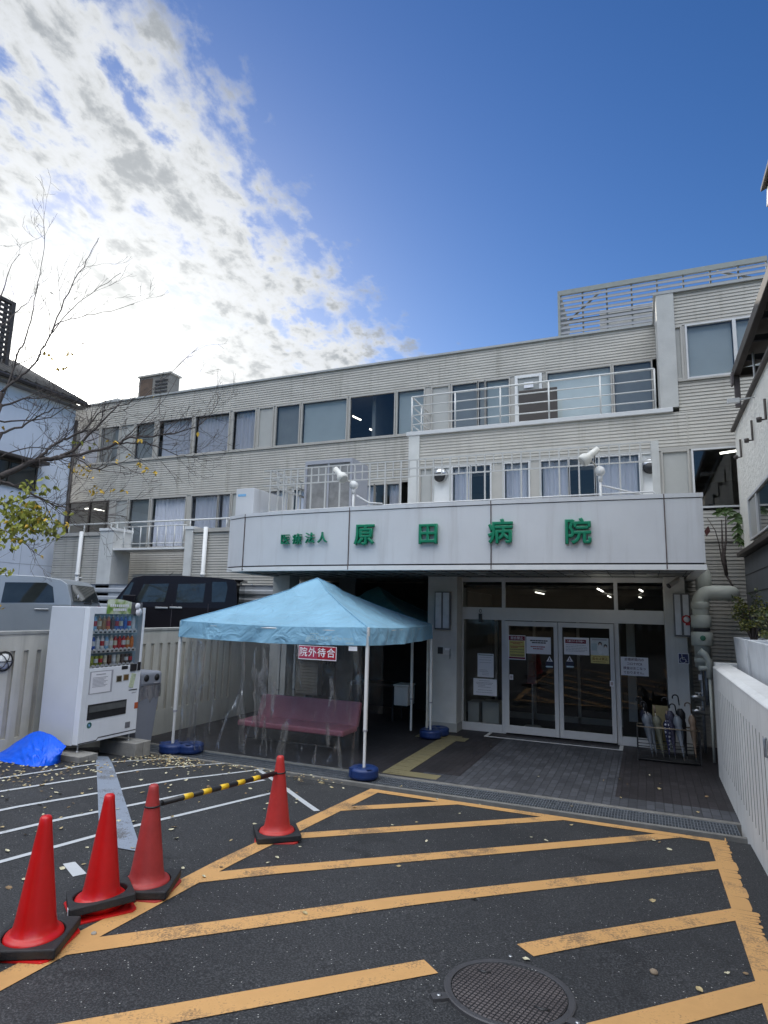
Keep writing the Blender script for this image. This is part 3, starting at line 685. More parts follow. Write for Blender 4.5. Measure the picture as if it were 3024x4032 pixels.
# ------------------------------------------------------------------ entrance canopy (part of the hospital)
ARC = [(-7.56, 9.98), (-7.04, 9.76), (-6.3, 9.66), (-5.5, 9.60), (-4.72, 9.57), (-3.5, 9.555), (-2.22, 9.56), (-1.0, 9.60), (.29, 9.67), (.79, 9.71)]
ZB, ZT = 2.92, 4.02
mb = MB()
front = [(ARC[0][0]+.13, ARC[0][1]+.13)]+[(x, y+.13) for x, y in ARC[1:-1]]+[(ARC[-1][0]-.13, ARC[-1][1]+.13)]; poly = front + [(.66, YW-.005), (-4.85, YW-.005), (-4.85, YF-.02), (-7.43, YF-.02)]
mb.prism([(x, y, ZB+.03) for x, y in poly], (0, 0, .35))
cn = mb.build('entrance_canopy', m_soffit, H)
def arc_band(z0, z1, off, th, mt, name, parent=cn, x0=None, x1=None):
    mb = MB(); pr = None
    pts = [Vector((x, y-off)) for x, y in ARC]
    pts = [Vector((ARC[0][0]-off, YW+1))] + [Vector((ARC[0][0]-off, ARC[0][1]-off*.5))] + pts[1:-1] + [Vector((ARC[-1][0]+off, ARC[-1][1]-off))] + [Vector((ARC[-1][0]+off, YW-.01))]
    inn = [Vector((ARC[0][0]-off+th, YW+1)), Vector((ARC[0][0]-off+th, ARC[0][1]-off*.5+th))] + [Vector((x, y-off+th)) for x, y in ARC[1:-1]] + [Vector((ARC[-1][0]+off-th, ARC[-1][1]-off+th)), Vector((ARC[-1][0]+off-th, YW-.01))]
    for a, b in zip(pts, inn):
        row = [mb.v((a.x, a.y, z0)), mb.v((a.x, a.y, z1)), mb.v((b.x, b.y, z1)), mb.v((b.x, b.y, z0))]
        if pr:
            for i in range(4): mb.b.faces.new((pr[i], pr[(i+1) % 4], row[(i+1) % 4], row[i]))
        pr = row
    return mb.build(name, mt, parent)
arc_band(ZB+.10, ZT-.075, 0, .12, m_fascia, 'fascia')
arc_band(ZT-.062, ZT, .012, .16, m_fascia, 'fascia_cap')
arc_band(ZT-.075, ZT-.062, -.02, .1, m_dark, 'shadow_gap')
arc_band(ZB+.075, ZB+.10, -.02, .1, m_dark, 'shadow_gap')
arc_band(ZB, ZB+.075, .008, .14, m_white, 'fascia_trim')
def arc_y(x):
    for (xa, ya), (xb, yb) in zip(ARC[:-1], ARC[1:]):
        if xa <= x <= xb: return ya+(yb-ya)*(x-xa)/(xb-xa), math.atan2(yb-ya, xb-xa)
    return ARC[-1][1], 0
for X in (-7.04, -4.72, -2.22, .29):
    Y, a = arc_y(X); mb = MB(); mb.box(X-.007, X+.007, Y-.0145, Y+.02, ZB+.01, ZT-.004); mb.build('panel_joint', mat('joint_brown', (.10, .075, .07), .7, .2, 5), cn)
mb = MB(); mb.box(-7.4, .7, 9.95, YW-.02, ZT-.35, ZT-.30); mb.box(-7.4, -4.9, YW-.02, YF-.03, ZT-.35, ZT-.30); mb.build('canopy_deck', m_conc, cn)
mb = MB()
for i in range(22): mb.box(-7.4+i*.38, -7.393+i*.38, 9.72, 12.1, ZB+.022, ZB+.032)
for yy in (10.3, 11.0, 11.7): mb.box(-7.4, .75, yy, yy+.006, ZB+.0215, ZB+.031)
mb.build('soffit_joint', m_dark, cn)
mb = MB()
for xx, yy in ((-2.7, 10.9), (-1.2, 10.9), (.1, 10.9), (-5.5, 10.9)):
    mb.lathe([(.0, 0), (.07, 0), (.085, .012)], (xx, yy, ZB+.008), 16)
mb.build('downlight', mat('downlight_white', (.55, .55, .55), .4), cn)
for ch, px, py, sz in (('医', 617, 1167, .205), ('療', 643, 1166, .205), ('法', 670.5, 1164, .205), ('人', 697, 1163, .205), ('原', 788, 1158, .385), ('田', 925.5, 1156, .365), ('病', 1081.5, 1152, .395), ('院', 1248, 1152, .40)):
    p = oy(px*VS, py*VS, 9.58)
    Y, a = arc_y(p.x); p = oy(px*VS, py*VS, Y-.03)
    put_text('sign_letter', ch, sz, facing_y(p.x, Y-.045, p.z, a), m_green, cn, bold=sz*(.030 if sz > .3 else .004), depth=.022)

# ------------------------------------------------------------------ porch: pillars, glazing, automatic doors
YG = 12.2
q = lambda x, y, Y=YG: oy(1700+x*.6028, 2220+y*.6028, Y)
mb = MB(); xp0, xp1 = -4.02, -3.42
mb.box(xp0, xp1, 11.8, YG+.3, .0, ZB+.03)
pl = mb.build('concrete_pillar', m_conc, H, bevel=.008)
mb = MB(); mb.box(xp0-.012, xp1+.012, 11.788, YG+.2, 0, .16); mb.build('plinth', m_panel, pl)
xg0, xg1 = q(203, 600).x, q(1535, 700).x
mb = MB(); mb.box(xp1, xg0, YG-.02, YG+.2, 0, ZB+.03); mb.build('jamb', m_conc, H)
xq0, xq1 = xg1, .62
mb = MB(); mb.box(xq0, xq1, 11.95, YG+.3, 0, ZB+.03); pr = mb.build('concrete_pillar', m_conc, H, bevel=.006)
mb = MB(); mb.box(xq0-.01, xq1+.01, 11.94, YG, 0, .1); mb.build('plinth', m_panel, pr)
# columns under the left part of the canopy
for px, yy in ((590, 11.6), (732, 12.6)):
    a = oy(px*VS, 1260*VS, yy); mb = MB(); mb.box(a.x, a.x+.42, yy, yy+.42, 0, ZB+.03); mb.build('concrete_pillar', m_conc if px == 590 else mat('pillar_shaded', (.10, .10, .105), .7), H, bevel=.006)  # second column has a darkened copy of the concrete, its shade painted in
E = thing('entrance_glazing', 'glazed hospital entrance front of pale aluminium bars around two sliding doors', 'glass front', ((xg0+xg1)/2, YG, 0))
zb0, zb1 = 2.12, 2.36
X = dict(a=xg0, j0=q(460, 700).x, j1=q(483, 700).x, m0=q(1200, 700).x, m1=q(1230, 700).x, b=xg1)
X['t0'], X['t1'] = q(459, 180).x, q(481, 180).x; X['u0'], X['u1'] = q(1188, 180).x, q(1213, 180).x
mb = MB()
mb.box(X['a'], X['b'], YG-.03, YG+.05, zb0, zb1)                     # beam
mb.box(X['a'], X['b'], YG-.02, YG+.05, ZB-.06, ZB+.03)               # head
for a, b in (('j0', 'j1'), ('m0', 'm1')): mb.box(X[a], X[b], YG-.028, YG+.048, 0, zb0-.001)
for a, b in (('t0', 't1'), ('u0', 'u1')): mb.box(X[a], X[b], YG-.024, YG+.04, zb1+.001, ZB-.061)
mb.box(X['a'], X['j0']-.001, YG-.03, YG+.05, 0, .15); mb.box(X['m1']+.001, X['b'], YG-.03, YG+.05, 0, .15)
mb.box(X['a'], X['a']+.02, YG-.01, YG+.03, .151, zb0-.001)
mb.build('frame', m_alud, E, bevel=.004)
for a, b, z0, z1 in ((X['a'], X['j0'], .15, zb0), (X['m1'], X['b'], .15, zb0), (X['a'], X['t0'], zb1, ZB-.06), (X['t1'], X['u0'], zb1, ZB-.06), (X['u1'], X['b'], zb1, ZB-.06)):
    mb = MB(); mb.face([(a, YG+.01, z0), (b, YG+.01, z0), (b, YG+.01, z1), (a, YG+.01, z1)]); mb.build('pane', m_dglass, E)
xmid = (q(828, 700).x+q(836, 700).x)/2
for x0, x1, lab in ((X['j1']+.004, xmid-.004, 'sliding glass entrance door bearing the red and yellow notice'), (xmid+.004, X['m0']-.004, 'sliding glass entrance door bearing the poster of two nurses')):
    d = thing('sliding_door', lab, 'door', ((x0+x1)/2, YG-.06, 0), 'entrance sliding doors')
    mb = MB(); s = .075; yd = YG-.075
    mb.box(x0, x0+s, yd, yd+.04, .03, zb0-.012); mb.box(x1-s, x1, yd, yd+.04, .03, zb0-.012); mb.box(x0+s, x1-s, yd, yd+.04, .03, .17); mb.box(x0+s, x1-s, yd, yd+.04, zb0-.10, zb0-.012)
    mb.build('frame', m_alud, d, bevel=.004)
    mb = MB(); mb.face([(x0+s, yd+.02, .17), (x1-s, yd+.02, .17), (x1-s, yd+.02, zb0-.1), (x0+s, yd+.02, zb0-.1)]); mb.build('pane', m_dglass, d)
mb = MB(); mb.box(X['j1']-.3, X['m1']+.02, 11.68, 11.72, .005, .011); mb.box(X['j1']-.3, X['j1']-.24, 11.721, YG-.1, .005, .0105); mb.box(X['m1']-.04, X['m1']+.02, 11.721, YG-.1, .005, .0105); mb.build('floor_guide', m_alud, E)
# vestibule behind the doors: floor, ceiling, back wall, inner door frame, white column, lit tubes
mb = MB(); mb.box(-3.9, .62, YG+.06, 16.9, -.1, -.003); mb.build('vestibule_floor', m_pave, E)
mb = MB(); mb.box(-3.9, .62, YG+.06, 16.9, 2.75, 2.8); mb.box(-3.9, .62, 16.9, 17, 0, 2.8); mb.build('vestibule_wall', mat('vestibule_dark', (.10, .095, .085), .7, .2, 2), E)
mb = MB()
for xx in (-3.2, -2.35, -1.42, -.6): mb.box(xx, xx+.06, 14.1, 14.16, 0, 2.2)
mb.box(-3.3, -.5, 14.1, 14.16, 2.2, 2.3); mb.box(-3.14, -.6, 14.1, 14.16, .0, .12); mb.build('inner_door_frame', m_alu, E)
a, b = q(1275, 600, 13.6), q(1330, 600, 13.6)
mb = MB(); mb.box(a.x, b.x, 13.6, 13.8, .2, 2.4); mb.build('inner_column', m_white, E)
mb = MB()
for (xa, ya), (xb, yb) in (((2109, 2332), (2142, 2339)), ((2353, 2318), (2374, 2329)), ((2393, 2346), (2405, 2352)), ((2518, 2322), (2530, 2328)), ((2516, 2351), (2524, 2353))):
    A, B = oz(xa, ya, 2.70), oz(xb, yb, 2.70)
    A = A if A.y < 16.5 else oy(xa, ya, 16.4); B = B if B.y < 16.5 else oy(xb, yb, 16.4); mb.tube([A, B], .012, 6)
mb.build('ceiling_light', m_lamp, E)
# passage under the left half of the canopy: dark back wall with a door
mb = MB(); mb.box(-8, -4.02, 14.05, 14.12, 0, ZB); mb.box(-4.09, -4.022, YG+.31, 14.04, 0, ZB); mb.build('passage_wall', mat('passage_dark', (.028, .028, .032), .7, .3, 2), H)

# ------------------------------------------------------------------ cone helpers: everything local to the thing's own base point
def cone_proto(label, m):
    c = thing('traffic_cone', label, 'traffic cone', (0, 0, 0), 'red traffic cones along the marked box', local=True)
    mb = MB()
    mb.prism([(x, y, 0) for x, y in ((-.16,-.19),(.16,-.19),(.19,-.16),(.19,.16),(.16,.19),(-.16,.19),(-.19,.16),(-.19,-.16))], (0, 0, .018)); mb.build('base_plate', m, c, bevel=.006)
    mb = MB(); mb.lathe([(.155, .016), (.158, .06), (.150, .075), (.132, .08), (.120, .09), (.108, .14), (.036, .655), (.033, .685), (.024, .697), (.0, .70)], seg=32); mb.build('cone_body', m, c, smooth=True)
    return c
def weight_proto(label):
    c = thing('cone_weight', label, 'cone weight', (0, 0, 0), 'black rubber weights round the cones', local=True)
    mb = MB(); a, h = .20, .052; sq = []
    for k in range(32):
        t_ = 2*math.pi*k/32; cx, sy = math.cos(t_), math.sin(t_); s = a/max(abs(cx), abs(sy)); s = min(s, .279)
        sq.append((cx*s, sy*s))
    hole = [(math.cos(2*math.pi*k/32)*.168, math.sin(2*math.pi*k/32)*.168) for k in range(32)]
    R_ = [[mb.v((x, y, z)) for x, y in P_] for P_, z in ((hole, 0), (sq, 0), (sq, h), (hole, h))]
    for i in range(4):
        A, B = R_[i], R_[(i+1) % 4]
        for k in range(32): mb.b.faces.new((A[k], A[(k+1) % 32], B[(k+1) % 32], B[k]))
    mb.build('rubber_ring', m_rubber, c, bevel=.008)
    return c
cone_pts = [((73, 2023), 0.35, 'new'), ((217, 1943), -.55, 'new2'), ((316, 1907), .30, 'old'), ((598, 1797), .55, 'mid'), ((-62, 2128), .25, 'new')]
def ground_at(px, py, up=0.0):
    z = .1
    for i in range(25):
        p = oz(px*VS, py*VS, z+up); z = .5*z+.5*g(p.x, p.y)
    return Vector((p.x, p.y, g(p.x, p.y)))
labs = ['bright red traffic cone at the lower left, nearest whole cone', 'bright red traffic cone with a small white sticker on its black weight', 'faded dull red cone holding the near end of the striped bar',
        'weathered red cone standing alone holding the far end of the striped bar', 'red cone at the lower left corner, only its base corner showing']
wlabs = ['black rubber weight round the nearest whole bright red cone', 'tilted black rubber weight with a white sticker on its side', 'black rubber weight under the faded dull red cone', 'black rubber weight round the lone far cone', 'black rubber weight cut off by the lower left corner']
m_redmid = mat('cone_weathered', (.47, .03, .025), .45, .12, 9, bump=.1, bscale=40, streak=.25, dirt=(.3, .03, .03))
CONES = []
for (pp, rz, kind), lb, wl in zip(cone_pts, labs, wlabs):
    p = ground_at(*pp, up=.05) if pp[0] > 0 else Vector((-3.47, 2.40, g(-3.47, 2.40)))
    c = cone_proto(lb, {'old': m_redold, 'mid': m_redmid}.get(kind, m_red)); c.location = p; c.rotation_euler = (0, 0, rz); c.scale = (1.03, 1.03, 1.035); CONES.append(p)
    wgt = weight_proto(wl); wgt.location = p+Vector((0, 0, .02)); wgt.rotation_euler = (0, 0, rz+(.15 if kind != 'new2' else -.12))
    if kind == 'new2':
        wgt.rotation_euler = (R(4), R(-5), rz-.12); wgt.location = p+Vector((.0, 0, .045))
        mb = MB(); mb.box(.12, .165, -.2035, -.2005, .008, .044); mb.build('sticker', m_paper, wgt)
# striped bar between the two faded cones
a = CONES[2]+Vector((0, 0, .575)); b = CONES[3]+Vector((0, 0, .575)); dv = (b-a); ln = dv.length; dv.normalize()
B = thing('cone_bar', 'black and yellow striped bar hung between two faded red cones', 'cone bar', a)
mb = MB(); mb.tube([a+dv*.09, b-dv*.09], .021, 12); mb.build('bar', m_black, B)
n = 5
for i in range(n):
    s = .25+(ln-.5)*(i+.22)/n*1.02; mb = MB(); mb.tube([a+dv*s, a+dv*(s+(ln-.5)/n*.46)], .0218, 12); mb.build('yellow_band', m_yellow, B)
for p in (a, b):
    mb = MB(); pr = []
    for k in range(21): t_ = 2*math.pi*k/20; pr.append(p+Vector((math.cos(t_)*.055, math.sin(t_)*.055, 0)))
    mb.tube(pr, .006, 6, cap=False); s = dv if p is a else -dv; mb.tube([p+s*.05, p+s*.1], .013, 8); mb.build('ring', m_black, B)

# ------------------------------------------------------------------ blue pop-up tent
m_cloth = None
def cloth(name, col):
    m, t, b = principled(name); L = t.links.new; tc = t.nodes.new('ShaderNodeTexCoord')
    n = nd(t, 'ShaderNodeTexNoise', Scale=2.2, Detail=5.0); L(tc.outputs['Object'], n.inputs['Vector'])
    c = ramp(t, n.outputs[0], [(.3, tuple(x*.86 for x in col)), (.7, tuple(x*1.1 for x in col))]); L(c, b.inputs['Base Color'])
    b.inputs['Roughness'].default_value = .55; b.inputs['Sheen Weight'].default_value = .15
    trl = t.nodes.new('ShaderNodeBsdfTranslucent'); L(c, trl.inputs[0]); mxs = t.nodes.new('ShaderNodeMixShader'); mxs.inputs[0].default_value = .28; L(b.outputs[0], mxs.inputs[1]); L(trl.outputs[0], mxs.inputs[2]); L(mxs.outputs[0], t.nodes['Material Output'].inputs[0])
    n2 = nd(t, 'ShaderNodeTexNoise', Scale=3.0, Detail=3.0, Distortion=1.2); L(tc.outputs['Object'], n2.inputs['Vector'])
    bp = nd(t, 'ShaderNodeBump', Strength=.9, Distance=.08); L(n2.outputs[0], bp.inputs['Height']); L(bp.outputs[0], b.inputs['Normal'])
    return m
m_cloth = cloth('tent_cloth', (.29, .56, .75)); m_cloth2 = cloth('tent_cloth_teal', (.06, .26, .30))
def tent(name, label, c4, zt, apex, m, valance=.25, legs=True, marks=False, rnd_seed=3):
    r = random.Random(rnd_seed)
    T = thing(name, label, 'tent', (apex[0], apex[1], 0), 'pop-up tents before the porch')
    ap = Vector(apex); N = 14; mb = MB()
    for s in range(4):
        A, Bc = Vector((*c4[s], zt)), Vector((*c4[(s+1) % 4], zt)); grid = []
        for i in range(N+1):
            k = i/N; row = []
            for j in range(N+1):
                l = j/N; e = A.lerp(Bc, l); p = e.lerp(ap, k)
                sag = -.075*math.sin(math.pi*k)*(.45+.55*math.sin(math.pi*l)) - .03*math.sin(math.pi*l)*(1-k)**2
                crown = .035 if k > .80 else 0
                row.append(mb.v(p+Vector((0, 0, sag+crown*min(1, (k-.80)/.03) if k > .8 else sag))))
            grid.append(row)
        for i in range(N):
            for j in range(N):
                try: f = mb.b.faces.new((grid[i][j], grid[i][j+1], grid[i+1][j+1], grid[i+1][j])); f.smooth = True
                except ValueError: pass
    bmesh.ops.remove_doubles(mb.b, verts=mb.b.verts[:], dist=.001)
    mb.build('canopy', m, T)
    for s in range(4):                                    # stitched seam along each hip
        A = Vector((*c4[s], zt)); pts = []
        for i in range(N+1): k = i/N; pts.append(A.lerp(ap, k)+Vector((0, 0, .006-.075*math.sin(math.pi*k)*.45+(.035*min(1, (k-.80)/.03) if k > .8 else 0))))
        mb = MB(); mb.tube(pts, .007, 6); mb.build('hip_seam', m, T)
    for s in range(4):
        A, Bc = Vector((*c4[s], zt)), Vector((*c4[(s+1) % 4], zt)); out = Vector(((Bc-A).y, -(Bc-A).x, 0)).normalized(); mb = MB(); prev = None; ph = r.uniform(0, 6); n = 48
        for j in range(n+1):
            l = j/n; e = A.lerp(Bc, l); row = []
            for i in range(6):
                h = i/5; wv = .016*math.sin(l*19+ph+h*2.2)*math.sin(math.pi*l)+.012*math.sin(l*41+h*5+ph)*math.sin(math.pi*l)
                row.append(mb.v(e+out*(.012+wv*(.3+h)+.02*h)+Vector((0, 0, -.03*math.sin(math.pi*l)-valance*h))))
            if prev:
                for i in range(5): f = mb.b.faces.new((prev[i], row[i], row[i+1], prev[i+1])); f.smooth = True
            prev = row
        mb.build('valance', m, T)
        mb = MB(); mb.tube([A+Vector((0, 0, -.06)), Bc+Vector((0, 0, -.06))], .012, 6); mb.build('eave_bar', m_white, T)
    mid = [Vector((*c, zt-.05)) for c in c4]; mb = MB()
    for s in range(4): mb.tube([mid[s], Vector((ap.x, ap.y, ap.z-.12))], .011, 6)
    mb.tube([ap-Vector((0, 0, .03)), ap-Vector((0, 0, .6))], .018, 8); mb.build('roof_rib', m_white, T)
    if legs:
        for c in c4:
            mb = MB(); mb.box(c[0]-.021, c[0]+.021, c[1]+.0, c[1]+.042, g(*c)+.62, zt); mb.box(c[0]-.016, c[0]+.016, c[1]+.004, c[1]+.036, g(*c)+.05, g(*c)+.62)
            lg = mb.build('leg', m_white, T, bevel=.003)
            mb = MB(); mb.box(c[0]-.024, c[0]+.024, c[1]-.003, c[1]+.045, g(*c)+.61, g(*c)+.635); mb.build('lock_collar', m_inkg, lg)
    return T
TC = [(-6.86, 7.96), (-3.62, 8.02), (-3.68, 11.02), (-6.9, 10.98)]
T = tent('pop_up_tent', 'sky blue pop-up tent with a lettered valance shading the red bench', TC, 2.01, (-5.27, 9.5, 2.74), m_cloth)
tent('pop_up_tent', 'dark teal tent half hidden behind the sky blue one in the passage', [(-6.7, 11.25), (-4.14, 11.25), (-4.14, 13.7), (-6.7, 13.7)], 2.06, (-5.42, 12.5, 2.72), m_cloth2, rnd_seed=9)
# faint lettering on the front valance
m_mark = mat('valance_print', (.36, .56, .66), .6, .15, 40)
mb = MB()
s = .7233; bq = lambda x, y: oy(600+x*s, 2200+y*s, 7.93)
p = bq(912, 432); add_text(mb, 'FIELDOOR', .088, facing_y(p.x, 7.905, p.z, .018) @ Matrix(((1, .28, 0, 0), (0, 1, 0, 0), (0, 0, 1, 0), (0, 0, 0, 1))), 0, bold=.004)
p = bq(1035, 435); add_text(mb, 'One touch', .068, facing_y(p.x+.03, 7.907, p.z, .018), 0, bold=.003)
p = bq(1085, 452); mb.box(p.x-.075, p.x+.045, 7.900, 7.903, p.z-.035, p.z-.008)
for cx, cz, rr in ((bq(995, 430).x, bq(995, 430).z+.01, .04), (bq(1105, 418).x, bq(1105, 418).z, .034)):
    for k in range(9):
        a_ = math.pi*k/8; mb.face([(cx+math.cos(a_-.06)*rr*1.2, 7.902, cz+math.sin(a_-.06)*rr*1.2), (cx+math.cos(a_)*rr*2, 7.902, cz+math.sin(a_)*rr*2), (cx+math.cos(a_+.06)*rr*1.2, 7.902, cz+math.sin(a_+.06)*rr*1.2)])
p0, p1 = bq(835, 440), bq(870, 425); mb.face([(p0.x, 7.9, p0.z-.03), (p0.x+.06, 7.9, p0.z-.03), (p0.x+.10, 7.9, p0.z+.045), (p0.x+.03, 7.9, p0.z+.045)])
p = bq(887, 407); mb.box(p.x-.07, p.x+.07, 7.90, 7.903, p.z-.006, p.z+.008)
mb.build('valance_print', m_mark, T, recalc=False)
# water weights at the feet
def weight(p, label, rz=0.0):
    W = thing('tent_weight', label, 'tent weight', (0, 0, 0), 'round blue tent weights', local=True)
    mb = MB(); n = 40; prof = [(.0, .0), (.17, .0), (.195, .02), (.20, .05), (.192, .075), (.20, .10), (.195, .125), (.165, .145), (.05, .145), (.04, .12), (0, .12)]
    mb.lathe(prof, seg=n); mb.build('tank', m_wblue, W, smooth=True)
    mb = MB(); mb.box(-.03, .03, .10, .21, .03, .149); mb.box(-.195, -.12, -.035, .035, .146, .152); mb.build('filler_cap', m_wblue, W, bevel=.008)
    W.location = p; W.rotation_euler = (0, 0, rz); return W
weight(Vector((TC[0][0], TC[0][1]+.02, g(*TC[0]))), 'dark blue tent weight on the left front leg near the drinks machine', .4); weight(Vector((TC[0][0]+.24, TC[0][1]+.16, g(*TC[0]))), 'dark blue tent weight tucked beside and behind the left front one', 2)
weight(Vector((TC[1][0], TC[1][1]+.02, .006)), 'dark blue tent weight standing on the drain at the front right leg', 2.4)
weight(Vector((TC[2][0], TC[2][1]+.02, .01)), 'dark blue tent weight in front of the white pillar foot', .9); weight(Vector((TC[2][0]+.05, TC[2][1]+.33, .01)), 'dark blue tent weight against the pillar foot behind another weight', 1.9)
# a second leg strapped by the pillar
mb = MB(); mb.box(-3.79, -3.755, 11.1, 11.135, .1, 2.0); tag(mb.build('spare_tent_leg', mat('worn_white_pole', (.62, .60, .54), .5, .15, 12, streak=.5, dirt=(.35, .28, .2))), 'worn white pole with rusty patches beside the rear tent leg', 'pole')

# clear vinyl sheets hung round the tent
def vinyl():
    m, t, b = principled('clear_vinyl'); L = t.links.new; t.nodes.remove(b); tc = t.nodes.new('ShaderNodeTexCoord')
    tr = t.nodes.new('ShaderNodeBsdfTransparent'); tr.inputs[0].default_value = (.91, .92, .93, 1)
    gl = t.nodes.new('ShaderNodeBsdfGlossy'); gl.inputs['Roughness'].default_value = .07
    df = t.nodes.new('ShaderNodeBsdfDiffuse'); df.inputs[0].default_value = (.55, .57, .6, 1)
    n = nd(t, 'ShaderNodeTexNoise', Scale=2.6, Detail=6.0, Distortion=1.0); mp = t.nodes.new('ShaderNodeMapping'); L(tc.outputs['Object'], mp.inputs[0]); mp.inputs['Scale'].default_value = (2.4, 2.4, .5); L(mp.outputs[0], n.inputs['Vector'])
    bp = nd(t, 'ShaderNodeBump', Strength=1.0, Distance=.12); L(n.outputs[0], bp.inputs['Height']); L(bp.outputs[0], gl.inputs['Normal'])
    lw = nd(t, 'ShaderNodeLayerWeight', Blend=.35)
    f = mth(t, 'ADD', mth(t, 'MULTIPLY', lw.outputs['Fresnel'], .5), .035, clamp=True)
    m1 = t.nodes.new('ShaderNodeMixShader'); L(f, m1.inputs[0]); L(tr.outputs[0], m1.inputs[1]); L(gl.outputs[0], m1.inputs[2])
    m2 = t.nodes.new('ShaderNodeMixShader'); m2.inputs[0].default_value = .012; L(m1.outputs[0], m2.inputs[1]); L(df.outputs[0], m2.inputs[2])
    L(m2.outputs[0], t.nodes['Material Output'].inputs[0]); return m
m_vinyl = vinyl()
from mathutils import noise
def vinyl_sheet(label, a, b, z0, z1, amp=.04, seed=0.0, cre=.28):
    a, b = Vector(a), Vector(b); ln = (b-a).length; d = (b-a)/ln; nrm_ = Vector((-d.y, d.x, 0)); mb = MB(); nx, nz = int(ln/.03), 50; V = []
    for j in range(nz+1):
        k = j/nz; row = []
        for i in range(nx+1):
            s_ = i/nx*ln; zz = z1+(z0-z1)*k
            o = amp*(.25+k)*(noise.noise((s_*2.2+seed, k*.9, seed))*1.6+noise.noise((s_*6+seed, k*3.2, 4+seed))*.6+cre*max(0, 1-7*abs(noise.noise((s_*3.1+k*1.6+seed, k*2.0-s_*.6, seed+8)))*1.0 if abs(noise.noise((s_*3.1+k*1.6+seed, k*2.0-s_*.6, seed+8))) < .25 else 0))
            row.append(mb.v(a+d*s_+nrm_*o+Vector((0, 0, zz))))
        V.append(row)
    for j in range(nz):
        for i in range(nx): f = mb.b.faces.new((V[j][i], V[j][i+1], V[j+1][i+1], V[j+1][i])); f.smooth = True
    return tag(mb.build('vinyl_sheet', m_vinyl, recalc=False), label, 'vinyl sheet', 'clear vinyl sheets round the tent')
vinyl_sheet('clear vinyl sheet hung across the front left half of the blue tent', (-6.80, 8.05, 0), (-5.25, 8.06, 0), .08, 1.80, .085, 1.3, .5)
vinyl_sheet('clear vinyl sheet before the bench, right half of the tent front', (-5.32, 8.09, 0), (-3.72, 8.09, 0), .06, 1.80, .05, 5.1)
vinyl_sheet('clear vinyl sheet closing the left end of the blue tent', (-6.84, 10.9, 0), (-6.82, 8.12, 0), .10, 1.80, .085, 8.7, .5)
vinyl_sheet('clear vinyl sheet hung deep in the passage behind the bench', (-6.85, 10.94, 0), (-4.6, 10.94, 0), .35, 1.85, .07, 12.9)
# hanging sign
s4 = lambda x, y: oy(1050+x*.24714, 2400+y*.24714, 7.955)
a, b = s4(512, 570), s4(1105, 825)
S = thing('hanging_sign', 'red waiting area sign with four white characters hung from the tent valance', 'sign', ((a.x+b.x)/2, 7.955, a.z))
mb = MB(); mb.box(a.x, b.x, 7.955, 7.965, b.z, a.z); mb.build('board', m_paper, S, bevel=.003)
xm = (a.x+b.x)/2; mb = MB(); mb.box(a.x+.008, xm-.001, 7.952, 7.9545, b.z+.016, a.z-.004); mb.build('left_plate', mat('sign_red_faded', (.42, .045, .10), .35, .12, 5), S)
mb = MB(); mb.box(xm+.001, b.x-.008, 7.952, 7.9545, b.z+.016, a.z-.004); mb.build('right_plate', mat('sign_red', (.38, .012, .03), .35, .06, 5), S)
wd = (b.x-a.x)
for i, ch in enumerate('院外待合'):
    put_text('sign_letter', ch, wd*.225, facing_y(a.x+wd*(.135+.243*i), 7.949, (a.z+b.z)/2+.002), m_paper, S, bold=.0025)
p = s4(1380, 625); mb = MB(); mb.box(p.x-.07, p.x+.06, 7.95, 7.956, p.z-.03, p.z+.03); mb.build('paper_tag', m_paper, S)

# ------------------------------------------------------------------ bench
Bn = thing('lobby_bench', 'long dusty red padded lobby bench under the blue tent', 'bench', (-5.4, 9.3, 0))
m_vin = mat('bench_vinyl', (.36, .12, .155), .42, .10, 5, bump=.1, bscale=12)
mb = MB(); mb.box(-6.40, -4.42, 8.98, 9.52, .29, .385); mb.build('seat', m_vin, Bn, bevel=.03, segs=3)
mb = MB(); mb.prism([(-6.38, 9.50, .34), (-6.38, 9.62, .34), (-6.38, 9.74, .72), (-6.38, 9.65, .74)], (1.94, 0, 0)); mb.build('backrest', m_vin, Bn, bevel=.03, segs=3)
for x in (-6.3, -4.55):
    for y in (9.05, 9.6): mb = MB(); mb.box(x, x+.03, y, y+.03, 0, .30 if y < 9.3 else .36); mb.build('leg', mat('bench_leg', (.12, .09, .09), .5, .1, 5), Bn)
mb = MB(); mb.box(-6.3, -4.52, 9.06, 9.075, .10, .115); mb.build('stretcher', m_dark, Bn)
# loose clear bag and box beyond, in the shade of the passage
mb = MB(); mb.box(-4.75, -4.45, 11.9, 12.3, .38, .75); mb.box(-4.77, -4.43, 11.88, 12.32, .75, .79); tag(mb.build('white_bin', m_white, bevel=.02), 'small white lidded box in the dark passage beside the tent', 'box')
Tb = thing('folding_table', 'dark folding table holding a pale box in the passage', 'table', (-5.3, 12.6, 0))
mb = MB(); mb.box(-6.0, -4.9, 12.3, 12.9, .68, .72); mb.build('table_top', m_brown, Tb)
for x in (-5.95, -4.95):
    for y in (12.34, 12.86): mb = MB(); mb.box(x, x+.03, y-.03, y, .0, .68); mb.build('leg', m_dark, Tb)

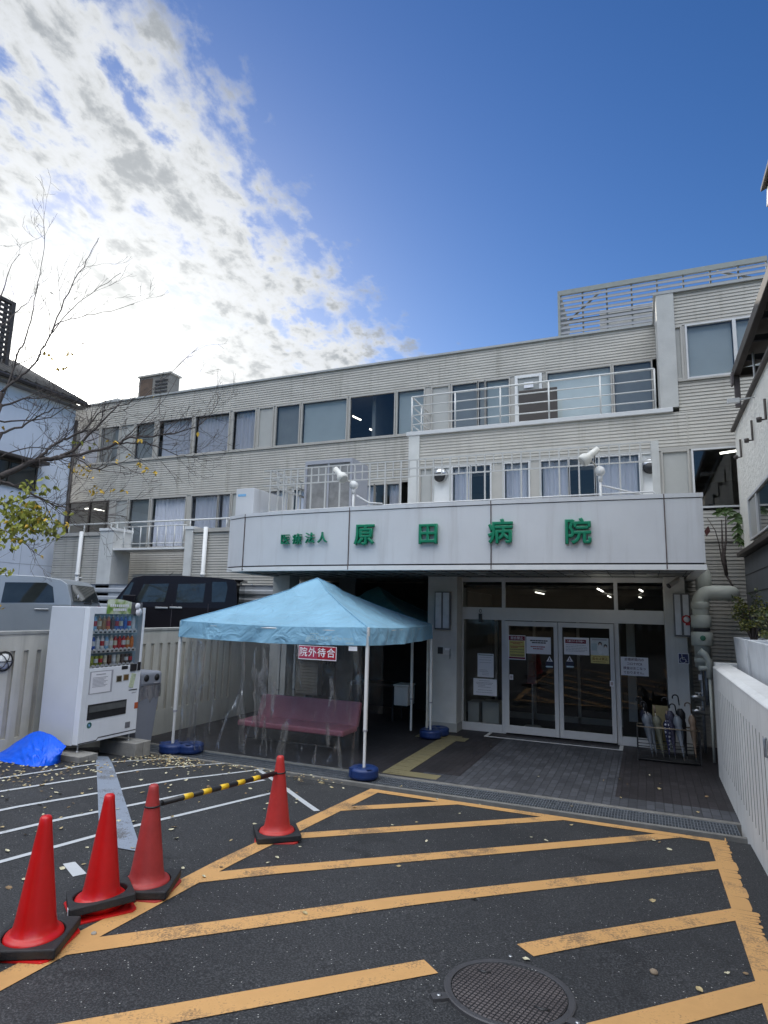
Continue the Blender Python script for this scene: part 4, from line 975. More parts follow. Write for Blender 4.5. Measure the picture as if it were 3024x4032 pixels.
# ------------------------------------------------------------------ drinks machine
VX, V0, V1, VZ0, VZ1 = -7.0, 6.30, 7.33, .37, 2.20
VM = thing('vending_machine', 'white drinks vending machine on concrete blocks against the fence', 'vending machine', (VX-.35, 6.8, VZ0))
vy = lambda u_: V0+(V1-V0)*u_; vz = lambda v_: VZ1-(VZ1-VZ0)*v_
m_vm = mat('machine_white', (.76, .78, .82), .38, .04, 2, coat=.2, streak=.12, dirt=(.45, .45, .46)); m_vms = mat('machine_side', (.60, .62, .66), .45, .05, 1.5, bump=.03, bscale=120)
mb = MB(); mb.box(VX-.74, VX-.10, V0, V1, VZ0, VZ1); mb.build('cabinet', m_vms, VM, bevel=.01)
# door with an opening for the window
u0, u1, w0, w1 = .085, .955, .052, .452
mb = MB(); d0, d1 = VX-.097, VX
mb.box(d0, d1, V0, vy(u0), VZ0+.02, VZ1); mb.box(d0, d1, vy(u1), V1, VZ0+.02, VZ1); mb.box(d0, d1, vy(u0), vy(u1), vz(w0), VZ1); mb.box(d0, d1, vy(u0), vy(u1), VZ0+.02, vz(w1))
dr = mb.build('door', m_vm, VM, bevel=.006)
mb = MB(); mb.box(VX-.0965, VX-.09, vy(u0), vy(u1), vz(w1), vz(w0)); mb.build('display_back', mat('display_back', (.30, .42, .52), .6, .15, 3), VM)
mb = MB(); mb.face([(VX-.006, vy(u0), vz(w1)), (VX-.006, vy(u1), vz(w1)), (VX-.006, vy(u1), vz(w0)), (VX-.006, vy(u0), vz(w0))]); mb.build('display_pane', m_glass, VM)
cols = {k: mat('drink_'+k, c, .35, .12, 30) for k, c in dict(blue=(.03, .12, .50), sky=(.22, .46, .72), tan=(.36, .20, .07), brown=(.10, .04, .02), white=(.66, .70, .74), red=(.45, .02, .03), orange=(.62, .17, .02), green=(.30, .36, .04), pale=(.58, .56, .46), choc=(.09, .07, .065)).items()}
rows = [(.175, .205, ['sky', 'tan', 'tan', 'orange', 'brown', 'blue', 'blue', 'blue', 'sky', 'white'], .030), (.320, .190, ['blue', 'white', 'white', 'sky', 'pale', 'red', 'red', 'red', 'orange', 'orange'], .030), (.438, .135, ['green', 'green', 'green', 'pale', 'brown', 'white', 'pale', 'choc', 'choc', 'choc'], .028)]
for vb, hh, names, rr in rows:
    zb_ = vz(vb)
    mb = MB(); mb.box(VX-.089, VX-.012, vy(.10), vy(.88), zb_-.045, zb_-.004); sh = mb.build('shelf', m_white, VM, bevel=.004)
    for i, nm in enumerate(names):
        Y = vy(.145+i*.0755); x = VX-.052; mb = MB()
        if hh > .15: mb.lathe([(rr*.95, 0), (rr, .01), (rr, hh*.28)], (x, Y, zb_), 12, mi=0); mb.lathe([(rr*1.01, hh*.28), (rr*1.01, hh*.62)], (x, Y, zb_), 12, mi=1); mb.lathe([(rr, hh*.62), (rr*.85, hh*.75), (rr*.42, hh*.88), (rr*.42, hh*.93)], (x, Y, zb_), 12, mi=0); mb.lathe([(rr*.48, hh*.93), (rr*.48, hh), (0, hh)], (x, Y, zb_), 12, mi=2)
        else: mb.lathe([(rr*.85, 0), (rr, .008), (rr, hh*.93), (rr*.85, hh), (0, hh)], (x, Y, zb_), 12, mi=0); mb.lathe([(rr*1.01, hh*.3), (rr*1.01, hh*.7)], (x, Y, zb_), 12, mi=1)
        mb.build('bottle' if hh > .15 else 'drink_can', [cols[nm], cols[['white', nm, 'pale', 'red'][(i*7+len(nm)) % 4]], cols['white']], VM, recalc=False)
        mb = MB(); mb.box(VX-.0125, VX-.0105, Y-.02, Y+.02, zb_-.036, zb_-.014); mb.build('button', m_dark, sh)
        mb = MB(); mb.box(VX-.0125, VX-.011, Y-.026, Y+.026, zb_-.004, zb_+.016); mb.build('price_tag', m_paper, sh)
def plate(name, ua, ub, va, vb, m, out=.004, th=.006):
    mb = MB(); mb.box(VX+.0005, VX+out, vy(ua), vy(ub), vz(vb), vz(va)); return mb.build(name, m, VM, bevel=.001)
o = plate('notice_window', .10, .49, .475, .64, m_inkg); mb = MB(); mb.box(VX+.0045, VX+.006, vy(.12), vy(.455), vz(.635), vz(.482)); nt = mb.build('notice', m_paper, o)
mb = MB()
mb.box(VX+.0065, VX+.0075, vy(.2), vy(.36), vz(.505), vz(.497))
for i in range(8): mb.box(VX+.0065, VX+.0075, vy(.15), vy(.40-.03*(i % 3)), vz(.525+i*.0095), vz(.521+i*.0095))
mb.build('printing', m_inkg, nt)
plate('coin_display', .635, .745, .455, .482, m_black); plate('bill_slot', .79, .90, .447, .50, m_black, .018); plate('card_reader', .925, .98, .435, .50, m_black, .012)
o = plate('return_cup', .55, .655, .525, .575, m_alu); mb = MB(); mb.box(VX+.0045, VX+.006, vy(.562), vy(.643), vz(.570), vz(.530)); mb.build('dark_opening', mat('cup_brown', (.05, .04, .02), .5), o)
o = plate('coin_slot', .675, .78, .52, .57, m_alu); mb = MB(); mb.box(VX+.0045, VX+.006, vy(.687), vy(.768), vz(.565), vz(.525)); mb.build('dark_opening', mat('slot_brown', (.14, .075, .02), .5), o)
mb = MB(); mb.rbox((VX+.004, vy(.85), vz(.575)), (.004, .085, .20), tilt=Matrix.Rotation(R(-12), 4, 'X')); lf = mb.build('leaflet', mat('leaflet_green', (.52, .58, .40), .5, .25, 30), VM)
plate('slit', .80, .955, .645, .652, m_black)
mb = MB(); mb.box(VX+.0005, VX+.003, vy(.86), vy(.94), vz(.675), vz(.668)); mb.build('printing', m_inkg, VM)
o = plate('pickup_flap', .115, .775, .715, .825, m_black, .006); mb = MB(); mb.box(VX+.0065, VX+.014, vy(.135), vy(.757), vz(.772), vz(.728)); mb.build('flap_window', mat('flap_smoke', (.10, .105, .105), .2, .2, 8), o)
plate('lock_plate', .785, .875, .893, .938, mat('lock_grey', (.16, .16, .18), .5)); plate('sticker', .93, .995, .752, .80, mat('sticker_orange', (.42, .09, .03), .5, .3, 50))
mb = MB(); mb.lathe([(.030, 0), (.030, .002), (.040, .002), (.040, 0)], (VX+.001, vy(.165), vz(.862)), 28, 'X'); mb.build('recycling_emblem', mat('emblem_green', (.08, .25, .22), .5), VM)
mb = MB(); mb.rbox((VX+.0015, vy(.165), vz(.862)), (.001, .022, .034), tilt=Matrix.Rotation(R(25), 4, 'X')); mb.build('emblem_mark', cols['sky'], VM)
mb = MB(); mb.box(VX+.0005, VX+.003, vy(.01), vy(.30), vz(.985), vz(.978)); mb.prism([(VX+.0005, vy(.30), vz(.985)), (VX+.0005, vy(.33), vz(.968)), (VX+.0005, vy(.33), vz(.961)), (VX+.0005, vy(.30), vz(.978))], (.0025, 0, 0)); mb.box(VX+.0005, VX+.003, vy(.33), vy(.99), vz(.968), vz(.961)); mb.build('kick_line', m_dark, VM)
for yy in (V0+.07, V1-.07):
    for xx in (VX-.06, VX-.66): mb = MB(); mb.tube([(xx, yy, VZ0+.01), (xx, yy, .30)], .012, 8); mb.lathe([(.025, 0), (.025, .015)], (xx, yy, .285), 10); mb.build('foot', m_steel, VM)
# sheet with a picture stuck along the top edge of the machine
mb = MB(); pr = None; n = 24
for i in range(n+1):
    k = i/n; Y = vy(.27+.66*k); zt_ = VZ1+.095+.022*math.sin(k*5.0+.5); row = [mb.v((VX+.010+.008*math.sin(k*7), Y, vz(.05))), mb.v((VX+.012+.02*math.sin(k*5), Y, zt_))]
    if pr:
        f = mb.b.faces.new((pr[0], row[0], row[1], pr[1])); f.smooth = True; f.material_index = 0 if k < .68 else 1
    pr = row
def pic(name):
    m, t, b = principled(name); tc = t.nodes.new('ShaderNodeTexCoord'); n_ = nd(t, 'ShaderNodeTexNoise', Scale=9.0, Detail=2.0); t.links.new(tc.outputs['Object'], n_.inputs['Vector'])
    t.links.new(ramp(t, n_.outputs[0], [(.35, (.16, .30, .06)), (.5, (.52, .60, .30)), (.62, (.66, .70, .58))]), b.inputs['Base Color']); return m
tp = mb.build('top_sheet', [pic('leafy_print'), mat('dark_print', (.10, .10, .11), .5, .6, 12)], VM, recalc=False)
mb = MB()
for i in range(9): Y = vy(.30+.038*i); mb.box(VX+.034, VX+.036, Y, Y+.026, vz(-.005), vz(-.024))
for i in range(7): Y = vy(.36+.034*i); mb.box(VX+.034, VX+.036, Y, Y+.024, vz(.026), vz(.008))
mb.build('printing', m_paper, tp)
mb = MB(); mb.lathe([(0, 0), (.05, .001), (.05, .004), (0, .005)], (VX+.034, vy(.80), vz(-.012)), 20, 'X'); mb.lathe([(0, 0), (.06, .001), (.06, .004), (0, .005)], (VX+.033, vy(.83), vz(.035)), 20, 'X'); mb.build('picture_shape', m_paper, tp)
# concrete blocks
m_blk = mat('block_concrete', (.27, .26, .24), .85, .2, 8, .4, 50)
def block(x0, x1, y0, y1, label):
    z0 = g((x0+x1)/2, (y0+y1)/2)-.01; mb = MB(); ym = (y0+y1)/2
    mb.box(x0, x1, y0, ym-.004, z0, .288); mb.box(x0, x1, ym+.004, y1, z0, .288)
    o = mb.build('concrete_block', m_blk, bevel=.008); tag(o, label, 'concrete block', 'blocks under the vending machine')
block(-7.42, -6.80, 6.18, 6.48, 'concrete block under the near end of the vending machine'); block(-7.46, -6.78, 7.12, 7.42, 'concrete block under the far end of the vending machine')
# recycling bin behind the machine
Rb = thing('recycling_bin', 'pale grey recycling bin with two round holes behind the vending machine', 'bin', (-7.45, 7.75, .1))
mb = MB(); mb.prism([(-7.22, 7.56, .10), (-7.22, 7.90, .10), (-7.66, 7.90, .10), (-7.66, 7.56, .10)], (0, 0, .03))
V = []
for z, e in ((.12, 0), (.82, .045), (1.10, .06)): V.append([mb.v(p_) for p_ in ((-7.22+e, 7.56-e, z), (-7.22+e, 7.90+e, z), (-7.68-e, 7.90+e, z), (-7.68-e, 7.56-e, z))])
for i in range(2):
    for k in range(4): mb.b.faces.new((V[i][k], V[i][(k+1) % 4], V[i+1][(k+1) % 4], V[i+1][k]))
mb.b.faces.new(V[2]); m_bin = mat('bin_grey', (.25, .265, .31), .55, .06, 3); mb.build('bin_body', m_bin, Rb, bevel=.01)
mb = MB(); mb.box(-7.74, -7.14, 7.50, 7.96, 1.0, 1.22); ld = mb.build('lid', m_bin, Rb, bevel=.05, segs=3)
for yy in (7.61, 7.83): mb = MB(); mb.lathe([(0, 0), (.052, .001), (.052, .004), (0, .005)], (-7.139, yy, 1.13), 20, 'X'); mb.build('hole', m_black, ld)
mb = MB(); mb.box(-7.139, -7.136, 7.77, 7.89, 1.04, 1.055); mb.build('printing', m_inkg, ld)
mb = MB(); n = 40; pr = None
for i in range(n+1):
    k = i/n*4; s_ = int(min(3, k)); f_ = k-s_; C4 = [(-7.15, 7.51), (-7.15, 7.95), (-7.73, 7.95), (-7.73, 7.51), (-7.15, 7.51)]; x_ = C4[s_][0]+(C4[s_+1][0]-C4[s_][0])*f_; y_ = C4[s_][1]+(C4[s_+1][1]-C4[s_][1])*f_
    row = [mb.v((x_, y_, 1.02)), mb.v((x_+rnd.uniform(-.015, .02), y_+rnd.uniform(-.015, .015), .9)), mb.v((x_, y_, .78+rnd.uniform(-.05, .05)))]
    if pr:
        for j in range(2): mb.b.faces.new((pr[j], row[j], row[j+1], pr[j+1]))
    pr = row
mb.build('bin_bag', m_vinyl, Rb, smooth=True, recalc=False)
# folded blue tarpaulin leaning in the corner between the fence and the machine
TPn = thing('blue_tarpaulin', 'crumpled bright blue tarpaulin heaped beside the vending machine', 'tarpaulin', (-7.4, 5.9, .2))
def gp(x, y):
    z = .2
    for i in range(20): p = oz(x, y, z); z = .5*z+.5*g(p.x, p.y)
    return Vector((p.x, p.y, g(p.x, p.y)+.006))
def spline(pts, k):
    n = len(pts)-1; f = min(n-1e-6, k*n); i = int(f); s_ = f-i; a_, b_, c_, d_ = pts[max(0, i-1)], pts[i], pts[i+1], pts[min(n, i+2)]
    return .5*((2*b_)+(-a_+c_)*s_+(2*a_-5*b_+4*c_-d_)*s_*s_+(-a_+3*b_-3*c_+d_)*s_**3)
low = [gp(*p_) for p_ in ((-90, 2988), (0, 3000), (60, 3010), (103, 3017), (140, 3021), (165, 3019))]
top = [oy(x, y, Y) for x, y, Y in ((-90, 2990, 5.72), (0, 2962, 5.88), (60, 2924, 6.02), (110, 2893, 6.12), (147, 2879, 6.18), (180, 2886, 6.2))]
def patch(lo_, hi_, amp, sd, nx=44, ny=26, bulge=.05, back=False):
    mb = MB(); V = []
    for j in range(ny+1):
        t_ = j/ny; row = []
        for i in range(nx+1):
            k = i/nx; p_ = spline(lo_, k).lerp(spline(hi_, k), t_); e_ = min(1, t_*6)
            cr = abs(noise.noise((k*5+t_*2+sd, t_*3-k*2, sd)))*1.3-.25+.5*noise.noise((k*14+sd, t_*6, 2.2))
            p_ = p_+Vector((.55, -.75, .25))*(bulge*math.sin(math.pi*t_)*(.4+k)-amp*cr*e_*(.35+.65*k)); p_.z = max(p_.z, g(p_.x, p_.y)+.006); row.append(mb.v(p_))
        V.append(row)
    for j in range(ny):
        for i in range(nx): f = mb.b.faces.new((V[j][i], V[j][i+1], V[j+1][i+1], V[j+1][i])); f.smooth = True
    return mb
patch(low, top, .065, 1.0).build('front_fold', m_blue, TPn, recalc=False)
patch([p_+Vector((-.12, .30, -.0)) for p_ in low], [p_+Vector((0, .01, .0)) for p_ in top], .02, 4.0, bulge=0).build('back_fold', m_blue, TPn, recalc=False)
for k in range(4):
    o_ = k*.035
    lo_ = [gp(118+k*20, 3020), gp(150+k*22, 3021-k*3), gp(178+k*20, 3017-k*5)]; hi_ = [oy(150+k*16, 2884+k*5, 6.18-o_), oy(196+k*14, 2890+k*11, 6.19-o_), oy(226+k*12, 2908+k*10, 6.17-o_)]
    patch(lo_, hi_, .05, 7.0+k*2.3, 20, 22, bulge=.05+.01*k).build('side_fold', m_blue, TPn, recalc=False)

# ------------------------------------------------------------------ fence / retaining wall on the left, white wall on the right
m_fence = mat('fence_cream', (.58, .56, .50), .7, .10, 2, .12, 70, streak=.4, dirt=(.25, .24, .21))
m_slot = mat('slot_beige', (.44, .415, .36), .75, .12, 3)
def slotted_wall(root, x_face, side, y0, y1, z0, z1, slots, wslot, sz0, sz1, th, mt, deep=.03, inner=None):
    """wall along Y whose face at x_face (side=+1 faces +X) has vertical grooves at the given Y positions"""
    mb = MB(); xb = x_face-side*th; xm_ = x_face-side*deep
    mb.box(xb, xm_, y0, y1, z0, z1); ys = sorted(slots)
    mb.box(xm_, x_face, y0, y1, sz1, z1); mb.box(xm_, x_face, y0, y1, z0, sz0); prev_ = y0
    for s_ in ys: mb.box(xm_, x_face, prev_, s_-wslot/2, sz0, sz1); prev_ = s_+wslot/2
    mb.box(xm_, x_face, prev_, y1, sz0, sz1)
    bmesh.ops.recalc_face_normals(mb.b, faces=mb.b.faces[:])
    for f in mb.b.faces:                                   # the inside of the grooves takes a second, darker colour
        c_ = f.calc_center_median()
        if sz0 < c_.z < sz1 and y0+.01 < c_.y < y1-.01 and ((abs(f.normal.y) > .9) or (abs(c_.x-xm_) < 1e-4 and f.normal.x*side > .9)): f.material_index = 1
    return mb.build('wall_panel', [mt, inner], root, recalc=False)
F = thing('retaining_fence', 'cream concrete fence with vertical grooves behind the vending machine', 'fence', (-8.1, 8.5, 0))
fr_ = lambda x, y=2450: ox(x, y, -8.0).y
sl_ = [fr_(95, 2640), fr_(146, 2640)]; stp = sl_[1]-sl_[0]
slots = [sl_[0]+i*stp for i in range(-8, 24) if sl_[0]+i*stp < 11.9]
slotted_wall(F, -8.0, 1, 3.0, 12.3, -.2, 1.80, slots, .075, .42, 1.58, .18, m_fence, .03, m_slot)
mb = MB(); mb.box(-8.2, -7.985, 3.0, 12.3, 1.80, 1.845); mb.build('coping', mat('coping_grey', (.36, .36, .34), .7, .1, 4, streak=.4), F, bevel=.006)
c_ = ox(12, 2604, -8.0)
Lb = thing('fence_lamp', 'round white bulkhead lamp with a black wire cage on the fence', 'lamp', (-8, c_.y, c_.z))
mb = MB(); mb.lathe([(.105, 0), (.10, .03), (.07, .06), (0, .075)], (-8.0, c_.y, c_.z), 24, 'X'); mb.build('globe', m_white, Lb, smooth=True)
mb = MB(); mb.tube([(-7.985, c_.y+.125*math.cos(k*math.pi/12), c_.z+.125*math.sin(k*math.pi/12)) for k in range(25)], .011, 6, cap=False)
for k in range(6):
    a_ = math.pi*k/3; mb.tube([(-7.985, c_.y+.125*math.cos(a_), c_.z+.125*math.sin(a_)), (-7.93, c_.y+.075*math.cos(a_), c_.z+.075*math.sin(a_)), (-7.915, c_.y, c_.z)], .006, 5)
mb.build('cage', m_black, Lb)
RW = thing('boundary_wall', 'white rendered boundary wall with fine vertical grooves along the right side', 'wall', (.95, 7, 0))
m_rw = mat('wall_white_render', (.74, .74, .73), .75, .08, 2, .12, 90, streak=.4, dirt=(.40, .39, .37))
rs = [ox(p_, 2900, .87).y for p_ in (3019, 3004, 2990, 2977)]; st_ = (rs[3]-rs[0])/3
slots = [rs[0]+i*st_ for i in range(-26, 22) if 1.5 < rs[0]+i*st_ < 9.9]
slotted_wall(RW, .87, -1, -1.5, 10.6, -.2, 1.53, slots, .034, .30, 1.27, .22, m_rw, .04, mat('groove_shade', (.22, .22, .215), .85, .15, 6))  # groove colour darkened to paint in the shade inside them
mb = MB(); mb.prism([(.862, -1.5, 1.53), (1.11, -1.5, 1.53), (1.11, -1.5, 1.585), (.93, -1.5, 1.575), (.87, -1.5, 1.545)], (0, 12.1, 0)); mb.build('coping', m_rw, RW, bevel=.008)
mb = MB(); mb.box(.90, 1.5, 10.601, 10.8, 1.2, 1.60); mb.build('return_ledge', m_rw, RW, bevel=.01)
hp = ox(3023, 2945, .87)
mb = MB(); mb.tube([(.865, hp.y, hp.z+.07), (.85, hp.y, hp.z+.07), (.85, hp.y, hp.z-.07), (.865, hp.y, hp.z-.07)], .012, 8); tag(mb.build('grab_handle', m_galv), 'short metal handle fixed to the white boundary wall at the right edge', 'handle')

# ------------------------------------------------------------------ parked cars on the upper car park
m_cglass = mat('car_glass', (.03, .036, .036), .04, .3, 3, spec=.75)
m_tyre = mat('tyre', (.02, .02, .02), .8)
def car_paint(name, col, metal=.3):
    return mat(name, col, .32, .05, 3, metal=metal, coat=.12, spec=.25)
CA = R(30); AX = Vector((math.cos(CA), math.sin(CA), 0)); NX = Vector((-math.sin(CA), math.cos(CA), 0))     # the cars stand at 30 degrees to the hospital
def car(label, pivot, prof, belt, wid, mt, wins, wheels, zg, cat='car'):
    """local frame: x along the car with its rear end at 0, y across from the near side, heights in world metres"""
    C = thing('parked_car', label, cat, (pivot.x, pivot.y, 0), 'cars parked behind the fence', local=True); C.rotation_euler = (0, 0, CA)
    y0, y1 = 0.0, wid
    ztop = max(p[1] for p in prof); inset = lambda z: 0.0 if z < belt else .09*(z-belt)/(ztop-belt)
    ins2 = lambda z: inset(z)+(.05*(1-min(1, (z-zg)/.35)) if z < zg+.35 else 0)
    def clip(poly, keep_low):
        out = []
        for (xa, za), (xb, zb) in zip(poly, poly[1:]+poly[:1]):
            ia, ib = (za <= belt) == keep_low, (zb <= belt) == keep_low
            if ia: out.append((xa, za))
            if ia != ib: k = (belt-za)/(zb-za); out.append((xa+(xb-xa)*k, belt))
        return [p_ for i_, p_ in enumerate(out) if abs(p_[0]-out[i_-1][0])+abs(p_[1]-out[i_-1][1]) > 1e-4]
    mb = MB(); full = []
    for a_, b_ in zip(prof, prof[1:]+prof[:1]):
        full.append(a_)
        if (a_[1]-belt)*(b_[1]-belt) < 0: k = (belt-a_[1])/(b_[1]-a_[1]); full.append((a_[0]+(b_[0]-a_[0])*k, belt))
    VV = {}
    def vert(x, z, s_): 
        key = (round(x, 5), round(z, 5), s_)
        if key not in VV: VV[key] = mb.v((x, y0+inset(z) if s_ == 0 else y1-inset(z), z))
        return VV[key]
    for low in (True, False):
        pl_ = clip(prof, low)
        for s_ in (0, 1): mb.b.faces.new([vert(x, z, s_) for x, z in pl_])
    for a_, b_ in zip(full, full[1:]+full[:1]): mb.b.faces.new((vert(*a_, 0), vert(*b_, 0), vert(*b_, 1), vert(*a_, 1)))
    mb.build('body', mt, C, bevel=.03, segs=3, smooth=False)
    for nm, poly in wins:
        for sd in (0, 1):
            mb = MB(); mb.prism([(x, (y0+inset(z)-.004) if sd == 0 else (y1-inset(z)+.004), z) for x, z in poly], (0, .006 if sd == 0 else -.006, 0)); mb.build(nm, m_cglass, C)
    for x, r in wheels:
        for sd in (y0+.02, y1-.22):
            mb = MB(); mb.lathe([(r*.6, 0), (r*.95, .0), (r, .03), (r, .17), (r*.95, .2), (r*.6, .2)], (x, sd, zg+r), 24, 'Y'); wv = mb.build('wheel', m_tyre, C)
            mb = MB(); mb.lathe([(0, .03), (r*.2, .02), (r*.58, .045), (r*.62, .1)], (x, sd, zg+r), 20, 'Y'); rim = mb.build('rim', m_steel, wv)
            mb = MB(); mb.lathe([(r*1.02, -.026), (r*1.16, -.024), (r*1.16, .1), (r*1.02, .1)], (x, sd, zg+r), 24, 'Y'); mb.build('wheel_arch', m_black, C)
    return C, inset
ZG = 1.12
def on_side(pivot):
    k = NX.dot(pivot)
    def f(x, y): p_ = opl(x, y, NX, k); return (AX.dot(p_-pivot), p_.z)
    return f
# black box-shaped van
pv = ox(514*VS, 1300*VS, -8.32); pv.z = 0; sd_ = on_side(pv); qx = lambda x, y: sd_(x*VS, y*VS); q4 = lambda x, y: sd_(x*.66305, 2150+y*.66305)
rf, wb, hd = qx(292, 1243)[0], qx(238, 1309)[0], qx(204, 1318)[0]; re = -.03; bz = qx(330, 1311)[1]; tz = qx(400, 1243)[1]
prof = [(hd-.12, ZG+.35), (hd-.10, ZG+.75), (hd-.02, bz-.10), (hd+.25, bz-.015), (wb, bz+.01), (rf-.05, tz-.07), (rf+.15, tz-.02), (rf+.9, tz), (re-.6, tz-.015), (re-.10, tz-.05), (re-.03, tz-.12), (re+.03, bz), (re+.03, ZG+.55), (re-.02, ZG+.28), (hd+.1, ZG+.25)]
m_van = car_paint('van_paint', (.010, .008, .011), .1)
wins = [('side_window', [q4(800, 332), q4(850, 226), q4(1000, 222), q4(975, 332)]), ('side_window', [q4(1042, 335), q4(1055, 225), q4(1218, 222), q4(1205, 335)]), ('quarter_window', [q4(1256, 333), q4(1258, 212), q4(1342, 212), q4(1350, 250), q4(1335, 333)]), ('quarter_window', [q4(700, 330), q4(775, 215), q4(790, 215), q4(752, 330)])]
C, ins = car('black box-shaped van with chrome door handles behind the fence', pv, prof, bz, 1.47, m_van, wins, ((hd+.62, .29), (re-.55, .29)), ZG, cat='van')
m_screen = glass('screen_glass', (.55, .66, .62), .22)
mb = MB(); p0 = (wb+.06, bz+.06); p1 = (rf-.06, tz-.12)
mb.face([(p0[0]-.035, .10, p0[1]), (p0[0]-.035, 1.37, p0[1]), (p1[0]-.035, 1.30, p1[1]), (p1[0]-.035, .17, p1[1])]); mb.build('windscreen', m_screen, C, solid=.004)
for p_ in (q4(960, 367), q4(1045, 366)):
    mb = MB(); mb.box(p_[0]-.13, p_[0]+.13, -.035, -.012, p_[1]-.018, p_[1]+.018); mb.build('door_handle', m_steel, C, bevel=.006)
mb = MB(); p_ = q4(782, 312); mb.box(p_[0]-.14, p_[0]+.13, -.20, -.04, p_[1]-.075, p_[1]+.075); mb.box(p_[0]-.05, p_[0]+.03, -.05, .03, p_[1]-.05, p_[1]-.02); mb.build('wing_mirror', m_van, C, bevel=.03, segs=3)
mb = MB(); mb.box(re-.12, re+.10, .2, 1.27, tz-.075, tz-.045); mb.build('roof_spoiler', m_van, C, bevel=.01)
mb = MB(); mb.tube([(rf+.5, .8, tz-.01), (rf+.64, .8, tz+.10)], .006, 5); mb.build('aerial', m_black, C)
m_pillar = mat('van_pillar_strip', (.06, .05, .06), .35)
for px in (1022, 1237): p_ = q4(px, 345); mb = MB(); mb.box(p_[0]-.006, p_[0]+.006, -.003, .01, ZG+.4, p_[1]); mb.build('door_seam', m_pillar, C)
mb = MB(); mb.box(re+.028, re+.036, .12, 1.35, bz+.02, tz-.16); mb.build('rear_window', m_cglass, C)
# silver small estate
pv = ox(160*VS, 1300*VS, -8.75); pv.z = 0; sd_ = on_side(pv); q3 = lambda x, y: sd_(x*.339, 1700+y*.339)
bz = q3(400, 2000)[1]; tz = q3(300, 1655)[1]; re = -.02; fx = re-3.4
prof = [(fx, ZG+.4), (fx+.05, ZG+.85), (fx+.3, bz-.06), (fx+.75, bz+.01), (fx+1.3, tz-.12), (fx+1.6, tz-.03), (re-1.4, tz), (re-.55, tz-.02), (re-.25, tz-.07), (re-.14, tz-.14), (re-.03, bz+.05), (re+.01, bz-.15), (re+.02, ZG+.5), (re-.04, ZG+.28), (fx+.1, ZG+.27)]
m_sil = car_paint('silver_paint', (.36, .39, .42), .35)
wins = [('side_window', [q3(10, 1985), q3(40, 1745), q3(520, 1750), q3(600, 1800), q3(630, 1985)]), ('side_window', [(fx+1.05, bz+.04), (fx+1.42, tz-.13), (re-2.05, tz-.11), (re-2.05, bz+.04)])]
C, ins = car('silver compact car with a white sticker on its rear window', pv, prof, bz, 1.47, m_sil, wins, ((re-.66, .30), (fx+.62, .30)), ZG)
mb = MB(); mb.face([(re-.118, .20, tz-.15), (re-.118, 1.27, tz-.15), (re-.018, 1.36, bz+.055), (re-.018, .11, bz+.055)]); mb.build('rear_window', m_cglass, C, solid=.02)
mb = MB(); mb.lathe([(0, 0), (.045, .001), (0, .003)], (re-.02, .28, bz+.13), 16, 'X'); mb.build('sticker', m_paper, C)
p_ = q3(487, 2062); mb = MB(); mb.box(p_[0]-.11, p_[0]+.11, -.03, -.008, p_[1]-.014, p_[1]+.014); mb.build('door_handle', m_steel, C, bevel=.006)
mb = MB(); mb.tube([(re-.10, .5, bz+.03), (re+.05, .75, bz+.02), (re-.03, 1.0, bz+.09)], .012, 6); mb.build('rear_wiper', m_black, C)
x_ = q3(690, 1985)[0]; mb = MB(); mb.box(x_-.004, x_+.004, -.003, .01, ZG+.75, bz-.02); mb.build('door_seam', m_black, C)
for sd in (.05, 1.30): mb = MB(); mb.box(re-.06, re+.03, sd, sd+.12, bz-.33, bz-.02); mb.build('tail_lamp', mat('tail_red', (.30, .02, .02), .2, coat=1), C, bevel=.02)
# grey corrugated hoarding behind the cars
Hf = thing('corrugated_hoarding', 'low grey fence of horizontal corrugated sheets behind the parked cars', 'fence', (-11, 12.7, 1.1))
a_ = oy(300*VS, 1262*VS, 12.72).z; mb = MB(); pr = None; n = 48
for i in range(n+1):
    z = 1.1+(a_-1.1)*i/n; y = 12.72+(.02 if (i//3) % 2 else -.02); row = [mb.v((-15.8, y, z)), mb.v((-6.6, y, z))]
    if pr: mb.b.faces.new((pr[0], pr[1], row[1], row[0]))
    pr = row
mb.build('sheet', mat('hoarding_grey', (.40, .42, .45), .5, .1, 3), Hf)
mb = MB()
for x in (-15.5, -13.3, -11.1, -8.9, -6.7): mb.tube([(x, 12.765, 1.0), (x, 12.765, a_+.03)], .022, 6)
mb.build('post', m_galv, Hf)

# ------------------------------------------------------------------ neighbouring houses
m_hw = mat('house_white_blue', (.68, .73, .83), .7, .05, 1.5, .08, 60, streak=.12, dirt=(.45, .47, .50))
XH = -16.3; c0 = ox(164*VS, 890*VS, XH); yh1 = c0.y
HL = thing('white_house', 'white rendered house with a dark tiled roof at the far left', 'house', (XH-3, 9, 0))
ztw = ox(150*VS, 905*VS, XH).z
ez = ox(166*VS, 866*VS, XH+.3).z
mb = MB(); mb.box(XH-7, XH, 3.0, yh1, 0, ez+.02); mb.build('wall', m_hw, HL)
mb = MB(); mb.tube([(XH+.05, yh1+.02, .5), (XH+.05, yh1+.02, ztw)], .05, 8); mb.build('rain_pipe', m_brown, HL)
m_tile = mat('roof_tile_dark', (.075, .068, .062), .6, .3, 10, .4, 30)
ez = ox(166*VS, 866*VS, XH+.3).z; ez0 = ox(0, 775*VS, XH+.5)
mb = MB(); yq = yh1+.16; mb.prism([(XH+.30, yq, ez-.10), (XH+.35, yq, ez), (XH-3.4, yq, ez+1.9), (XH-7.5, yq, ez), (XH-7.4, yq, ez-.10), (XH-3.4, yq, ez+1.75)], (0, -(yq-2.6), 0)); mb.build('roof', m_tile, HL)
mb = MB()
for i in range(34): y = yq-.1-i*.3; mb.tube([(XH+.37, y, ez+.02), (XH-3.3, y, ez+1.92)], .045, 6)
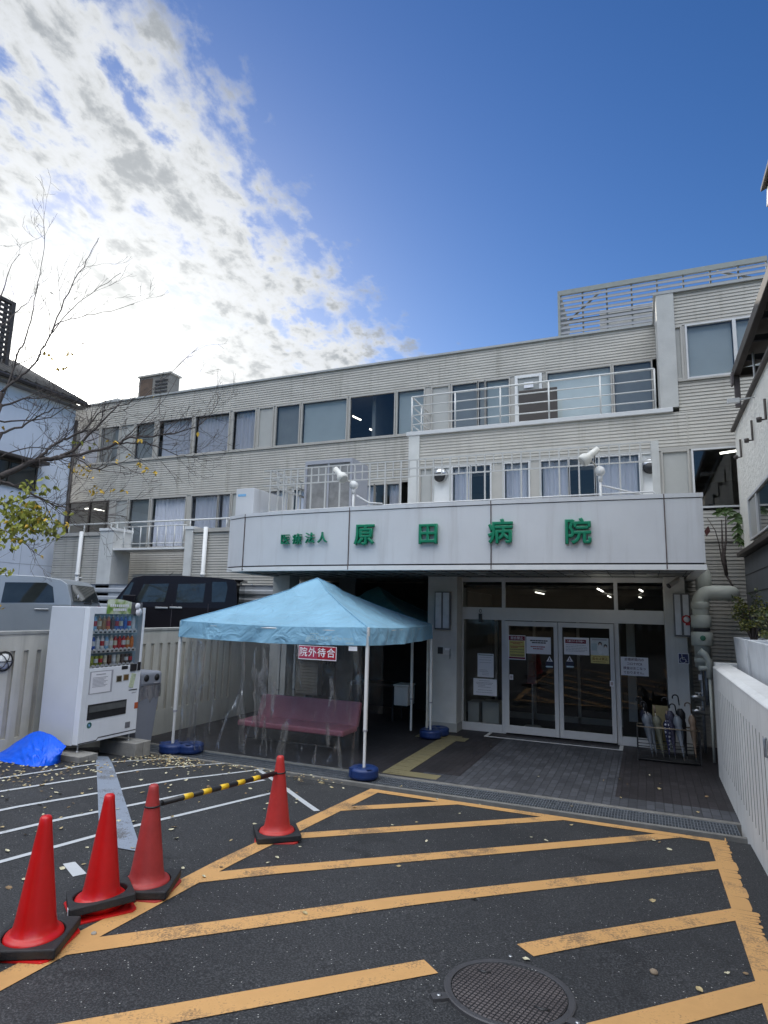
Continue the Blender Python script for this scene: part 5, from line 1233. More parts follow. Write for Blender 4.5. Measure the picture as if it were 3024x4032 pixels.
mb.build('tile_roll', m_tile, HL)
mb = MB(); mb.tube([(XH+.40, 2.8, ez-.05), (XH+.40, yq, ez-.05)], .05, 8); mb.build('gutter', m_brown, HL)
mb = MB(); mb.box(XH-.2, XH+.28, 2.7, yq-.05, ez-.16, ez-.101); mb.build('eave_soffit', mat('eave_board', (.22, .20, .18), .7, .1, 4), HL)
a_, b_ = ox(0, 1000*VS, XH), ox(72*VS, 1052*VS, XH)
mb = MB(); mb.box(XH-.01, XH+.02, a_.y-1.2, b_.y, b_.z-.05, a_.z+.1); wd = mb.build('window', m_cglass, HL)
mb = MB(); mb.box(XH+.021, XH+.07, a_.y-1.3, b_.y+.05, a_.z+.1, a_.z+.16); mb.box(XH+.021, XH+.07, a_.y-1.3, b_.y+.05, b_.z-.12, b_.z-.051); mb.box(XH+.021, XH+.05, b_.y, b_.y+.05, b_.z-.05, a_.z+.1); mb.box(XH+.021, XH+.05, (a_.y+b_.y)/2-.3, (a_.y+b_.y)/2-.26, b_.z-.05, a_.z+.1); mb.build('frame', m_brown, wd)
mb = MB(); mb.box(XH+.0, XH+.40, a_.y-1.6, b_.y+.15, a_.z+.17, a_.z+.26); mb.build('window_awning', m_brown, HL, bevel=.02)
mb = MB()
zc_ = ox(60*VS, 1250*VS, XH).z
for z in (a_.z-1.1, zc_+.4): mb.box(XH+.0, XH+.004, 3.1, yh1-.1, z, z+.015)
for y in (yh1-1.3, yh1-2.9): mb.box(XH+.0, XH+.004, y, y+.012, .5, a_.z-1.12)
mb.build('wall_joint', mat('house_joint', (.40, .43, .48), .7), HL)
# roof terrace tower with pierced screen
tw = ox(34*VS, 655*VS, XH-1.2); tb = ox(34*VS, 765*VS, XH-1.2)
mb = MB(); x1_ = XH-1.2
for z in rng(tb.z-.3, tw.z-.12, .16): mb.box(x1_-.02, x1_, 3.4, tw.y-.1, z, z+.10)
for y in rng(3.5, tw.y-.1, .22): mb.box(x1_-.045, x1_-.021, y, y+.12, tb.z-.4, tw.z-.1)
mb.build('roof_screen', m_brown, HL, recalc=False)
mb = MB(); mb.box(x1_-.1, x1_+.03, 3.3, tw.y, tw.z-.1, tw.z); mb.box(x1_-.1, x1_+.03, tw.y-.12, tw.y, tb.z-.6, tw.z-.101); mb.build('screen_frame', m_brown, HL)
mb = MB(); mb.box(x1_-3, x1_-1.2, 3.4, tw.y-.1, tb.z-.6, tw.z-.2); mb.build('tower_wall', m_hw, HL)

XR_ = 1.60; HR = thing('cream_house', 'cream stucco house above a grey block base along the right side', 'house', (3, 9, 0))
m_stucco = mat('stucco_cream', (.80, .775, .71), .85, .06, 3, 1.0, 16)
m_block = mat('grey_block_base', (.135, .145, .16), .7, .12, 3, .1, 40)
yfar = 12.45; zbase = ox(1597*VS, 1200*VS, XR_).z; ztop = 5.62
mb = MB(); mb.box(XR_, 8, .5, yfar, zbase, ztop); mb.build('wall', m_stucco, HR)
mb = MB(); mb.box(XR_+.015, 8, .45, yfar+.0, .2, zbase-.07); bs = mb.build('base', m_block, HR)
mb = MB()
for i in range(7): z = 1.45+i*.31; mb.box(XR_+.009, XR_+.0148, .45, yfar, z, z+.012)
mb.build('block_joint', m_dark, bs)
mb = MB(); mb.box(XR_-.09, 8, .4, yfar+.06, zbase-.07, zbase); mb.build('base_cap', m_brown, HR, bevel=.006)
mb = MB(); mb.box(XR_-.06, 8, .4, yfar+.05, ztop, ztop+.055); mb.build('parapet_cap', m_brown, HR, bevel=.006)
a_, b_ = ox(1622*VS, 1080*VS, XR_), ox(1640*VS, 1170*VS, XR_)
zw0, zw1 = ox(1622*VS, 1168*VS, XR_).z, ox(1622*VS, 1082*VS, XR_).z; yw = a_.y
mb = MB(); mb.box(XR_-.02, XR_-.001, yw-1.9, yw, zw0, zw1); wd = mb.build('window', m_cglass, HR)
mb = MB(); mb.box(XR_-.05, XR_-.0205, yw-.04, yw+.03, zw0-.03, zw1+.04); mb.box(XR_-.05, XR_-.0205, yw-1.95, yw-.041, zw1, zw1+.04); mb.box(XR_-.05, XR_-.0205, yw-1.95, yw-.041, zw0-.03, zw0); mb.box(XR_-.045, XR_-.0205, yw-.75, yw-.70, zw0, zw1); mb.build('frame', m_alud, wd)
mb = MB(); mb.box(XR_-.03, XR_-.0205, yw-.68, yw-.08, zw0+.02, zw1-.02); mb.build('net_curtain', m_panel, wd)
# dark hooked brackets on the stucco
for px, py, py2 in ((2922, 1730, 1802), (2967, 1655, 1737), (3020, 1570, 1655)):
    t_, b2 = ox(px, py, XR_), ox(px+3, py2, XR_); mb = MB(); mb.tube([(XR_-.03, t_.y, t_.z), (XR_-.03, t_.y, b2.z), (XR_-.11, t_.y, b2.z)], .018, 6); mb.lathe([(.03, -.03), (.035, .03)], (XR_-.11, t_.y, b2.z), 10)
    mb.build('wall_hook', m_brown, HR)
# terrace roof, its posts and drying-pole bracket
e0 = ox(1591*VS, 814*VS, XR_-.08); ye, ze = e0.y, e0.z
mb = MB(); mb.box(XR_-.14, XR_-.04, 3, ye, ze-.02, ze+.14); mb.box(XR_-.039, 6, ye-.10, ye, ze-.02, ze+.12); mb.build('roof_beam', m_brown, HR, bevel=.01)
mb = MB(); mb.prism([(XR_-.04, 3, ze+.10), (6, 3, ze+1.0), (6, 3, ze+1.03), (XR_-.04, 3, ze+.13)], (0, ye-3.1, 0)); mb.build('roof_sheet', mat('roof_sheet_smoke', (.16, .14, .13), .4, .1, 4), HR)
mb = MB()
for i in range(9): y = ye-.7-i*.75; mb.box(XR_-.04, 5.5, y, y+.04, ze+.0, ze+.09)
mb.build('roof_rib', m_dark, HR)
mb = MB(); mb.box(XR_-.13, XR_-.05, ye-.1, ye-.02, ztop+.05, ze-.02); mb.box(XR_-.17, XR_-.14, ye-.14, ye+.02, ze-.16, ze+.04); mb.build('post', mat('post_bronze', (.13, .11, .11), .5), HR)
mb = MB(); mb.tube([(XR_+.02, ye-1.0, ze), (XR_+.02, ye-1.0, ze-.7), (XR_-.25, ye-1.0, ze-.72)], .018, 6); mb.box(XR_-.36, XR_-.2, ye-1.03, ye-.97, ze-.76, ze-.69); mb.build('drying_pole_bracket', m_alud, HR)
mb = MB(); mb.box(2.6, 2.7, 3, ye-.2, ztop+.05, ze+.1); mb.build('upper_wall', m_stucco, HR)
# corner of the house's higher gable, just reaching into the frame at the right edge
g0 = oy(1653*VS, 410*VS, 9.0)
mb = MB(); mb.prism([(g0.x-.0, 9.0, g0.z-.26), (g0.x+.02, 9.0, g0.z+.02), (g0.x+1.8, 9.0, g0.z+.85), (g0.x+3.6, 9.0, g0.z), (g0.x+3.6, 9.0, g0.z-.26)], (0, -5, 0)); mb.build('gable_roof', m_stucco, HR)
mb = MB(); mb.prism([(g0.x-.05, 9.03, g0.z+.0), (g0.x-.05, 9.03, g0.z+.05), (g0.x+1.8, 9.03, g0.z+.93), (g0.x+1.8, 9.03, g0.z+.86)], (0, -5.1, 0)); mb.build('verge', m_brown, HR)
mb = MB(); mb.box(g0.x+.35, g0.x+3.3, 4.2, 8.6, ze+1.0, g0.z-.2); mb.build('upper_wall', m_stucco, HR)

# ------------------------------------------------------------------ things on the canopy roof
LF = thing('lattice_screen', 'white metal lattice screen standing on the roof of the entrance canopy', 'lattice screen', (-3, 10.55, 3.7))
yl = 10.55; l2 = lambda x, y: oy(1600+x*.6028, 1350+y*.6028, yl)
xl_, xr_ = oy(577*VS, 1060*VS, yl).x, l2(1600, 700).x
zt_ = l2(630, 720).z; z2_ = l2(630, 778).z; z3_ = l2(630, 834).z; st = (l2(1127, 800).x-l2(630, 800).x)/4; x_ref = l2(630, 800).x
mb = MB(); k0 = int((xl_-x_ref)/st)-0
for k in range(k0, 9):
    x = x_ref+k*st
    if x > xr_+.02: break
    mb.box(x-.0125, x+.0125, yl-.0125, yl+.0125, 3.7, zt_)
    if x+st/2 < xr_: mb.box(x+st/2-.0095, x+st/2+.0095, yl-.0095, yl+.0095, z3_, zt_-.002)
xa_ = x_ref+k0*st
for z in (zt_, z2_, z3_): mb.box(xa_-.16, xr_+.05, yl-.0122, yl+.0122, z-.0115, z+.0115)
m_lat = mat('lattice_grey', (.50, .50, .485), .5, .08, 6)
mb.build('front_grid', m_lat, LF, recalc=False)
mb = MB()
for k in range(5): y = yl+.3+k*.3; mb.box(xa_-.02, xa_+.02, y-.014, y+.014, 3.7, zt_-.01)
for z in (zt_, z2_, z3_, 4.2): mb.box(xa_-.015, xa_+.015, yl+.015, yl+1.65, z-.02, z+.02)
mb.build('side_grid', m_lat, LF, recalc=False)
mb = MB(); x_ = xr_; mb.box(x_-.0, x_+.11, yl-.03, yl+.05, 3.7, l2(1580, 645).z); mb.build('end_post', m_conc, LF)
mb = MB(); yp = 10.1; a_, b_ = oy(582*VS, 1107*VS, yp), oy(1414*VS, 1064*VS, yp)
mb.tube([(a_.x, yp, 4.10), (-4, yp-.05, 4.12), (b_.x-.02, yp, 4.14), (b_.x, yp, 4.12), (b_.x, yp, 4.0)], .014, 6); mb.build('lower_rail', m_alud, LF)
def floodlight(px_lamp, px_base, label, d):
    yb_ = 10.0; pb, plp = oy(px_base[0]*VS, px_base[1]*VS, yb_), oy(px_lamp[0]*VS, px_lamp[1]*VS, yb_)
    Fl = thing('floodlight', label, 'floodlight', (pb.x, yb_, 3.7), 'floodlights on the canopy')
    mb = MB(); mb.tube([(pb.x, yb_, 3.6), (pb.x, yb_, pb.z-.03)], .02, 8); mb.lathe([(.035, 0), (.035, .12)], (pb.x, yb_, pb.z-.16), 10); mb.build('post', m_white, Fl)
    mb = MB(); mb.lathe([(0, -.05), (.075, -.045), (.075, .045), (0, .05)], (pb.x, yb_, pb.z), 16, 'Y'); mb.build('mount_box', m_white, Fl, smooth=False)
    a_ = Vector((pb.x, yb_, pb.z)); c_ = Vector((plp.x, yb_-.1, plp.z)); mb = MB(); mb.tube([a_, a_.lerp(c_, .8)], .012, 6); mb.build('arm', m_alu, Fl)
    dd = Vector(d).normalized(); mb = MB(); mb.tube([c_-dd*.20, c_-dd*.06, c_-dd*.02, c_+dd*.03, c_+dd*.11, c_+dd*.13], [.05, .055, .06, .095, .10, .085], 18); mb.build('lamp_head', mat('floodlight_white', (.70, .69, .64), .4), Fl)
    mb = MB(); mb.tube([c_+dd*.125, c_+dd*.14], [.083, .07], 18); mb.build('lens', m_panel, Fl)
floodlight((741, 1029), (764, 1048), 'white floodlight pointing down right on the canopy, above the left green letters', (.72, -.25, -.75))
floodlight((1272, 990), (1296, 1018), 'white floodlight pointing down left on the canopy, near its right end', (-.75, -.25, -.65))
p_ = oy(770*VS, 1070*VS, 10.0); mb = MB(); mb.tube([(p_.x, 10, p_.z), (p_.x+.25, 10, p_.z-.15), (p_.x+.5, 10.05, p_.z-.17)], .018, 6)
tag(mb.build('conduit', m_alud), 'short dark-topped conduit running down from the left floodlight post', 'conduit')
p_ = oy(1298*VS, 1048*VS, 10); mb = MB(); mb.tube([(p_.x, 10, p_.z), (p_.x+.7, 10.3, p_.z-.17)], .016, 6)
tag(mb.build('conduit', m_alud), 'pale conduit slanting down to the right from the right floodlight post', 'conduit')
# outdoor units
a_, b_ = oy(511*VS, 1056*VS, 10.5), oy(546*VS, 1112*VS, 10.5)
A = thing('wall_cabinet', 'white metal cabinet on the left end of the canopy roof', 'cabinet', (a_.x, 10.6, 3.7))
mb = MB(); mb.box(a_.x, b_.x, 10.5, 11.6, 3.7, a_.z); mb.build('cabinet', m_fascia, A, bevel=.01)
mb = MB(); mb.box(a_.x+.05, a_.x+.25, 10.496, 10.4995, a_.z-.17, a_.z-.12); mb.build('sticker', cols['sky'], A); mb = MB(); mb.box(b_.x-.2, b_.x-.14, 10.49, 10.4995, 3.98, 4.06); mb.build('latch', m_dark, A)
a_, b_ = oy(660*VS, 997*VS, 11.6), oy(758*VS, 1090*VS, 11.6)
A = thing('outdoor_unit', 'large grey outdoor air conditioning unit behind the white lattice', 'air conditioner', (a_.x, 12, 3.7))
mb = MB(); mb.box(a_.x+.02, b_.x-.02, 11.63, 12.4, 3.7, a_.z-.08); mb.build('coil', mat('coil_grey', (.21, .21, .21), .6, .25, 5, .3, 30), A)
mb = MB(); mb.box(a_.x, b_.x, 11.6, 12.43, a_.z-.08, a_.z+.0); mb.box(a_.x, a_.x+.05, 11.6, 11.65, 3.7, a_.z-.081); mb.box(b_.x-.05, b_.x, 11.6, 11.65, 3.7, a_.z-.081); mb.box((a_.x+b_.x)/2-.02, (a_.x+b_.x)/2+.02, 11.61, 11.64, 3.7, a_.z-.081); mb.box(b_.x-.02, b_.x+.0, 11.66, 12.43, 3.7, a_.z-.081); mb.build('casing', mat('unit_grey', (.33, .34, .38), .5, .06, 4), A)

# ------------------------------------------------------------------ fittings round the entrance
def wall_light(px0, py0, px1, py1, yw_, label):
    a_, b_ = oy(px0, py0, yw_), oy(px1, py1, yw_); Wl = thing('wall_light', label, 'wall light', ((a_.x+b_.x)/2, yw_, b_.z), 'wall lights beside the entrance')
    mb = MB(); mb.box(a_.x, b_.x, yw_-.10, yw_-.001, b_.z, a_.z); mb.build('case', mat('case_grey', (.13, .13, .14), .45), Wl, bevel=.006)
    xm_ = (a_.x+b_.x)/2; mb = MB()
    for x0, x1 in ((a_.x+.02, xm_-.018), (xm_+.018, b_.x-.02)): mb.box(x0, x1, yw_-.112, yw_-.101, b_.z+.03, a_.z-.02)
    mb.build('diffuser', mat('diffuser_white', (.62, .64, .68), .4), Wl, bevel=.004)
wall_light(1718, 2330, 1777, 2480, 11.8, 'tall twin-panel wall light on the left white pillar')
wall_light(2648, 2337, 2722, 2508, 11.95, 'tall twin-panel wall light on the right white pillar, half behind the pipe')
a_, b_ = oy(1723, 2544, 11.8), oy(1779, 2580, 11.8)
Ip = thing('intercom_panel', 'steel intercom panel on the left white pillar', 'intercom', (a_.x, 11.8, a_.z))
mb = MB(); mb.box(a_.x, b_.x, 11.785, 11.799, b_.z, a_.z); mb.build('plate', m_steel, Ip, bevel=.003); mb = MB(); mb.box(a_.x+.01, (a_.x+b_.x)/2-.03, 11.78, 11.7845, b_.z+.015, a_.z-.015); mb.build('screen', m_dark, Ip); mb = MB(); mb.box((a_.x+b_.x)/2+.01, b_.x-.03, 11.778, 11.7845, a_.z-.07, a_.z-.03); mb.build('button', m_paper, Ip)
mb = MB(); mb.tube([(b_.x-.03, 11.775, a_.z-.04), (b_.x-.03, 11.775, b_.z-.07)], .005, 6); mb.build('pen', m_black, Ip)
# wheelchair sign
r5 = lambda x, y, Y=11.95: oy(2500+x*.4068, 2150+y*.4068, Y)
a_, b_ = r5(415, 1035), r5(527, 1143); Ws = thing('wheelchair_sign', 'square blue and white wheelchair access sign on the right pillar', 'sign', ((a_.x+b_.x)/2, 11.95, (a_.z+b_.z)/2))
mb = MB(); mb.box(a_.x, b_.x, 11.943, 11.949, b_.z, a_.z); mb.build('border', m_paper, Ws); mb = MB(); mb.box(a_.x+.012, b_.x-.012, 11.940, 11.9425, b_.z+.012, a_.z-.012); mb.build('blue_field', mat('sign_navy', (.012, .02, .10), .4, .05), Ws)
w_ = b_.x-a_.x; h_ = a_.z-b_.z; U = lambda u_, v_: (a_.x+w_*u_, 11.938, a_.z-h_*v_); mb = MB()
mb.tube([U(.36, .26), U(.40, .56), U(.66, .56), U(.76, .80), U(.84, .78)], w_*.035, 6); mb.tube([U(.38, .42), U(.62, .42)], w_*.03, 6); mb.lathe([(0, 0), (w_*.06, .001), (0, .002)], U(.35, .17), 14, 'Y')
mb.tube([U(.44+.27*math.cos(t_)-.0, .66+.25*math.sin(t_)) for t_ in [R(20)+R(235)*k/16 for k in range(17)]], w_*.03, 6); mb.build('wheelchair_symbol', m_paper, Ws)
# fire alarm lamp, security camera
p_ = r5(502, 710, 11.8); Al = thing('fire_alarm_lamp', 'round red fire alarm lamp between the wall light and the grey pipe', 'alarm lamp', (p_.x, 11.85, p_.z))
mb = MB(); mb.lathe([(.075, .06), (.075, 0), (.05, -.02)], (p_.x, 11.84, p_.z), 20, 'Y'); mb.box(p_.x-.02, p_.x+.05, 11.82, 11.88, p_.z-.1, p_.z-.04); mb.build('red_ring', mat('alarm_red', (.45, .01, .015), .4), Al); mb = MB(); mb.lathe([(.05, 0), (.04, -.03), (0, -.045)], (p_.x, 11.819, p_.z), 16, 'Y'); mb.build('lens', m_paper, Al, smooth=True)
a_, b_ = r5(425, 320, 11.5), r5(330, 385, 11.4); Cc = thing('security_camera', 'grey bullet security camera under the canopy at the right pillar', 'security camera', (a_.x, 11.5, ZB))
mb = MB(); d_ = (Vector(b_)-Vector(a_)); mb.tube([a_, Vector(a_)+d_*.15, Vector(a_)+d_], [.035, .042, .042], 12); mb.build('body', m_alu, Cc); mb = MB(); mb.tube([Vector(a_)+d_*1.0, Vector(a_)+d_*1.06], [.045, .045], 12); mb.build('hood', m_black, Cc); mb = MB(); mb.tube([(a_.x, 11.5, ZB), (a_.x, 11.5, a_.z)], .015, 8); mb.lathe([(.05, 0), (.05, .02)], (a_.x, 11.5, ZB-.001), 12); mb.build('bracket', m_alu, Cc)
p_ = oy(1700+318*.6028, 2220+318*.6028, YG-.06); mb = MB(); mb.box(p_.x-.03, p_.x+.03, YG-.09, YG-.035, p_.z-.19, p_.z-.02); mb.tube([(p_.x+.022*math.cos(k*math.pi/8), YG-.06, p_.z+.03+.035*math.sin(k*math.pi/8)) for k in range(17)], .006, 6, cap=False)
tag(mb.build('hanging_torch', m_black, bevel=.006), 'black torch hung by its loop on the beam left of the doors', 'torch')
# big grey drain pipe and the small pipes beside it
Pp = thing('waste_pipe', 'fat grey-green plastic waste pipe bending round the right end of the canopy', 'pipe', (.83, 11.7, 1.4))
px_ = .83; yp = 11.72; zt_ = 2.66; mb = MB()
arc = lambda c_, r_, a0, a1, pl, n=8: [Vector(c_)+r_*(math.cos(a0+(a1-a0)*k/n)*Vector(pl[0])+math.sin(a0+(a1-a0)*k/n)*Vector(pl[1])) for k in range(n+1)]
X_, Y_, Z_ = (1, 0, 0), (0, 1, 0), (0, 0, 1)
mb.tube([(px_, yp, 1.45), (px_, yp, 2.48)] + arc((px_+.17, yp, 2.50), .17, math.pi, math.pi/2, (X_, Z_)) + [(px_+.32, yp, 2.67)] + arc((px_+.32, yp+.17, 2.67), .17, -math.pi/2, 0, (X_, Y_)) + [(px_+.49, yp+.6, 2.67)], .125, 20)
mb.build('pipe_run', m_pvc, Pp)
mb = MB(); mb.tube([(.70, 12.3, 3.2), (.74, 12.2, 3.22), (.86, 12.15, 3.15), (.93, 12.12, 2.98), (.93, 12.1, 2.6)], .13, 18); mb.build('upper_pipe', m_pvc, Pp)
for z0, z1, r_ in ((2.10, 2.30, .155), (1.80, 2.02, .165), (2.40, 2.52, .14), (1.52, 1.6, .135)): mb = MB(); mb.lathe([(r_*.9, z0), (r_, z0+.012), (r_, z1-.012), (r_*.9, z1)], (px_, yp, 0), 24); mb.build('coupling', m_pvc, Pp)
mb = MB(); mb.lathe([(.127, 2.031), (.127, 2.09)], (px_, yp, 0), 24); mb.build('clamp_band', m_dark, Pp)
mb = MB(); mb.lathe([(.02, 0), (.045, .004), (.045, .02), (.02, .024)], (px_, yp-.19, 1.93), 8, 'Y'); mb.build('valve_wheel', mat('valve_green', (.05, .20, .12), .5), Pp)
Sp = thing('thin_water_pipes', 'thin water pipes with elbow fittings between the right pillar and the white wall', 'pipes', (.95, 11.5, 0))
mb = MB(); mb.tube([(.79, 11.70, 1.45), (.79, 11.70, .1)], .022, 8); mb.tube([(.86, 11.7, 1.45), (.86, 11.7, .85)], .03, 8); mb.build('pipe', m_galv, Sp)
a_ = r5(725, 1280, 11.4); b_ = r5(785, 2110, 11.4); mb = MB(); mb.tube([(a_.x, 11.4, a_.z), (a_.x, 11.4, .02)], .022, 10); mb.build('grey_pipe', m_pvc, Sp)
mb = MB(); mb.tube([(a_.x, 11.4, a_.z-.0), (a_.x, 11.4, a_.z+.25), (a_.x-.05, 11.4, a_.z+.36), (a_.x-.13, 11.4, a_.z+.42)], [.05, .05, .055, .06], 12); mb.tube([(a_.x-.15, 11.38, a_.z+.15), (a_.x, 11.4, a_.z+.15)], .04, 10); mb.build('elbow', m_pvc, Sp)
p_ = r5(632, 1270, 11.6); mb = MB(); mb.box(p_.x-.025, p_.x+.025, 11.6, 11.604, p_.z-.045, p_.z+.045); mb.build('tag', m_paper, Sp)
p_, p2 = r5(620, 1475, 11.5), r5(630, 1610, 11.5); mb = MB()
for c_ in (p_, p2): mb.tube([(c_.x-.11, 11.45, c_.z+.01), (c_.x-.06, 11.45, c_.z+.03), (c_.x+.07, 11.45, c_.z)], .035, 10); mb.tube([(c_.x, 11.45, c_.z+.03), (c_.x, 11.45, c_.z+.09)], .01, 6); mb.box(c_.x-.05, c_.x+.05, 11.44, 11.46, c_.z+.085, c_.z+.1)
mb.build('tap', m_steel, Sp)

# ------------------------------------------------------------------ umbrella stand and umbrellas
sx0, sx1, sy0, sy1 = -.22, .68, 11.08, 11.38
US = thing('umbrella_stand', 'black wire umbrella stand with a brass top bar before the right glass', 'umbrella stand', (.23, 11.2, 0))
mb = MB()
for x in (sx0, sx1):
    for y in (sy0, sy1): mb.box(x-.009, x+.009, y-.009, y+.009, 0, .52)
for z in (.03, .17, .27):
    for y in (sy0, sy1): mb.tube([(sx0, y, z), (sx1, y, z)], .006, 6)
    for x in (sx0, sx1): mb.tube([(x, sy0, z), (x, sy1, z)], .006, 6)
mb.build('frame', m_black, US)
mb = MB(); mb.box(sx0, sx1, sy0, sy1, .02, .035); mb.build('tray', m_black, US)
mb = MB()
for y in (sy0, sy1): mb.tube([(sx0, y, .52), (sx1, y, .52)], .010, 8)
for k in range(6): x = sx0+(sx1-sx0)*k/5; mb.tube([(x, sy0, .52), (x, sy1, .52)], .006, 6)
mb.build('top_bar', mat('brass_bar', (.30, .25, .19), .35, .1, 8, metal=.6), US)
def vm_clear(name, col, a=.55):
    m, t, b = principled(name); L = t.links.new; tr = t.nodes.new('ShaderNodeBsdfTransparent'); mx = t.nodes.new('ShaderNodeMixShader'); mx.inputs[0].default_value = a
    b.inputs['Base Color'].default_value = (*col, 1); b.inputs['Roughness'].default_value = .15; L(tr.outputs[0], mx.inputs[1]); L(b.outputs[0], mx.inputs[2]); L(mx.outputs[0], t.nodes['Material Output'].inputs[0]); return m
def dotted():
    m, t, b = principled('navy_dots'); tc = t.nodes.new('ShaderNodeTexCoord'); vo = nd(t, 'ShaderNodeTexVoronoi', Scale=16.0); vo.inputs['Randomness'].default_value = .2; t.links.new(tc.outputs['Object'], vo.inputs['Vector'])
    t.links.new(ramp(t, vo.outputs['Distance'], [(.28, (.6, .62, .7)), (.34, (.012, .014, .06))]), b.inputs['Base Color']); return m
def umbrella(label, x, lean, ln, mt, hook=True, fat=.05, hm=None, ly=0.0, y=11.22, low=.05):
    Um = thing('umbrella', label, 'umbrella', (x, y, low), 'folded umbrellas in the stand')
    b_ = Vector((x, y, low)); d_ = Vector((lean, ly, 1)).normalized(); n = 26; prof = []
    mb = MB(); rr = random.Random(hash(label) % 1000); seg = 20; rings = []
    s_ = d_.cross(Vector((0, 1, 0))).normalized(); t_ = s_.cross(d_)
    for i in range(n+1):
        k = i/n; zz = .05+(ln*.74)*k; r0 = fat*(.16+.84*min(1, k*1.25))*(1 if k < .9 else (1-(k-.9)*5.5))
        if .70 < k < .78: r0 *= .86
        rings.append([mb.v(b_+d_*zz+(s_*math.cos(2*math.pi*j/seg+k*1.5)+t_*math.sin(2*math.pi*j/seg+k*1.5))*r0*(1+.34*((j % 2)*2-1)*min(1, k*2)+.10*math.sin(j*1.9+k*4))) for j in range(seg)])
    for i in range(n):
        for j in range(seg): f = mb.b.faces.new((rings[i][j], rings[i][(j+1) % seg], rings[i+1][(j+1) % seg], rings[i+1][j])); f.smooth = True
    mb.b.faces.new(rings[0]); mb.b.faces.new(rings[-1]); mb.build('canopy', mt, Um)
    mb = MB(); mb.tube([b_, b_+d_*ln*.98], .006, 6); mb.build('shaft', m_alu, Um)
    top = b_+d_*ln*.97; hm = hm or m_black
    if hook:
        a2 = arc(top+s_*.042, .042, math.pi, -R(20), ((s_.x, s_.y, s_.z), (d_.x, d_.y, d_.z)), 12); mb = MB(); mb.tube([top-d_*.12, top-d_*.02] + a2, .0105, 8)
    else: mb = MB(); mb.tube([top-d_*.09, top-d_*.02, top+d_*.03], [.014, .016, .013], 8)
    mb.build('handle', hm, Um)
um_clear, um_clear2 = vm_clear('umbrella_clear', (.30, .34, .40), .55), vm_clear('umbrella_smoke', (.24, .245, .19), .7)
m_navy = mat('umbrella_navy', (.012, .013, .03), .5, .2, 10); m_sand = mat('umbrella_sand', (.25, .18, .13), .6, .2, 14)
umbrella('clear vinyl umbrella leaning left, first from the left in the stand', -.0, -.13, .82, um_clear, hook=False, fat=.052, ly=.02, y=11.18)
umbrella('second clear umbrella with a bluish sheen in the stand', .06, -.17, .84, um_clear, hook=True, fat=.052, y=11.24)
umbrella('olive see-through umbrella with dark ribs in the stand', .16, -.15, .80, um_clear2, hook=False, fat=.055, hm=m_sand)
umbrella('short navy folding umbrella bunched behind the clear ones', .0, -.16, .90, m_navy, hook=True, fat=.055, y=11.3)
umbrella('navy umbrella with white dots in the stand', .24, -.02, .72, dotted(), hook=False, fat=.045, hm=m_sand)
umbrella('dark patterned umbrella with a black crook handle', .33, -.09, .92, mat('umbrella_dark_print', (.05, .05, .085), .5, .7, 40), fat=.055)
umbrella('pale clear umbrella with a white shaft in the middle right of the stand', .45, -.12, .84, um_clear, hook=True, fat=.05, y=11.14)
umbrella('plain black umbrella with a curved black handle in the stand', .50, -.10, .97, mat('umbrella_black', (.008, .008, .01), .5, .2, 10), fat=.052, y=11.28)
umbrella('sand coloured umbrella with a brown crook at the right end of the stand', .62, -.05, .86, m_sand, fat=.042, hm=mat('crook_brown', (.13, .09, .065), .4))
a_, b_ = oy(2430+545*.2532, 2680+380*.2532, 11.5), oy(2430+800*.2532, 2680+690*.2532, 11.5)
mb = MB(); mb.box(a_.x, b_.x, 11.5, 11.53, .12, a_.z); tag(mb.build('plywood_board', mat('plywood', (.26, .22, .11), .7, .1, 5)), 'plain brown board standing behind the umbrellas', 'board')

# ------------------------------------------------------------------ notices on the glass
def sheet_thing(name, label, cat, x0, y0, x1, y1, Y, mt=None, grp=None):
    a_, b_ = oy(x0, y0, Y), oy(x1, y1, Y); N_ = thing(name, label, cat, ((a_.x+b_.x)/2, Y, (a_.z+b_.z)/2), grp)
    mb = MB(); mb.box(a_.x, b_.x, Y, Y+.002, b_.z, a_.z); mb.build('sheet', mt or m_paper, N_)
    w_, h_ = b_.x-a_.x, a_.z-b_.z
    return N_, (lambda u_, v_: (a_.x+w_*u_, a_.z-h_*v_)), w_, h_
def rect(N_, U, u0, v0, u1, v1, Y, mt, name='printing'):
    a_, b_ = U(u0, v0), U(u1, v1); mb = MB(); mb.box(a_[0], b_[0], Y-.0016, Y-.0004, b_[1], a_[1]); return mb.build(name, mt, N_)
def lines(N_, U, Y, mt, spec, h=.018):
    mb = MB()
    for u0, u1, v_ in spec:
        x = u0
        while x < u1-.005:                      # broken into word-like dashes
            l_ = min(u1-x, rnd.uniform(.05, .13)); a_, b_ = U(x, v_-h), U(x+l_, v_+h); mb.box(a_[0], b_[0], Y-.0022, Y-.0017, b_[1], a_[1]); x += l_+.012
    mb.build('printing', mt, N_)
def words(N_, s_, size, U, u_, v_, Y, mt, bold=0.0):
    p_ = U(u_, v_); put_text('lettering', s_, size, facing_y(p_[0], Y-.0025, p_[1]), mt, N_, bold=bold)
YD = YG-.0775                                   # face of the sliding doors
c5 = lambda x, y: (1980+x*.14467, 2450+y*.14467); c4 = lambda x, y: (2150+x*.18083, 2400+y*.18083); c6 = lambda x, y: (1700+x*.6028, 2220+y*.6028)
m_redh = mat('notice_red', (.20, .008, .03), .6); m_yel = mat('notice_yellow', (.52, .46, .15), .7); m_ltyel = mat('poster_yellow', (.58, .50, .20), .7)
N_, U, w_, h_ = sheet_thing('door_notice', 'red and yellow no-visiting notice on the left sliding door', 'notice', *c5(148, 345), *c5(622, 1030), YD, m_paper)
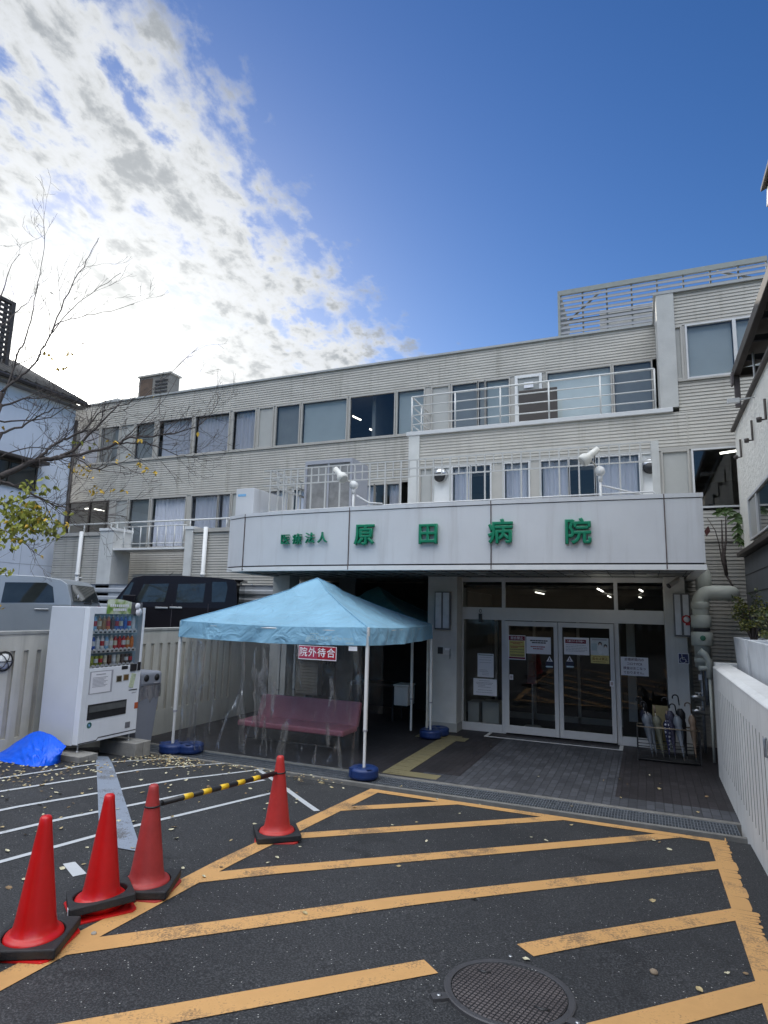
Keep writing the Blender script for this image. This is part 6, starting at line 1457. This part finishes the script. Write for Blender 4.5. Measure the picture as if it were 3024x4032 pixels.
rect(N_, U, .03, .03, .97, .215, YD, m_redh); rect(N_, U, .05, .225, .95, .885, YD, m_yel); rect(N_, U, .03, .895, .97, .965, YD, m_redh); words(N_, '面会禁止', w_*.185, U, .5, .125, YD, m_paper, .001)
lines(N_, U, YD, m_inkr, [(.12, .85, .30), (.28, .70, .35), (.10, .92, .455), (.14, .55, .505)], .012); lines(N_, U, YD, m_ink, [(.10, .9, .585), (.10, .9, .69), (.12, .92, .80), (.14, .9, .835)], .010)
N_, U, w_, h_ = sheet_thing('door_notice', 'white notice with two bold dark lines and red lines beneath on the left sliding door', 'notice', *c5(635, 390), *c5(1310, 880), YD)
lines(N_, U, YD, m_ink, [(.16, .87, .22), (.23, .80, .34)], .035); lines(N_, U, YD, m_inkr, [(.18, .77, .58), (.28, .70, .70)], .028)
N_, U, w_, h_ = sheet_thing('door_notice', 'white notice with a dark red heading band on the right sliding door', 'notice', *c4(385, 600), *c4(945, 1000), YD)
rect(N_, U, .06, .12, .88, .34, YD, m_redh); words(N_, '入館される皆様へ', w_*.092, U, .47, .23, YD, m_paper, .001); lines(N_, U, YD, m_inkg, [(.08, .86, .44), (.08, .90, .54), (.08, .92, .63), (.08, .92, .72), (.08, .82, .80)], .014)
N_, U, w_, h_ = sheet_thing('door_poster', 'poster of two masked nurses above a yellow band on the right sliding door', 'poster', *c4(962, 615), *c4(1378, 1185), YD, mat('poster_pale', (.56, .60, .62), .7))
rect(N_, U, .0, .68, 1, 1, YD, m_ltyel); rect(N_, U, .1, .04, .9, .09, YD, m_inkg); rect(N_, U, .05, .22, .36, .5, YD, mat('poster_window', (.40, .50, .54), .7))
def oval(N_, U, u_, v_, ru, rv, out, mt, half=False):
    mb = MB(); pts = []
    for k in range(25):
        a2 = 2*math.pi*k/24; vv = math.sin(a2)*rv
        if half and vv > 0: vv *= .15
        p_ = U(u_+math.cos(a2)*ru, v_+vv); pts.append((p_[0], YD-out, p_[1]))
    mb.face(pts[:-1]); mb.build('picture', mt, N_, recalc=False)
m_skin = mat('poster_skin', (.55, .43, .36), .7); m_coat = mat('poster_coat', (.66, .69, .71), .7)
for u_, v_, s_ in ((.53, .24, 1.0), (.82, .32, .9)):
    oval(N_, U, u_, v_+.22*s_, .17*s_, .17*s_, .0020, m_coat); oval(N_, U, u_, v_-.01, .105*s_, .085*s_, .0024, m_ink); oval(N_, U, u_, v_+.025, .075*s_, .06*s_, .0028, m_skin); oval(N_, U, u_, v_+.05, .065*s_, .035*s_, .0032, m_coat)
m_brn = mat('poster_brown', (.20, .09, .01), .7)
words(N_, '面会は禁止', w_*.17, U, .5, .83, YD, m_brn, .0015); lines(N_, U, YD, m_brn, [(.12, .86, .735), (.12, .82, .935)], .010)
N_, U, w_, h_ = sheet_thing('glass_notice', 'large white virus test notice in dark characters on the right side glass', 'notice', *c6(1233, 606), *c6(1418, 737), YG+.0055)
for i, s_ in enumerate(('診察時間内の', 'コロナPCR', '検査はおこなっ', 'ておりません。')): words(N_, s_, w_*.118, U, .5, .14+.235*i, YG+.0055, mat('ink_plum', (.14, .08, .12), .7), .0012)
N_, U, w_, h_ = sheet_thing('glass_notice', 'tall white timetable sheet on the left side glass', 'notice', *c6(299, 584), *c6(405, 744), YG+.0055)
rect(N_, U, .06, .04, .94, .085, YG+.0055, mat('ink_sage', (.30, .36, .34), .7)); lines(N_, U, YG+.0055, m_inkg, [(.12, .86, .16), (.12, .86, .27), (.12, .86, .38), (.12, .6, .70), (.12, .65, .76), (.3, .7, .83), (.3, .7, .90)], .008)
N_, U, w_, h_ = sheet_thing('glass_notice', 'wide white typed sheet below the timetable on the left side glass', 'notice', *c6(272, 746), *c6(425, 866), YG+.0055)
lines(N_, U, YG+.0055, m_inkg, [(.25, .70, .12), (.12, .84, .24), (.14, .8, .32), (.2, .5, .40), (.2, .74, .50), (.2, .8, .68), (.12, .84, .82)], .014)
for sgn, x0, x1, lab in ((0, 745, 795, 'triangular automatic door sticker with a pale arrow strip on the left door'), (1, 875, 928, 'triangular automatic door sticker with a pale arrow strip on the right door')):
    a_, b_ = oy(*c6(x0, 600), YD), oy(*c6(x1, 680), YD); N_ = thing('door_sticker', lab, 'sticker', ((a_.x+b_.x)/2, YD, a_.z)); xm_ = (a_.x+b_.x)/2; ww = (b_.x-a_.x)*.42; zt_ = a_.z; zm_ = a_.z-(a_.z-b_.z)*.48
    mb = MB(); mb.face([(xm_-ww, YD-.001, zm_), (xm_+ww, YD-.001, zm_), (xm_, YD-.001, zt_)]); mb.build('triangle', m_paper, N_, recalc=False)
    mb = MB(); mb.tube([(xm_, YD-.002, zt_-.035), (xm_, YD-.002, zm_+.02)], .008, 6); mb.tube([(xm_-.022, YD-.002, zm_+.012), (xm_, YD-.002, zm_+.035), (xm_+.022, YD-.002, zm_+.012)], .006, 6); mb.build('figure', m_ink, N_)
    mb = MB(); mb.box(xm_-ww-.015, xm_+ww+.015, YD-.0012, YD-.0002, b_.z-.012, zm_-.006); mb.build('navy_ground', mat('sticker_navy', (.015, .02, .05), .5), N_)
    z_ = b_.z+.018; mb = MB(); e_ = -.02 if sgn == 0 else .02; mb.face([(xm_-ww, YD-.0022, z_-.014), (xm_+ww, YD-.0022, z_-.014), (xm_+ww+max(e_, 0), YD-.0022, z_), (xm_+ww, YD-.0022, z_+.014), (xm_-ww, YD-.0022, z_+.014), (xm_-ww+min(e_, 0), YD-.0022, z_)]); mb.build('arrow', mat('sticker_aqua', (.50, .64, .68), .5), N_, recalc=False)
for x0, y0, x1, y1, lab in ((507, 722, 532, 758, 'small white touch plate on the left edge of the left door'), (1163, 764, 1190, 802, 'small white touch plate on the right edge of the right door')):
    N_, U, w_, h_ = sheet_thing('touch_plate', lab, 'touch plate', *c6(x0, y0), *c6(x1, y1), YD); rect(N_, U, .2, .2, .8, .8, YD, mat('plate_pink', (.50, .42, .42), .6))
# inside the glass: sanitiser stand and two low cabinets
p_ = oy(*c6(655, 990), 13.3); Sn = thing('sanitiser_stand', 'grey hand sanitiser dispenser on a pole behind the left door', 'sanitiser stand', (-1.95, 13.2, 0))
a_ = oy(*c6(655, 640), 13.2); xs0 = a_.x
mb = MB(); mb.lathe([(.0, 0), (.17, 0), (.16, .015), (.02, .02)], (xs0, 13.2, 0), 20); mb.tube([(xs0, 13.2, .0), (xs0, 13.2, 1.0)], .018, 8); mb.build('pole', m_alud, Sn)
mb = MB(); mb.box(xs0-.09, xs0+.09, 13.15, 13.16, .85, 1.75); mb.build('back_board', m_gblind, Sn); mb = MB(); mb.box(xs0-.06, xs0+.06, 13.05, 13.15, 1.0, 1.28); mb.build('dispenser', m_panel, Sn, bevel=.02)
for k, (x0, x1, lab) in enumerate(((236, 308, 'narrow pale cabinet inside the left side glass'), (330, 438, 'wider white cabinet inside the left side glass'))):
    a_, b_ = oy(*c6(x0, 905), 12.6), oy(*c6(x1, 905), 12.6); mb = MB(); mb.box(a_.x, b_.x, 12.6, 13.0, 0, a_.z); mb.box(a_.x-.01, b_.x+.01, 12.59, 13.01, a_.z, a_.z+.02); tag(mb.build('low_cabinet', m_white, bevel=.01), lab, 'cabinet')

# ------------------------------------------------------------------ planters, shrubs, the tall pot plant
mb = MB(); mb.box(1.09, XR_+.02, .5, 12.3, .2, 1.50); tag(mb.build('planting_bed', mat('soil', (.05, .04, .03), .9, .4, 12, .6, 30)), 'dark raised soil strip between the white wall and the house', 'soil bed')
m_plt = mat('planter_white', (.66, .68, .71), .7, .1, 4, .1, 50, streak=.3, dirt=(.35, .36, .36))
for y0, y1, lab in ((9.40, 10.55, 'far white planter box on the soil strip behind the white wall'), (7.75, 9.15, 'near white planter box at the right edge behind the white wall')):
    Pl = thing('planter_box', lab, 'planter', (1.3, (y0+y1)/2, 1.5)); V = []; mb = MB()
    for z, e in ((1.49, .03), (1.99, 0)): V.append([mb.v(p_) for p_ in ((1.16+e, y0+e, z), (1.50-e, y0+e, z), (1.50-e, y1-e, z), (1.16+e, y1-e, z))])
    mb.b.faces.new(V[0][::-1]); V.append([mb.v(p_) for p_ in ((1.20, y0+.04, 1.99), (1.46, y0+.04, 1.99), (1.46, y1-.04, 1.99), (1.20, y1-.04, 1.99))]); V.append([mb.v(p_) for p_ in ((1.20, y0+.04, 1.93), (1.46, y0+.04, 1.93), (1.46, y1-.04, 1.93), (1.20, y1-.04, 1.93))])
    for A_, B_ in zip(V[:-1], V[1:]):
        for k in range(4): mb.b.faces.new((A_[k], A_[(k+1) % 4], B_[(k+1) % 4], B_[k]))
    mb.b.faces.new(V[3]); mb.build('box', m_plt, Pl, bevel=.008)
m_shrub = mat('shrub_leaf', (.115, .115, .02), .5, .55, 9); m_shrub2 = mat('shrub_leaf_dark', (.035, .055, .014), .5, .5, 9)
def shrub(label, c, sx, sy, sz, n, seed, m1, m2):
    r_ = random.Random(seed); Sh = thing('shrub', label, 'shrub', c); mb = MB(); tips = []
    for k in range(26):
        a_ = r_.uniform(0, 6.28); e_ = r_.uniform(.1, 1); tip = Vector((c[0]+math.cos(a_)*sx*e_, c[1]+math.sin(a_)*sy*e_, c[2]+sz*r_.uniform(.25, 1)*(1.1-.45*e_))); b_ = Vector(c); mid = b_.lerp(tip, .5)+Vector((0, 0, .08)); mb.tube([b_, mid, tip], [.012, .008, .004], 5); tips.append((mid, tip))
    mb.build('stem', m_bark, Sh)
    for mt, frac in ((m1, .6), (m2, .4)):
        mb = MB()
        for k in range(int(n*frac)):
            mid, tip = r_.choice(tips); p_ = mid.lerp(tip, r_.uniform(.2, 1.08))+Vector((r_.gauss(0, .03), r_.gauss(0, .03), r_.gauss(0, .025))); d_ = Vector((r_.gauss(0, 1), r_.gauss(0, 1), r_.uniform(-.2, 1.2))).normalized(); s_ = d_.cross(Vector((r_.gauss(0, 1), r_.gauss(0, 1), r_.gauss(0, 1)))).normalized(); l_ = r_.uniform(.035, .06)
            mb.face([p_, p_+d_*l_*.5+s_*l_*.22, p_+d_*l_, p_+d_*l_*.5-s_*l_*.22])
        mb.build('foliage', mt, Sh, recalc=False)
shrub('yellowish green shrub growing in the far white planter box', (1.33, 9.95, 1.93), .26, .42, .78, 1500, 2, m_shrub, m_shrub2); shrub('yellowish green shrub in the near planter at the right edge', (1.36, 8.5, 1.93), .28, .5, .62, 1500, 5, m_shrub, m_shrub2)
# big-leaved plant with bare stems before the ribbed wall
yb_ = 12.35; f5 = lambda x, y, Y=yb_: oy(2600+x*.4069, 1900+y*.4069, Y)
Fp = thing('big_leaf_plant', 'leggy plant with drooping broad green leaves beside the canopy end', 'plant', (1.0, yb_, 2.6))
mb = MB()
for pts in (((640, 900), (620, 700), (635, 560), (632, 280)), ((640, 900), (608, 760), (600, 560), (592, 360)), ((650, 890), (600, 780), (570, 600), (530, 460), (455, 345))): mb.tube([f5(*p_) for p_ in pts], [.03, .022, .016, .010] if len(pts) == 4 else [.016, .014, .011, .008, .006], 7)
mb.tube([f5(640, 900), f5(700, 1000)-Vector((0, 0, 0)), f5(690, 1100)], .018, 6); mb.build('stem', m_bark, Fp)
def broad_leaf(c, size, dirx, droop, mt):
    mb = MB(); c = Vector(c); pts = []
    for k in range(19):
        a_ = -math.pi*.9+1.8*math.pi*k/18; r_ = size*(.62+.38*abs(math.cos(a_*2.5))); x_, y_ = math.cos(a_)*r_, math.sin(a_)*r_*.85; pts.append(c+Vector((x_*dirx, -.05+.5*y_*.3, -abs(x_)*droop+y_*.75)))
    cv = mb.v(c); vs = [mb.v(p_) for p_ in pts]
    for i in range(len(vs)-1): mb.b.faces.new((cv, vs[i], vs[i+1]))
    mb.build('leaf', mt, Fp, recalc=False)
m_fat = mat('broad_leaf_green', (.05, .09, .02), .4, .3, 12)
for px, py, s_, dx_, dr_ in ((575, 290, .13, -1, .3), (660, 285, .13, 1, .2), (730, 340, .17, 1, .5), (745, 440, .17, .7, .7), (745, 530, .14, .7, .6), (780, 570, .11, .6, .8), (615, 270, .1, .8, .2)): broad_leaf(f5(px, py, yb_-.1), s_, dx_, dr_, m_fat)
mb = MB(); p_ = f5(455, 470); mb.face([p_+Vector((.02, 0, .1)), p_+Vector((.05, .02, .0)), p_+Vector((-.02, 0, -.1)), p_+Vector((-.05, -.02, 0))]); mb.build('dead_leaf', mat('dead_leaf', (.10, .03, .03), .6), Fp, recalc=False)
# ------------------------------------------------------------------ manhole, stones, leaves
mc = Vector((-.77, 3.70)); mz = g(mc.x, mc.y)
def chequer():
    m, t, b = principled('manhole_iron'); L = t.links.new; tc = t.nodes.new('ShaderNodeTexCoord'); mp = t.nodes.new('ShaderNodeMapping'); mp.inputs['Rotation'].default_value = (0, 0, R(12)); L(tc.outputs['Object'], mp.inputs[0])
    ck = nd(t, 'ShaderNodeTexBrick', Scale=1.0); L(mp.outputs[0], ck.inputs['Vector']); ck.offset = 0.0; ck.inputs['Brick Width'].default_value = .026; ck.inputs['Row Height'].default_value = .026; ck.inputs['Mortar Size'].default_value = .0045; ck.inputs['Mortar Smooth'].default_value = .4
    n = nd(t, 'ShaderNodeTexNoise', Scale=6.0, Detail=6.0); L(tc.outputs['Object'], n.inputs['Vector']); cc = ramp(t, n.outputs[0], [(.3, (.075, .063, .063)), (.7, (.14, .12, .118))]); mm = t.nodes.new('ShaderNodeMix'); mm.data_type = 'RGBA'; L(ck.outputs['Fac'], mm.inputs[0]); L(cc, mm.inputs[6]); mm.inputs[7].default_value = (.02, .018, .018, 1); L(mm.outputs[2], b.inputs['Base Color'])
    b.inputs['Metallic'].default_value = .1; b.inputs['Roughness'].default_value = .55; bp = nd(t, 'ShaderNodeBump', Strength=.9, Distance=.006); bp.invert = True; L(ck.outputs['Fac'], bp.inputs['Height']); L(bp.outputs[0], b.inputs['Normal']); return m
Mh = thing('manhole_cover', 'round dark iron manhole cover in the asphalt at the bottom of the picture', 'manhole cover', (mc.x, mc.y, mz))
tl = Matrix.Rotation(math.atan(-.062), 4, 'X')
def tilt_build(mb, name, mt): 
    bmesh.ops.transform(mb.b, matrix=Matrix.Translation((mc.x, mc.y, mz+.003)) @ tl, verts=mb.b.verts[:]); return mb.build(name, mt, Mh)
m_iron = chequer(); m_rim = mat('manhole_rim', (.085, .083, .088), .5, .15, 9, metal=.4)
mb = MB(); mb.lathe([(0, .006), (.30, .006), (.306, .004), (.306, -.03)], seg=64, smooth=False); lid = tilt_build(mb, 'lid', m_iron)
mb = MB(); mb.lathe([(.312, -.03), (.312, .006), (.318, .008), (.343, .008), (.350, .004), (.350, -.03)], seg=64, smooth=False); tilt_build(mb, 'rim', m_rim)
for a_ in (R(100), R(215), R(340)):
    mb = MB(); mb.rbox((math.cos(a_)*.385, math.sin(a_)*.385, -.004), (.10, .06, .018), rz=a_); lug = tilt_build(mb, 'lug', m_rim)
    mb = MB(); mb.lathe([(0, .012), (.010, .012), (.014, .005)], (math.cos(a_)*.395, math.sin(a_)*.395, .0), 12); tilt_build(mb, 'bolt', m_steel)
for x_, y_, rz in ((-.17, .13, .2), (.19, -.10, .1)):
    mb = MB(); mb.tube([(x_-.04, y_+.01, .0064), (x_, y_-.006, .0066), (x_+.04, y_+.008, .0064)], [.006, .010, .006], 8); tilt_build(mb, 'lift_slot', m_black)
def stone(px, py, s_, label, col):
    p_ = ground_at(px/VS, py/VS); mb = MB(); bmesh.ops.create_icosphere(mb.b, subdivisions=2, radius=s_)
    for v_ in mb.b.verts: v_.co *= 1+.35*noise.noise(v_.co*28+Vector((px, 0, 0))); v_.co.z *= .62
    bmesh.ops.translate(mb.b, vec=p_+Vector((0, 0, s_*.5)), verts=mb.b.verts[:]); o = mb.build('stone', mat('stone_'+str(int(px)), col, .8, .2, 30)); tag(o, label, 'stone')
stone(2574, 3834, .022, 'small brown stone on the asphalt between two orange stripes', (.22, .17, .12))
stone(368, 3680, .017, 'pale pebble beside the red base under the second bright cone', (.34, .32, .28))
# fallen leaves: each of the larger ones on its own
def leaf_mesh(sd, mt):
    r_ = random.Random(sd); mb = MB(); n = 7; L_ = .055; rows = []
    cu, tw_ = r_.uniform(.1, .5), r_.uniform(-.3, .3)
    for i in range(n+1):
        k = i/n; w_ = .017*math.sin(math.pi*min(1, k*.96+.02))**.8; z0 = L_*cu*(k-.5)**2*1.6+.003
        rows.append([mb.v((L_*(k-.5), s_*w_, z0+abs(s_)*w_*r_.uniform(.15, .55)+s_*w_*tw_)) for s_ in (-1, 0, 1)])
    for i in range(n):
        for j in range(2): f = mb.b.faces.new((rows[i][j], rows[i+1][j], rows[i+1][j+1], rows[i][j+1])); f.smooth = True
    return mb.build('fallen_leaf', mt, recalc=False)
m_l1, m_l2, m_l3 = mat('dry_leaf_pale', (.56, .52, .36), .7, .3, 30), mat('dry_leaf_tan', (.42, .33, .17), .7, .35, 30), mat('dry_leaf_brown', (.22, .145, .075), .7, .35, 30)
protos = [leaf_mesh(i, (m_l1, m_l1, m_l2, m_l2, m_l3, m_l1)[i]) for i in range(6)]
LB = 'dry pale yellow leaf lying curled on the asphalt among others'
for o in protos: tag(o, LB, 'fallen leaf', 'fallen leaves on the ground')
spots = [(1090, 3382), (1055, 3400), (1570, 3415), (1640, 3240), (1585, 3250), (1680, 3315), (1868, 3545), (2072, 3781), (2570, 3552), (2755, 3903), (2400, 3298), (2575, 3313), (2092, 3300), (2150, 3312), (2250, 3252), (910, 3312), (870, 3418), (720, 3423), (1180, 3338), (600, 3225), (330, 3050), (440, 3060), (1530, 3260), (1545, 3252), (1720, 3150), (1810, 3205), (1580, 3100), (2440, 3070), (2470, 3090), (2120, 3060), (1890, 3170)]
cnt = 0
def put_leaf(x, y):
    global cnt
    src = protos[cnt % 6]; o = src if cnt < 6 else src.copy()
    if cnt >= 6: COL.objects.link(o)
    s_ = rnd.uniform(.55, 1.0); o.location = (x, y, g(x, y)+.004 if y < 7.8 else .005); o.rotation_euler = (rnd.uniform(-.25, .25), rnd.uniform(-.2, .2), rnd.uniform(0, 6.28)); o.scale = (s_, s_, s_); cnt += 1
for px, py in spots: p_ = ground_at(px/VS, py/VS); put_leaf(p_.x, p_.y)
while cnt < 240:
    k = rnd.random()
    if k < .75: x, y = rnd.uniform(-7.0, -3.6), rnd.uniform(3.2, 7.7); ok = rnd.random() < .35+.65*sm((-3.4-x)/2.5)
    elif k < .93: x, y = rnd.uniform(-3.6, .5), rnd.uniform(3.4, 7.6); ok = rnd.random() < .12
    else: x, y = rnd.uniform(-3, .7), rnd.uniform(7.7, 11); ok = rnd.random() < .5
    if ok: put_leaf(x, y)
mb = MB()
for k in range(900):
    q_ = rnd.random()
    if q_ < .45: x, y = rnd.gauss(-6.45, .45), rnd.gauss(7.15, .28)
    elif q_ < .75: x, y = rnd.uniform(-7.6, -6.2), rnd.uniform(5.0, 6.3)
    else: x, y = rnd.uniform(-6.8, -3.7), rnd.gauss(7.6, .14)
    if x < -7.9 or (x < -6.8 and y > 6.2 and y < 7.5) or y > 7.8 or (y > 6.0 and x < -6.9): continue
    a_ = rnd.uniform(0, 6.28); d_ = Vector((math.cos(a_), math.sin(a_), rnd.uniform(-.2, .2)))*.022; s_ = Vector((-math.sin(a_), math.cos(a_), rnd.uniform(-.5, .5)))*.011; c_ = Vector((x, y, g(x, y)+rnd.uniform(.006, .02)))
    mb.mi = rnd.choice((0, 1, 1, 2)); mb.face([c_-d_, c_+s_, c_+d_, c_-s_])
stuff(mb.build('leaf_litter', [m_l1, m_l2, m_l3], recalc=False))

# ------------------------------------------------------------------ bare tree reaching in from the left
TR = thing('bare_tree', 'nearly leafless tree with a few yellow leaves reaching in from the left', 'tree', (-9.4, 5.4, 1.12))
TN = Vector((-.6, .8, 0)); TK = 10.1
tp_ = lambda x, y, o_=0.0: opl(x, y, TN, TK+o_)
mains = [([(0, 1876), (68, 1846), (136, 1815), (217, 1805), (251, 1791), (305, 1758), (359, 1700), (420, 1640), (470, 1590)], .050, 0),
 ([(136, 1815), (180, 1781), (210, 1751), (251, 1730), (325, 1700), (362, 1657), (391, 1628), (491, 1593), (533, 1568)], .026, .15),
 ([(217, 1810), (318, 1787), (462, 1749), (495, 1728), (550, 1718), (622, 1716), (706, 1699), (765, 1682), (816, 1648), (858, 1585)], .024, -.1),
 ([(462, 1748), (550, 1743), (630, 1764), (706, 1792), (770, 1802), (833, 1817)], .013, .1), ([(297, 1800), (377, 1846), (457, 1828), (521, 1855), (567, 1868)], .012, -.3),
 ([(0, 1545), (72, 1491), (123, 1444), (166, 1375), (203, 1310), (253, 1183), (311, 1074), (362, 987), (387, 937)], .020, .3),
 ([(0, 1590), (72, 1400), (100, 1330), (130, 1240), (148, 1118), (177, 973), (174, 893)], .015, .6), ([(203, 1310), (289, 1212), (362, 1154), (477, 1074)], .009, .3), ([(203, 1300), (239, 1270), (320, 1248), (434, 1226), (528, 1197)], .010, .5),
 ([(0, 1893), (51, 1910), (153, 1958), (203, 1985), (254, 1998), (339, 2015), (500, 2036)], .020, -.4), ([(0, 1985), (60, 1975), (140, 1955), (230, 1990), (330, 2040)], .014, -.5), ([(0, 2080), (60, 2110), (120, 2160), (170, 2195)], .010, -.7),
 ([(0, 1600), (90, 1572), (170, 1566), (240, 1545)], .018, .1), ([(0, 1705), (80, 1680), (150, 1640), (230, 1605), (300, 1610)], .02, .2), ([(0, 1660), (100, 1655), (200, 1640), (330, 1560), (400, 1570)], .014, .5), ([(0, 1800), (120, 1760), (220, 1770), (300, 1765)], .012, .7),
 ([(0, 1290), (60, 1230), (110, 1190), (150, 1130)], .012, .8), ([(60, 1440), (150, 1400), (240, 1390), (330, 1350)], .010, .9), ([(0, 1180), (40, 1060), (80, 1000)], .010, 1.0), ([(400, 1640), (430, 1520), (470, 1450)], .008, .2), ([(470, 1745), (560, 1660), (650, 1570), (700, 1480)], .009, .6), ([(560, 1570), (640, 1500), (720, 1420), (760, 1400)], .006, .9)]
mb = MB(); tw_start = []; r_ = random.Random(11)
trunk_top = Vector((-9.0, 5.55, 3.4))
for base_px in ((0, 1876), (0, 1545), (0, 1590), (0, 1893), (0, 1705)): mb.tube([trunk_top+Vector((0, 0, r_.uniform(-.6, .5))), trunk_top.lerp(tp_(*base_px), .5)+Vector((0, 0, -.1)), tp_(*base_px)], [.085, .065, .045], 8)
for pts, r0, o_ in mains:
    P_ = [tp_(x, y, o_*(i/max(1, len(pts)-1))) for i, (x, y) in enumerate(pts)]; n = len(P_); fine = []
    for i in range(n-1):
        for k in range(4):
            a_ = P_[max(0, i-1)]; b_, c_ = P_[i], P_[i+1]; d_ = P_[min(n-1, i+2)]; s_ = k/4
            fine.append(.5*((2*b_)+(-a_+c_)*s_+(2*a_-5*b_+4*c_-d_)*s_*s_+(-a_+3*b_-3*c_+d_)*s_**3)+Vector((r_.gauss(0, .008), r_.gauss(0, .008), r_.gauss(0, .008))))
    fine.append(P_[-1]); m_ = len(fine); mb.tube(fine, [max(.0045, r0*(1-.86*i/(m_-1))) for i in range(m_)], 7)
    for i in range(3, m_-1):
        if r_.random() < .62: tw_start.append((fine[i], (fine[i+1]-fine[i]).normalized(), max(.0035, r0*(1-.86*i/(m_-1))*.5)))
mb.build('branch', m_bark, TR)
mb = MB(); mb.tube([(-9.4, 5.4, 1.0), (-9.35, 5.42, 2.0), (-9.2, 5.5, 2.9), trunk_top], [.17, .13, .11, .10], 12); mb.build('trunk', m_bark, TR)
mb = MB(); ends = []
def twig(p, d, rad, ln_, depth):
    pts = [p]; dd = d.copy(); n = 5
    for i in range(n):
        dd = (dd+Vector((r_.gauss(0, .16), r_.gauss(0, .12), r_.gauss(.05, .15)))).normalized(); pts.append(pts[-1]+dd*ln_/n)
        if depth > 0 and r_.random() < .5:
            side = (dd+Vector((r_.gauss(0, .6), r_.gauss(0, .35), r_.gauss(.12, .55)))).normalized(); twig(pts[-1], side, rad*.65, ln_*r_.uniform(.35, .6), depth-1)
    mb.tube(pts, [max(.0018, rad*(1-.75*i/n)) for i in range(n+1)], 4, cap=False); ends.append(pts)
for p, d, rad in tw_start:
    for _ in range((0 if r_.random() < .3 else 1) if p.z > 5.6 else (1 if r_.random() < .5 else 2)):
        side = (d*.8+Vector((r_.gauss(0, .5), r_.gauss(0, .3), r_.gauss(.1, .6)))).normalized(); twig(p, side, min(.007, rad), r_.uniform(.25, .75), 2)
mb.build('twigs', m_bark, TR, recalc=False)
def leaves(name, centers, mt, size=.055):
    mb = MB()
    for (px, py, rx, ry, n_, o_) in centers:
        for k in range(n_):
            c_ = tp_(px+r_.gauss(0, rx), py+r_.gauss(0, ry), o_+r_.gauss(0, .15)); d_ = Vector((r_.gauss(0, .6), r_.gauss(0, .6), -r_.uniform(.2, 1))).normalized(); s_ = d_.cross(Vector((r_.gauss(0, 1), r_.gauss(0, 1), .3))).normalized(); l_ = size*r_.uniform(.75, 1.2); up_ = s_.cross(d_)*l_*.12
            a_, b_, e_ = c_, c_+d_*l_*.5, c_+d_*l_; mb.face([a_, c_+d_*l_*.28+s_*l_*.25+up_, b_+s_*l_*.27+up_, e_]); mb.face([a_, e_, b_-s_*l_*.27+up_, c_+d_*l_*.28-s_*l_*.25+up_])
    stuff(mb.build(name, mt, TR, recalc=False))
leaves('green_leaves', [(70, 2035, 45, 30, 150, -.4), (150, 2065, 45, 28, 140, -.4), (30, 2110, 35, 25, 80, -.5), (110, 2020, 50, 25, 80, -.3), (30, 1985, 30, 22, 40, -.4), (190, 2080, 30, 20, 30, -.4), (150, 1925, 35, 30, 40, -.3), (110, 1910, 20, 15, 12, -.3), (30, 2245, 22, 8, 14, -.6), (20, 1990, 20, 15, 12, -.5), (310, 1745, 30, 8, 8, 0), (200, 1150, 3, 3, 1, .5)], m_leafg, .088)
leaves('yellow_leaves', [(350, 1855, 18, 14, 12, -.1), (300, 1838, 14, 9, 8, -.1), (395, 1925, 22, 10, 14, -.1), (555, 1832, 12, 6, 6, 0), (585, 1850, 6, 5, 2, 0), (615, 1865, 4, 8, 3, 0), (495, 1930, 4, 4, 2, 0), (450, 1740, 12, 6, 4, 0), (455, 1815, 3, 5, 2, 0), (545, 1730, 6, 5, 3, 0), (260, 2060, 10, 12, 4, -.3), (165, 2190, 4, 5, 2, -.5), (135, 1990, 5, 5, 2, -.4), (505, 1785, 4, 5, 2, 0), (605, 1565, 3, 3, 1, .1), (270, 1390, 12, 6, 5, .3), (175, 1390, 4, 4, 2, .3), (205, 1405, 5, 5, 3, .3), (240, 1440, 14, 5, 7, .3), (60, 2100, 40, 30, 20, -.4), (160, 2040, 40, 25, 22, -.4), (15, 1680, 5, 6, 2, .2), (10, 2385, 8, 8, 3, -.7), (780, 1700, 3, 3, 1, 0)], m_leafy, .080)

# ------------------------------------------------------------------ the street side behind the viewer, seen only as reflections in the glass
SB = thing('street_building', 'beige block of flats with barred galleries across the street, mirrored in the entrance glass', 'building', (0, -14, 0))
mb = MB(); mb.box(-16, 14, -22, -13, 0, 5.2); mb.build('wall', mat('beige_wall', (.20, .17, .13), .7, .1, 1), SB)
mb = MB()
for z in (1.6, 4.0): mb.box(-15, 13, -12.99, -12.9, z, z+.9)
mb.build('window_band', m_cglass, SB)
mb = MB()
for z in (1.5, 3.9):
    for i in range(56): mb.box(-15+i*.5, -14.8+i*.5, -12.6, -12.5, z, z+1.0)
    mb.box(-15, 13, -12.62, -12.48, z+1.0, z+1.1)
mb.build('gallery_bars', m_panel, SB, recalc=False)

scn.cycles.use_denoising = True
try: scn.cycles.denoiser = 'OPENIMAGEDENOISE'
except Exception: pass
bpy.context.view_layer.update()
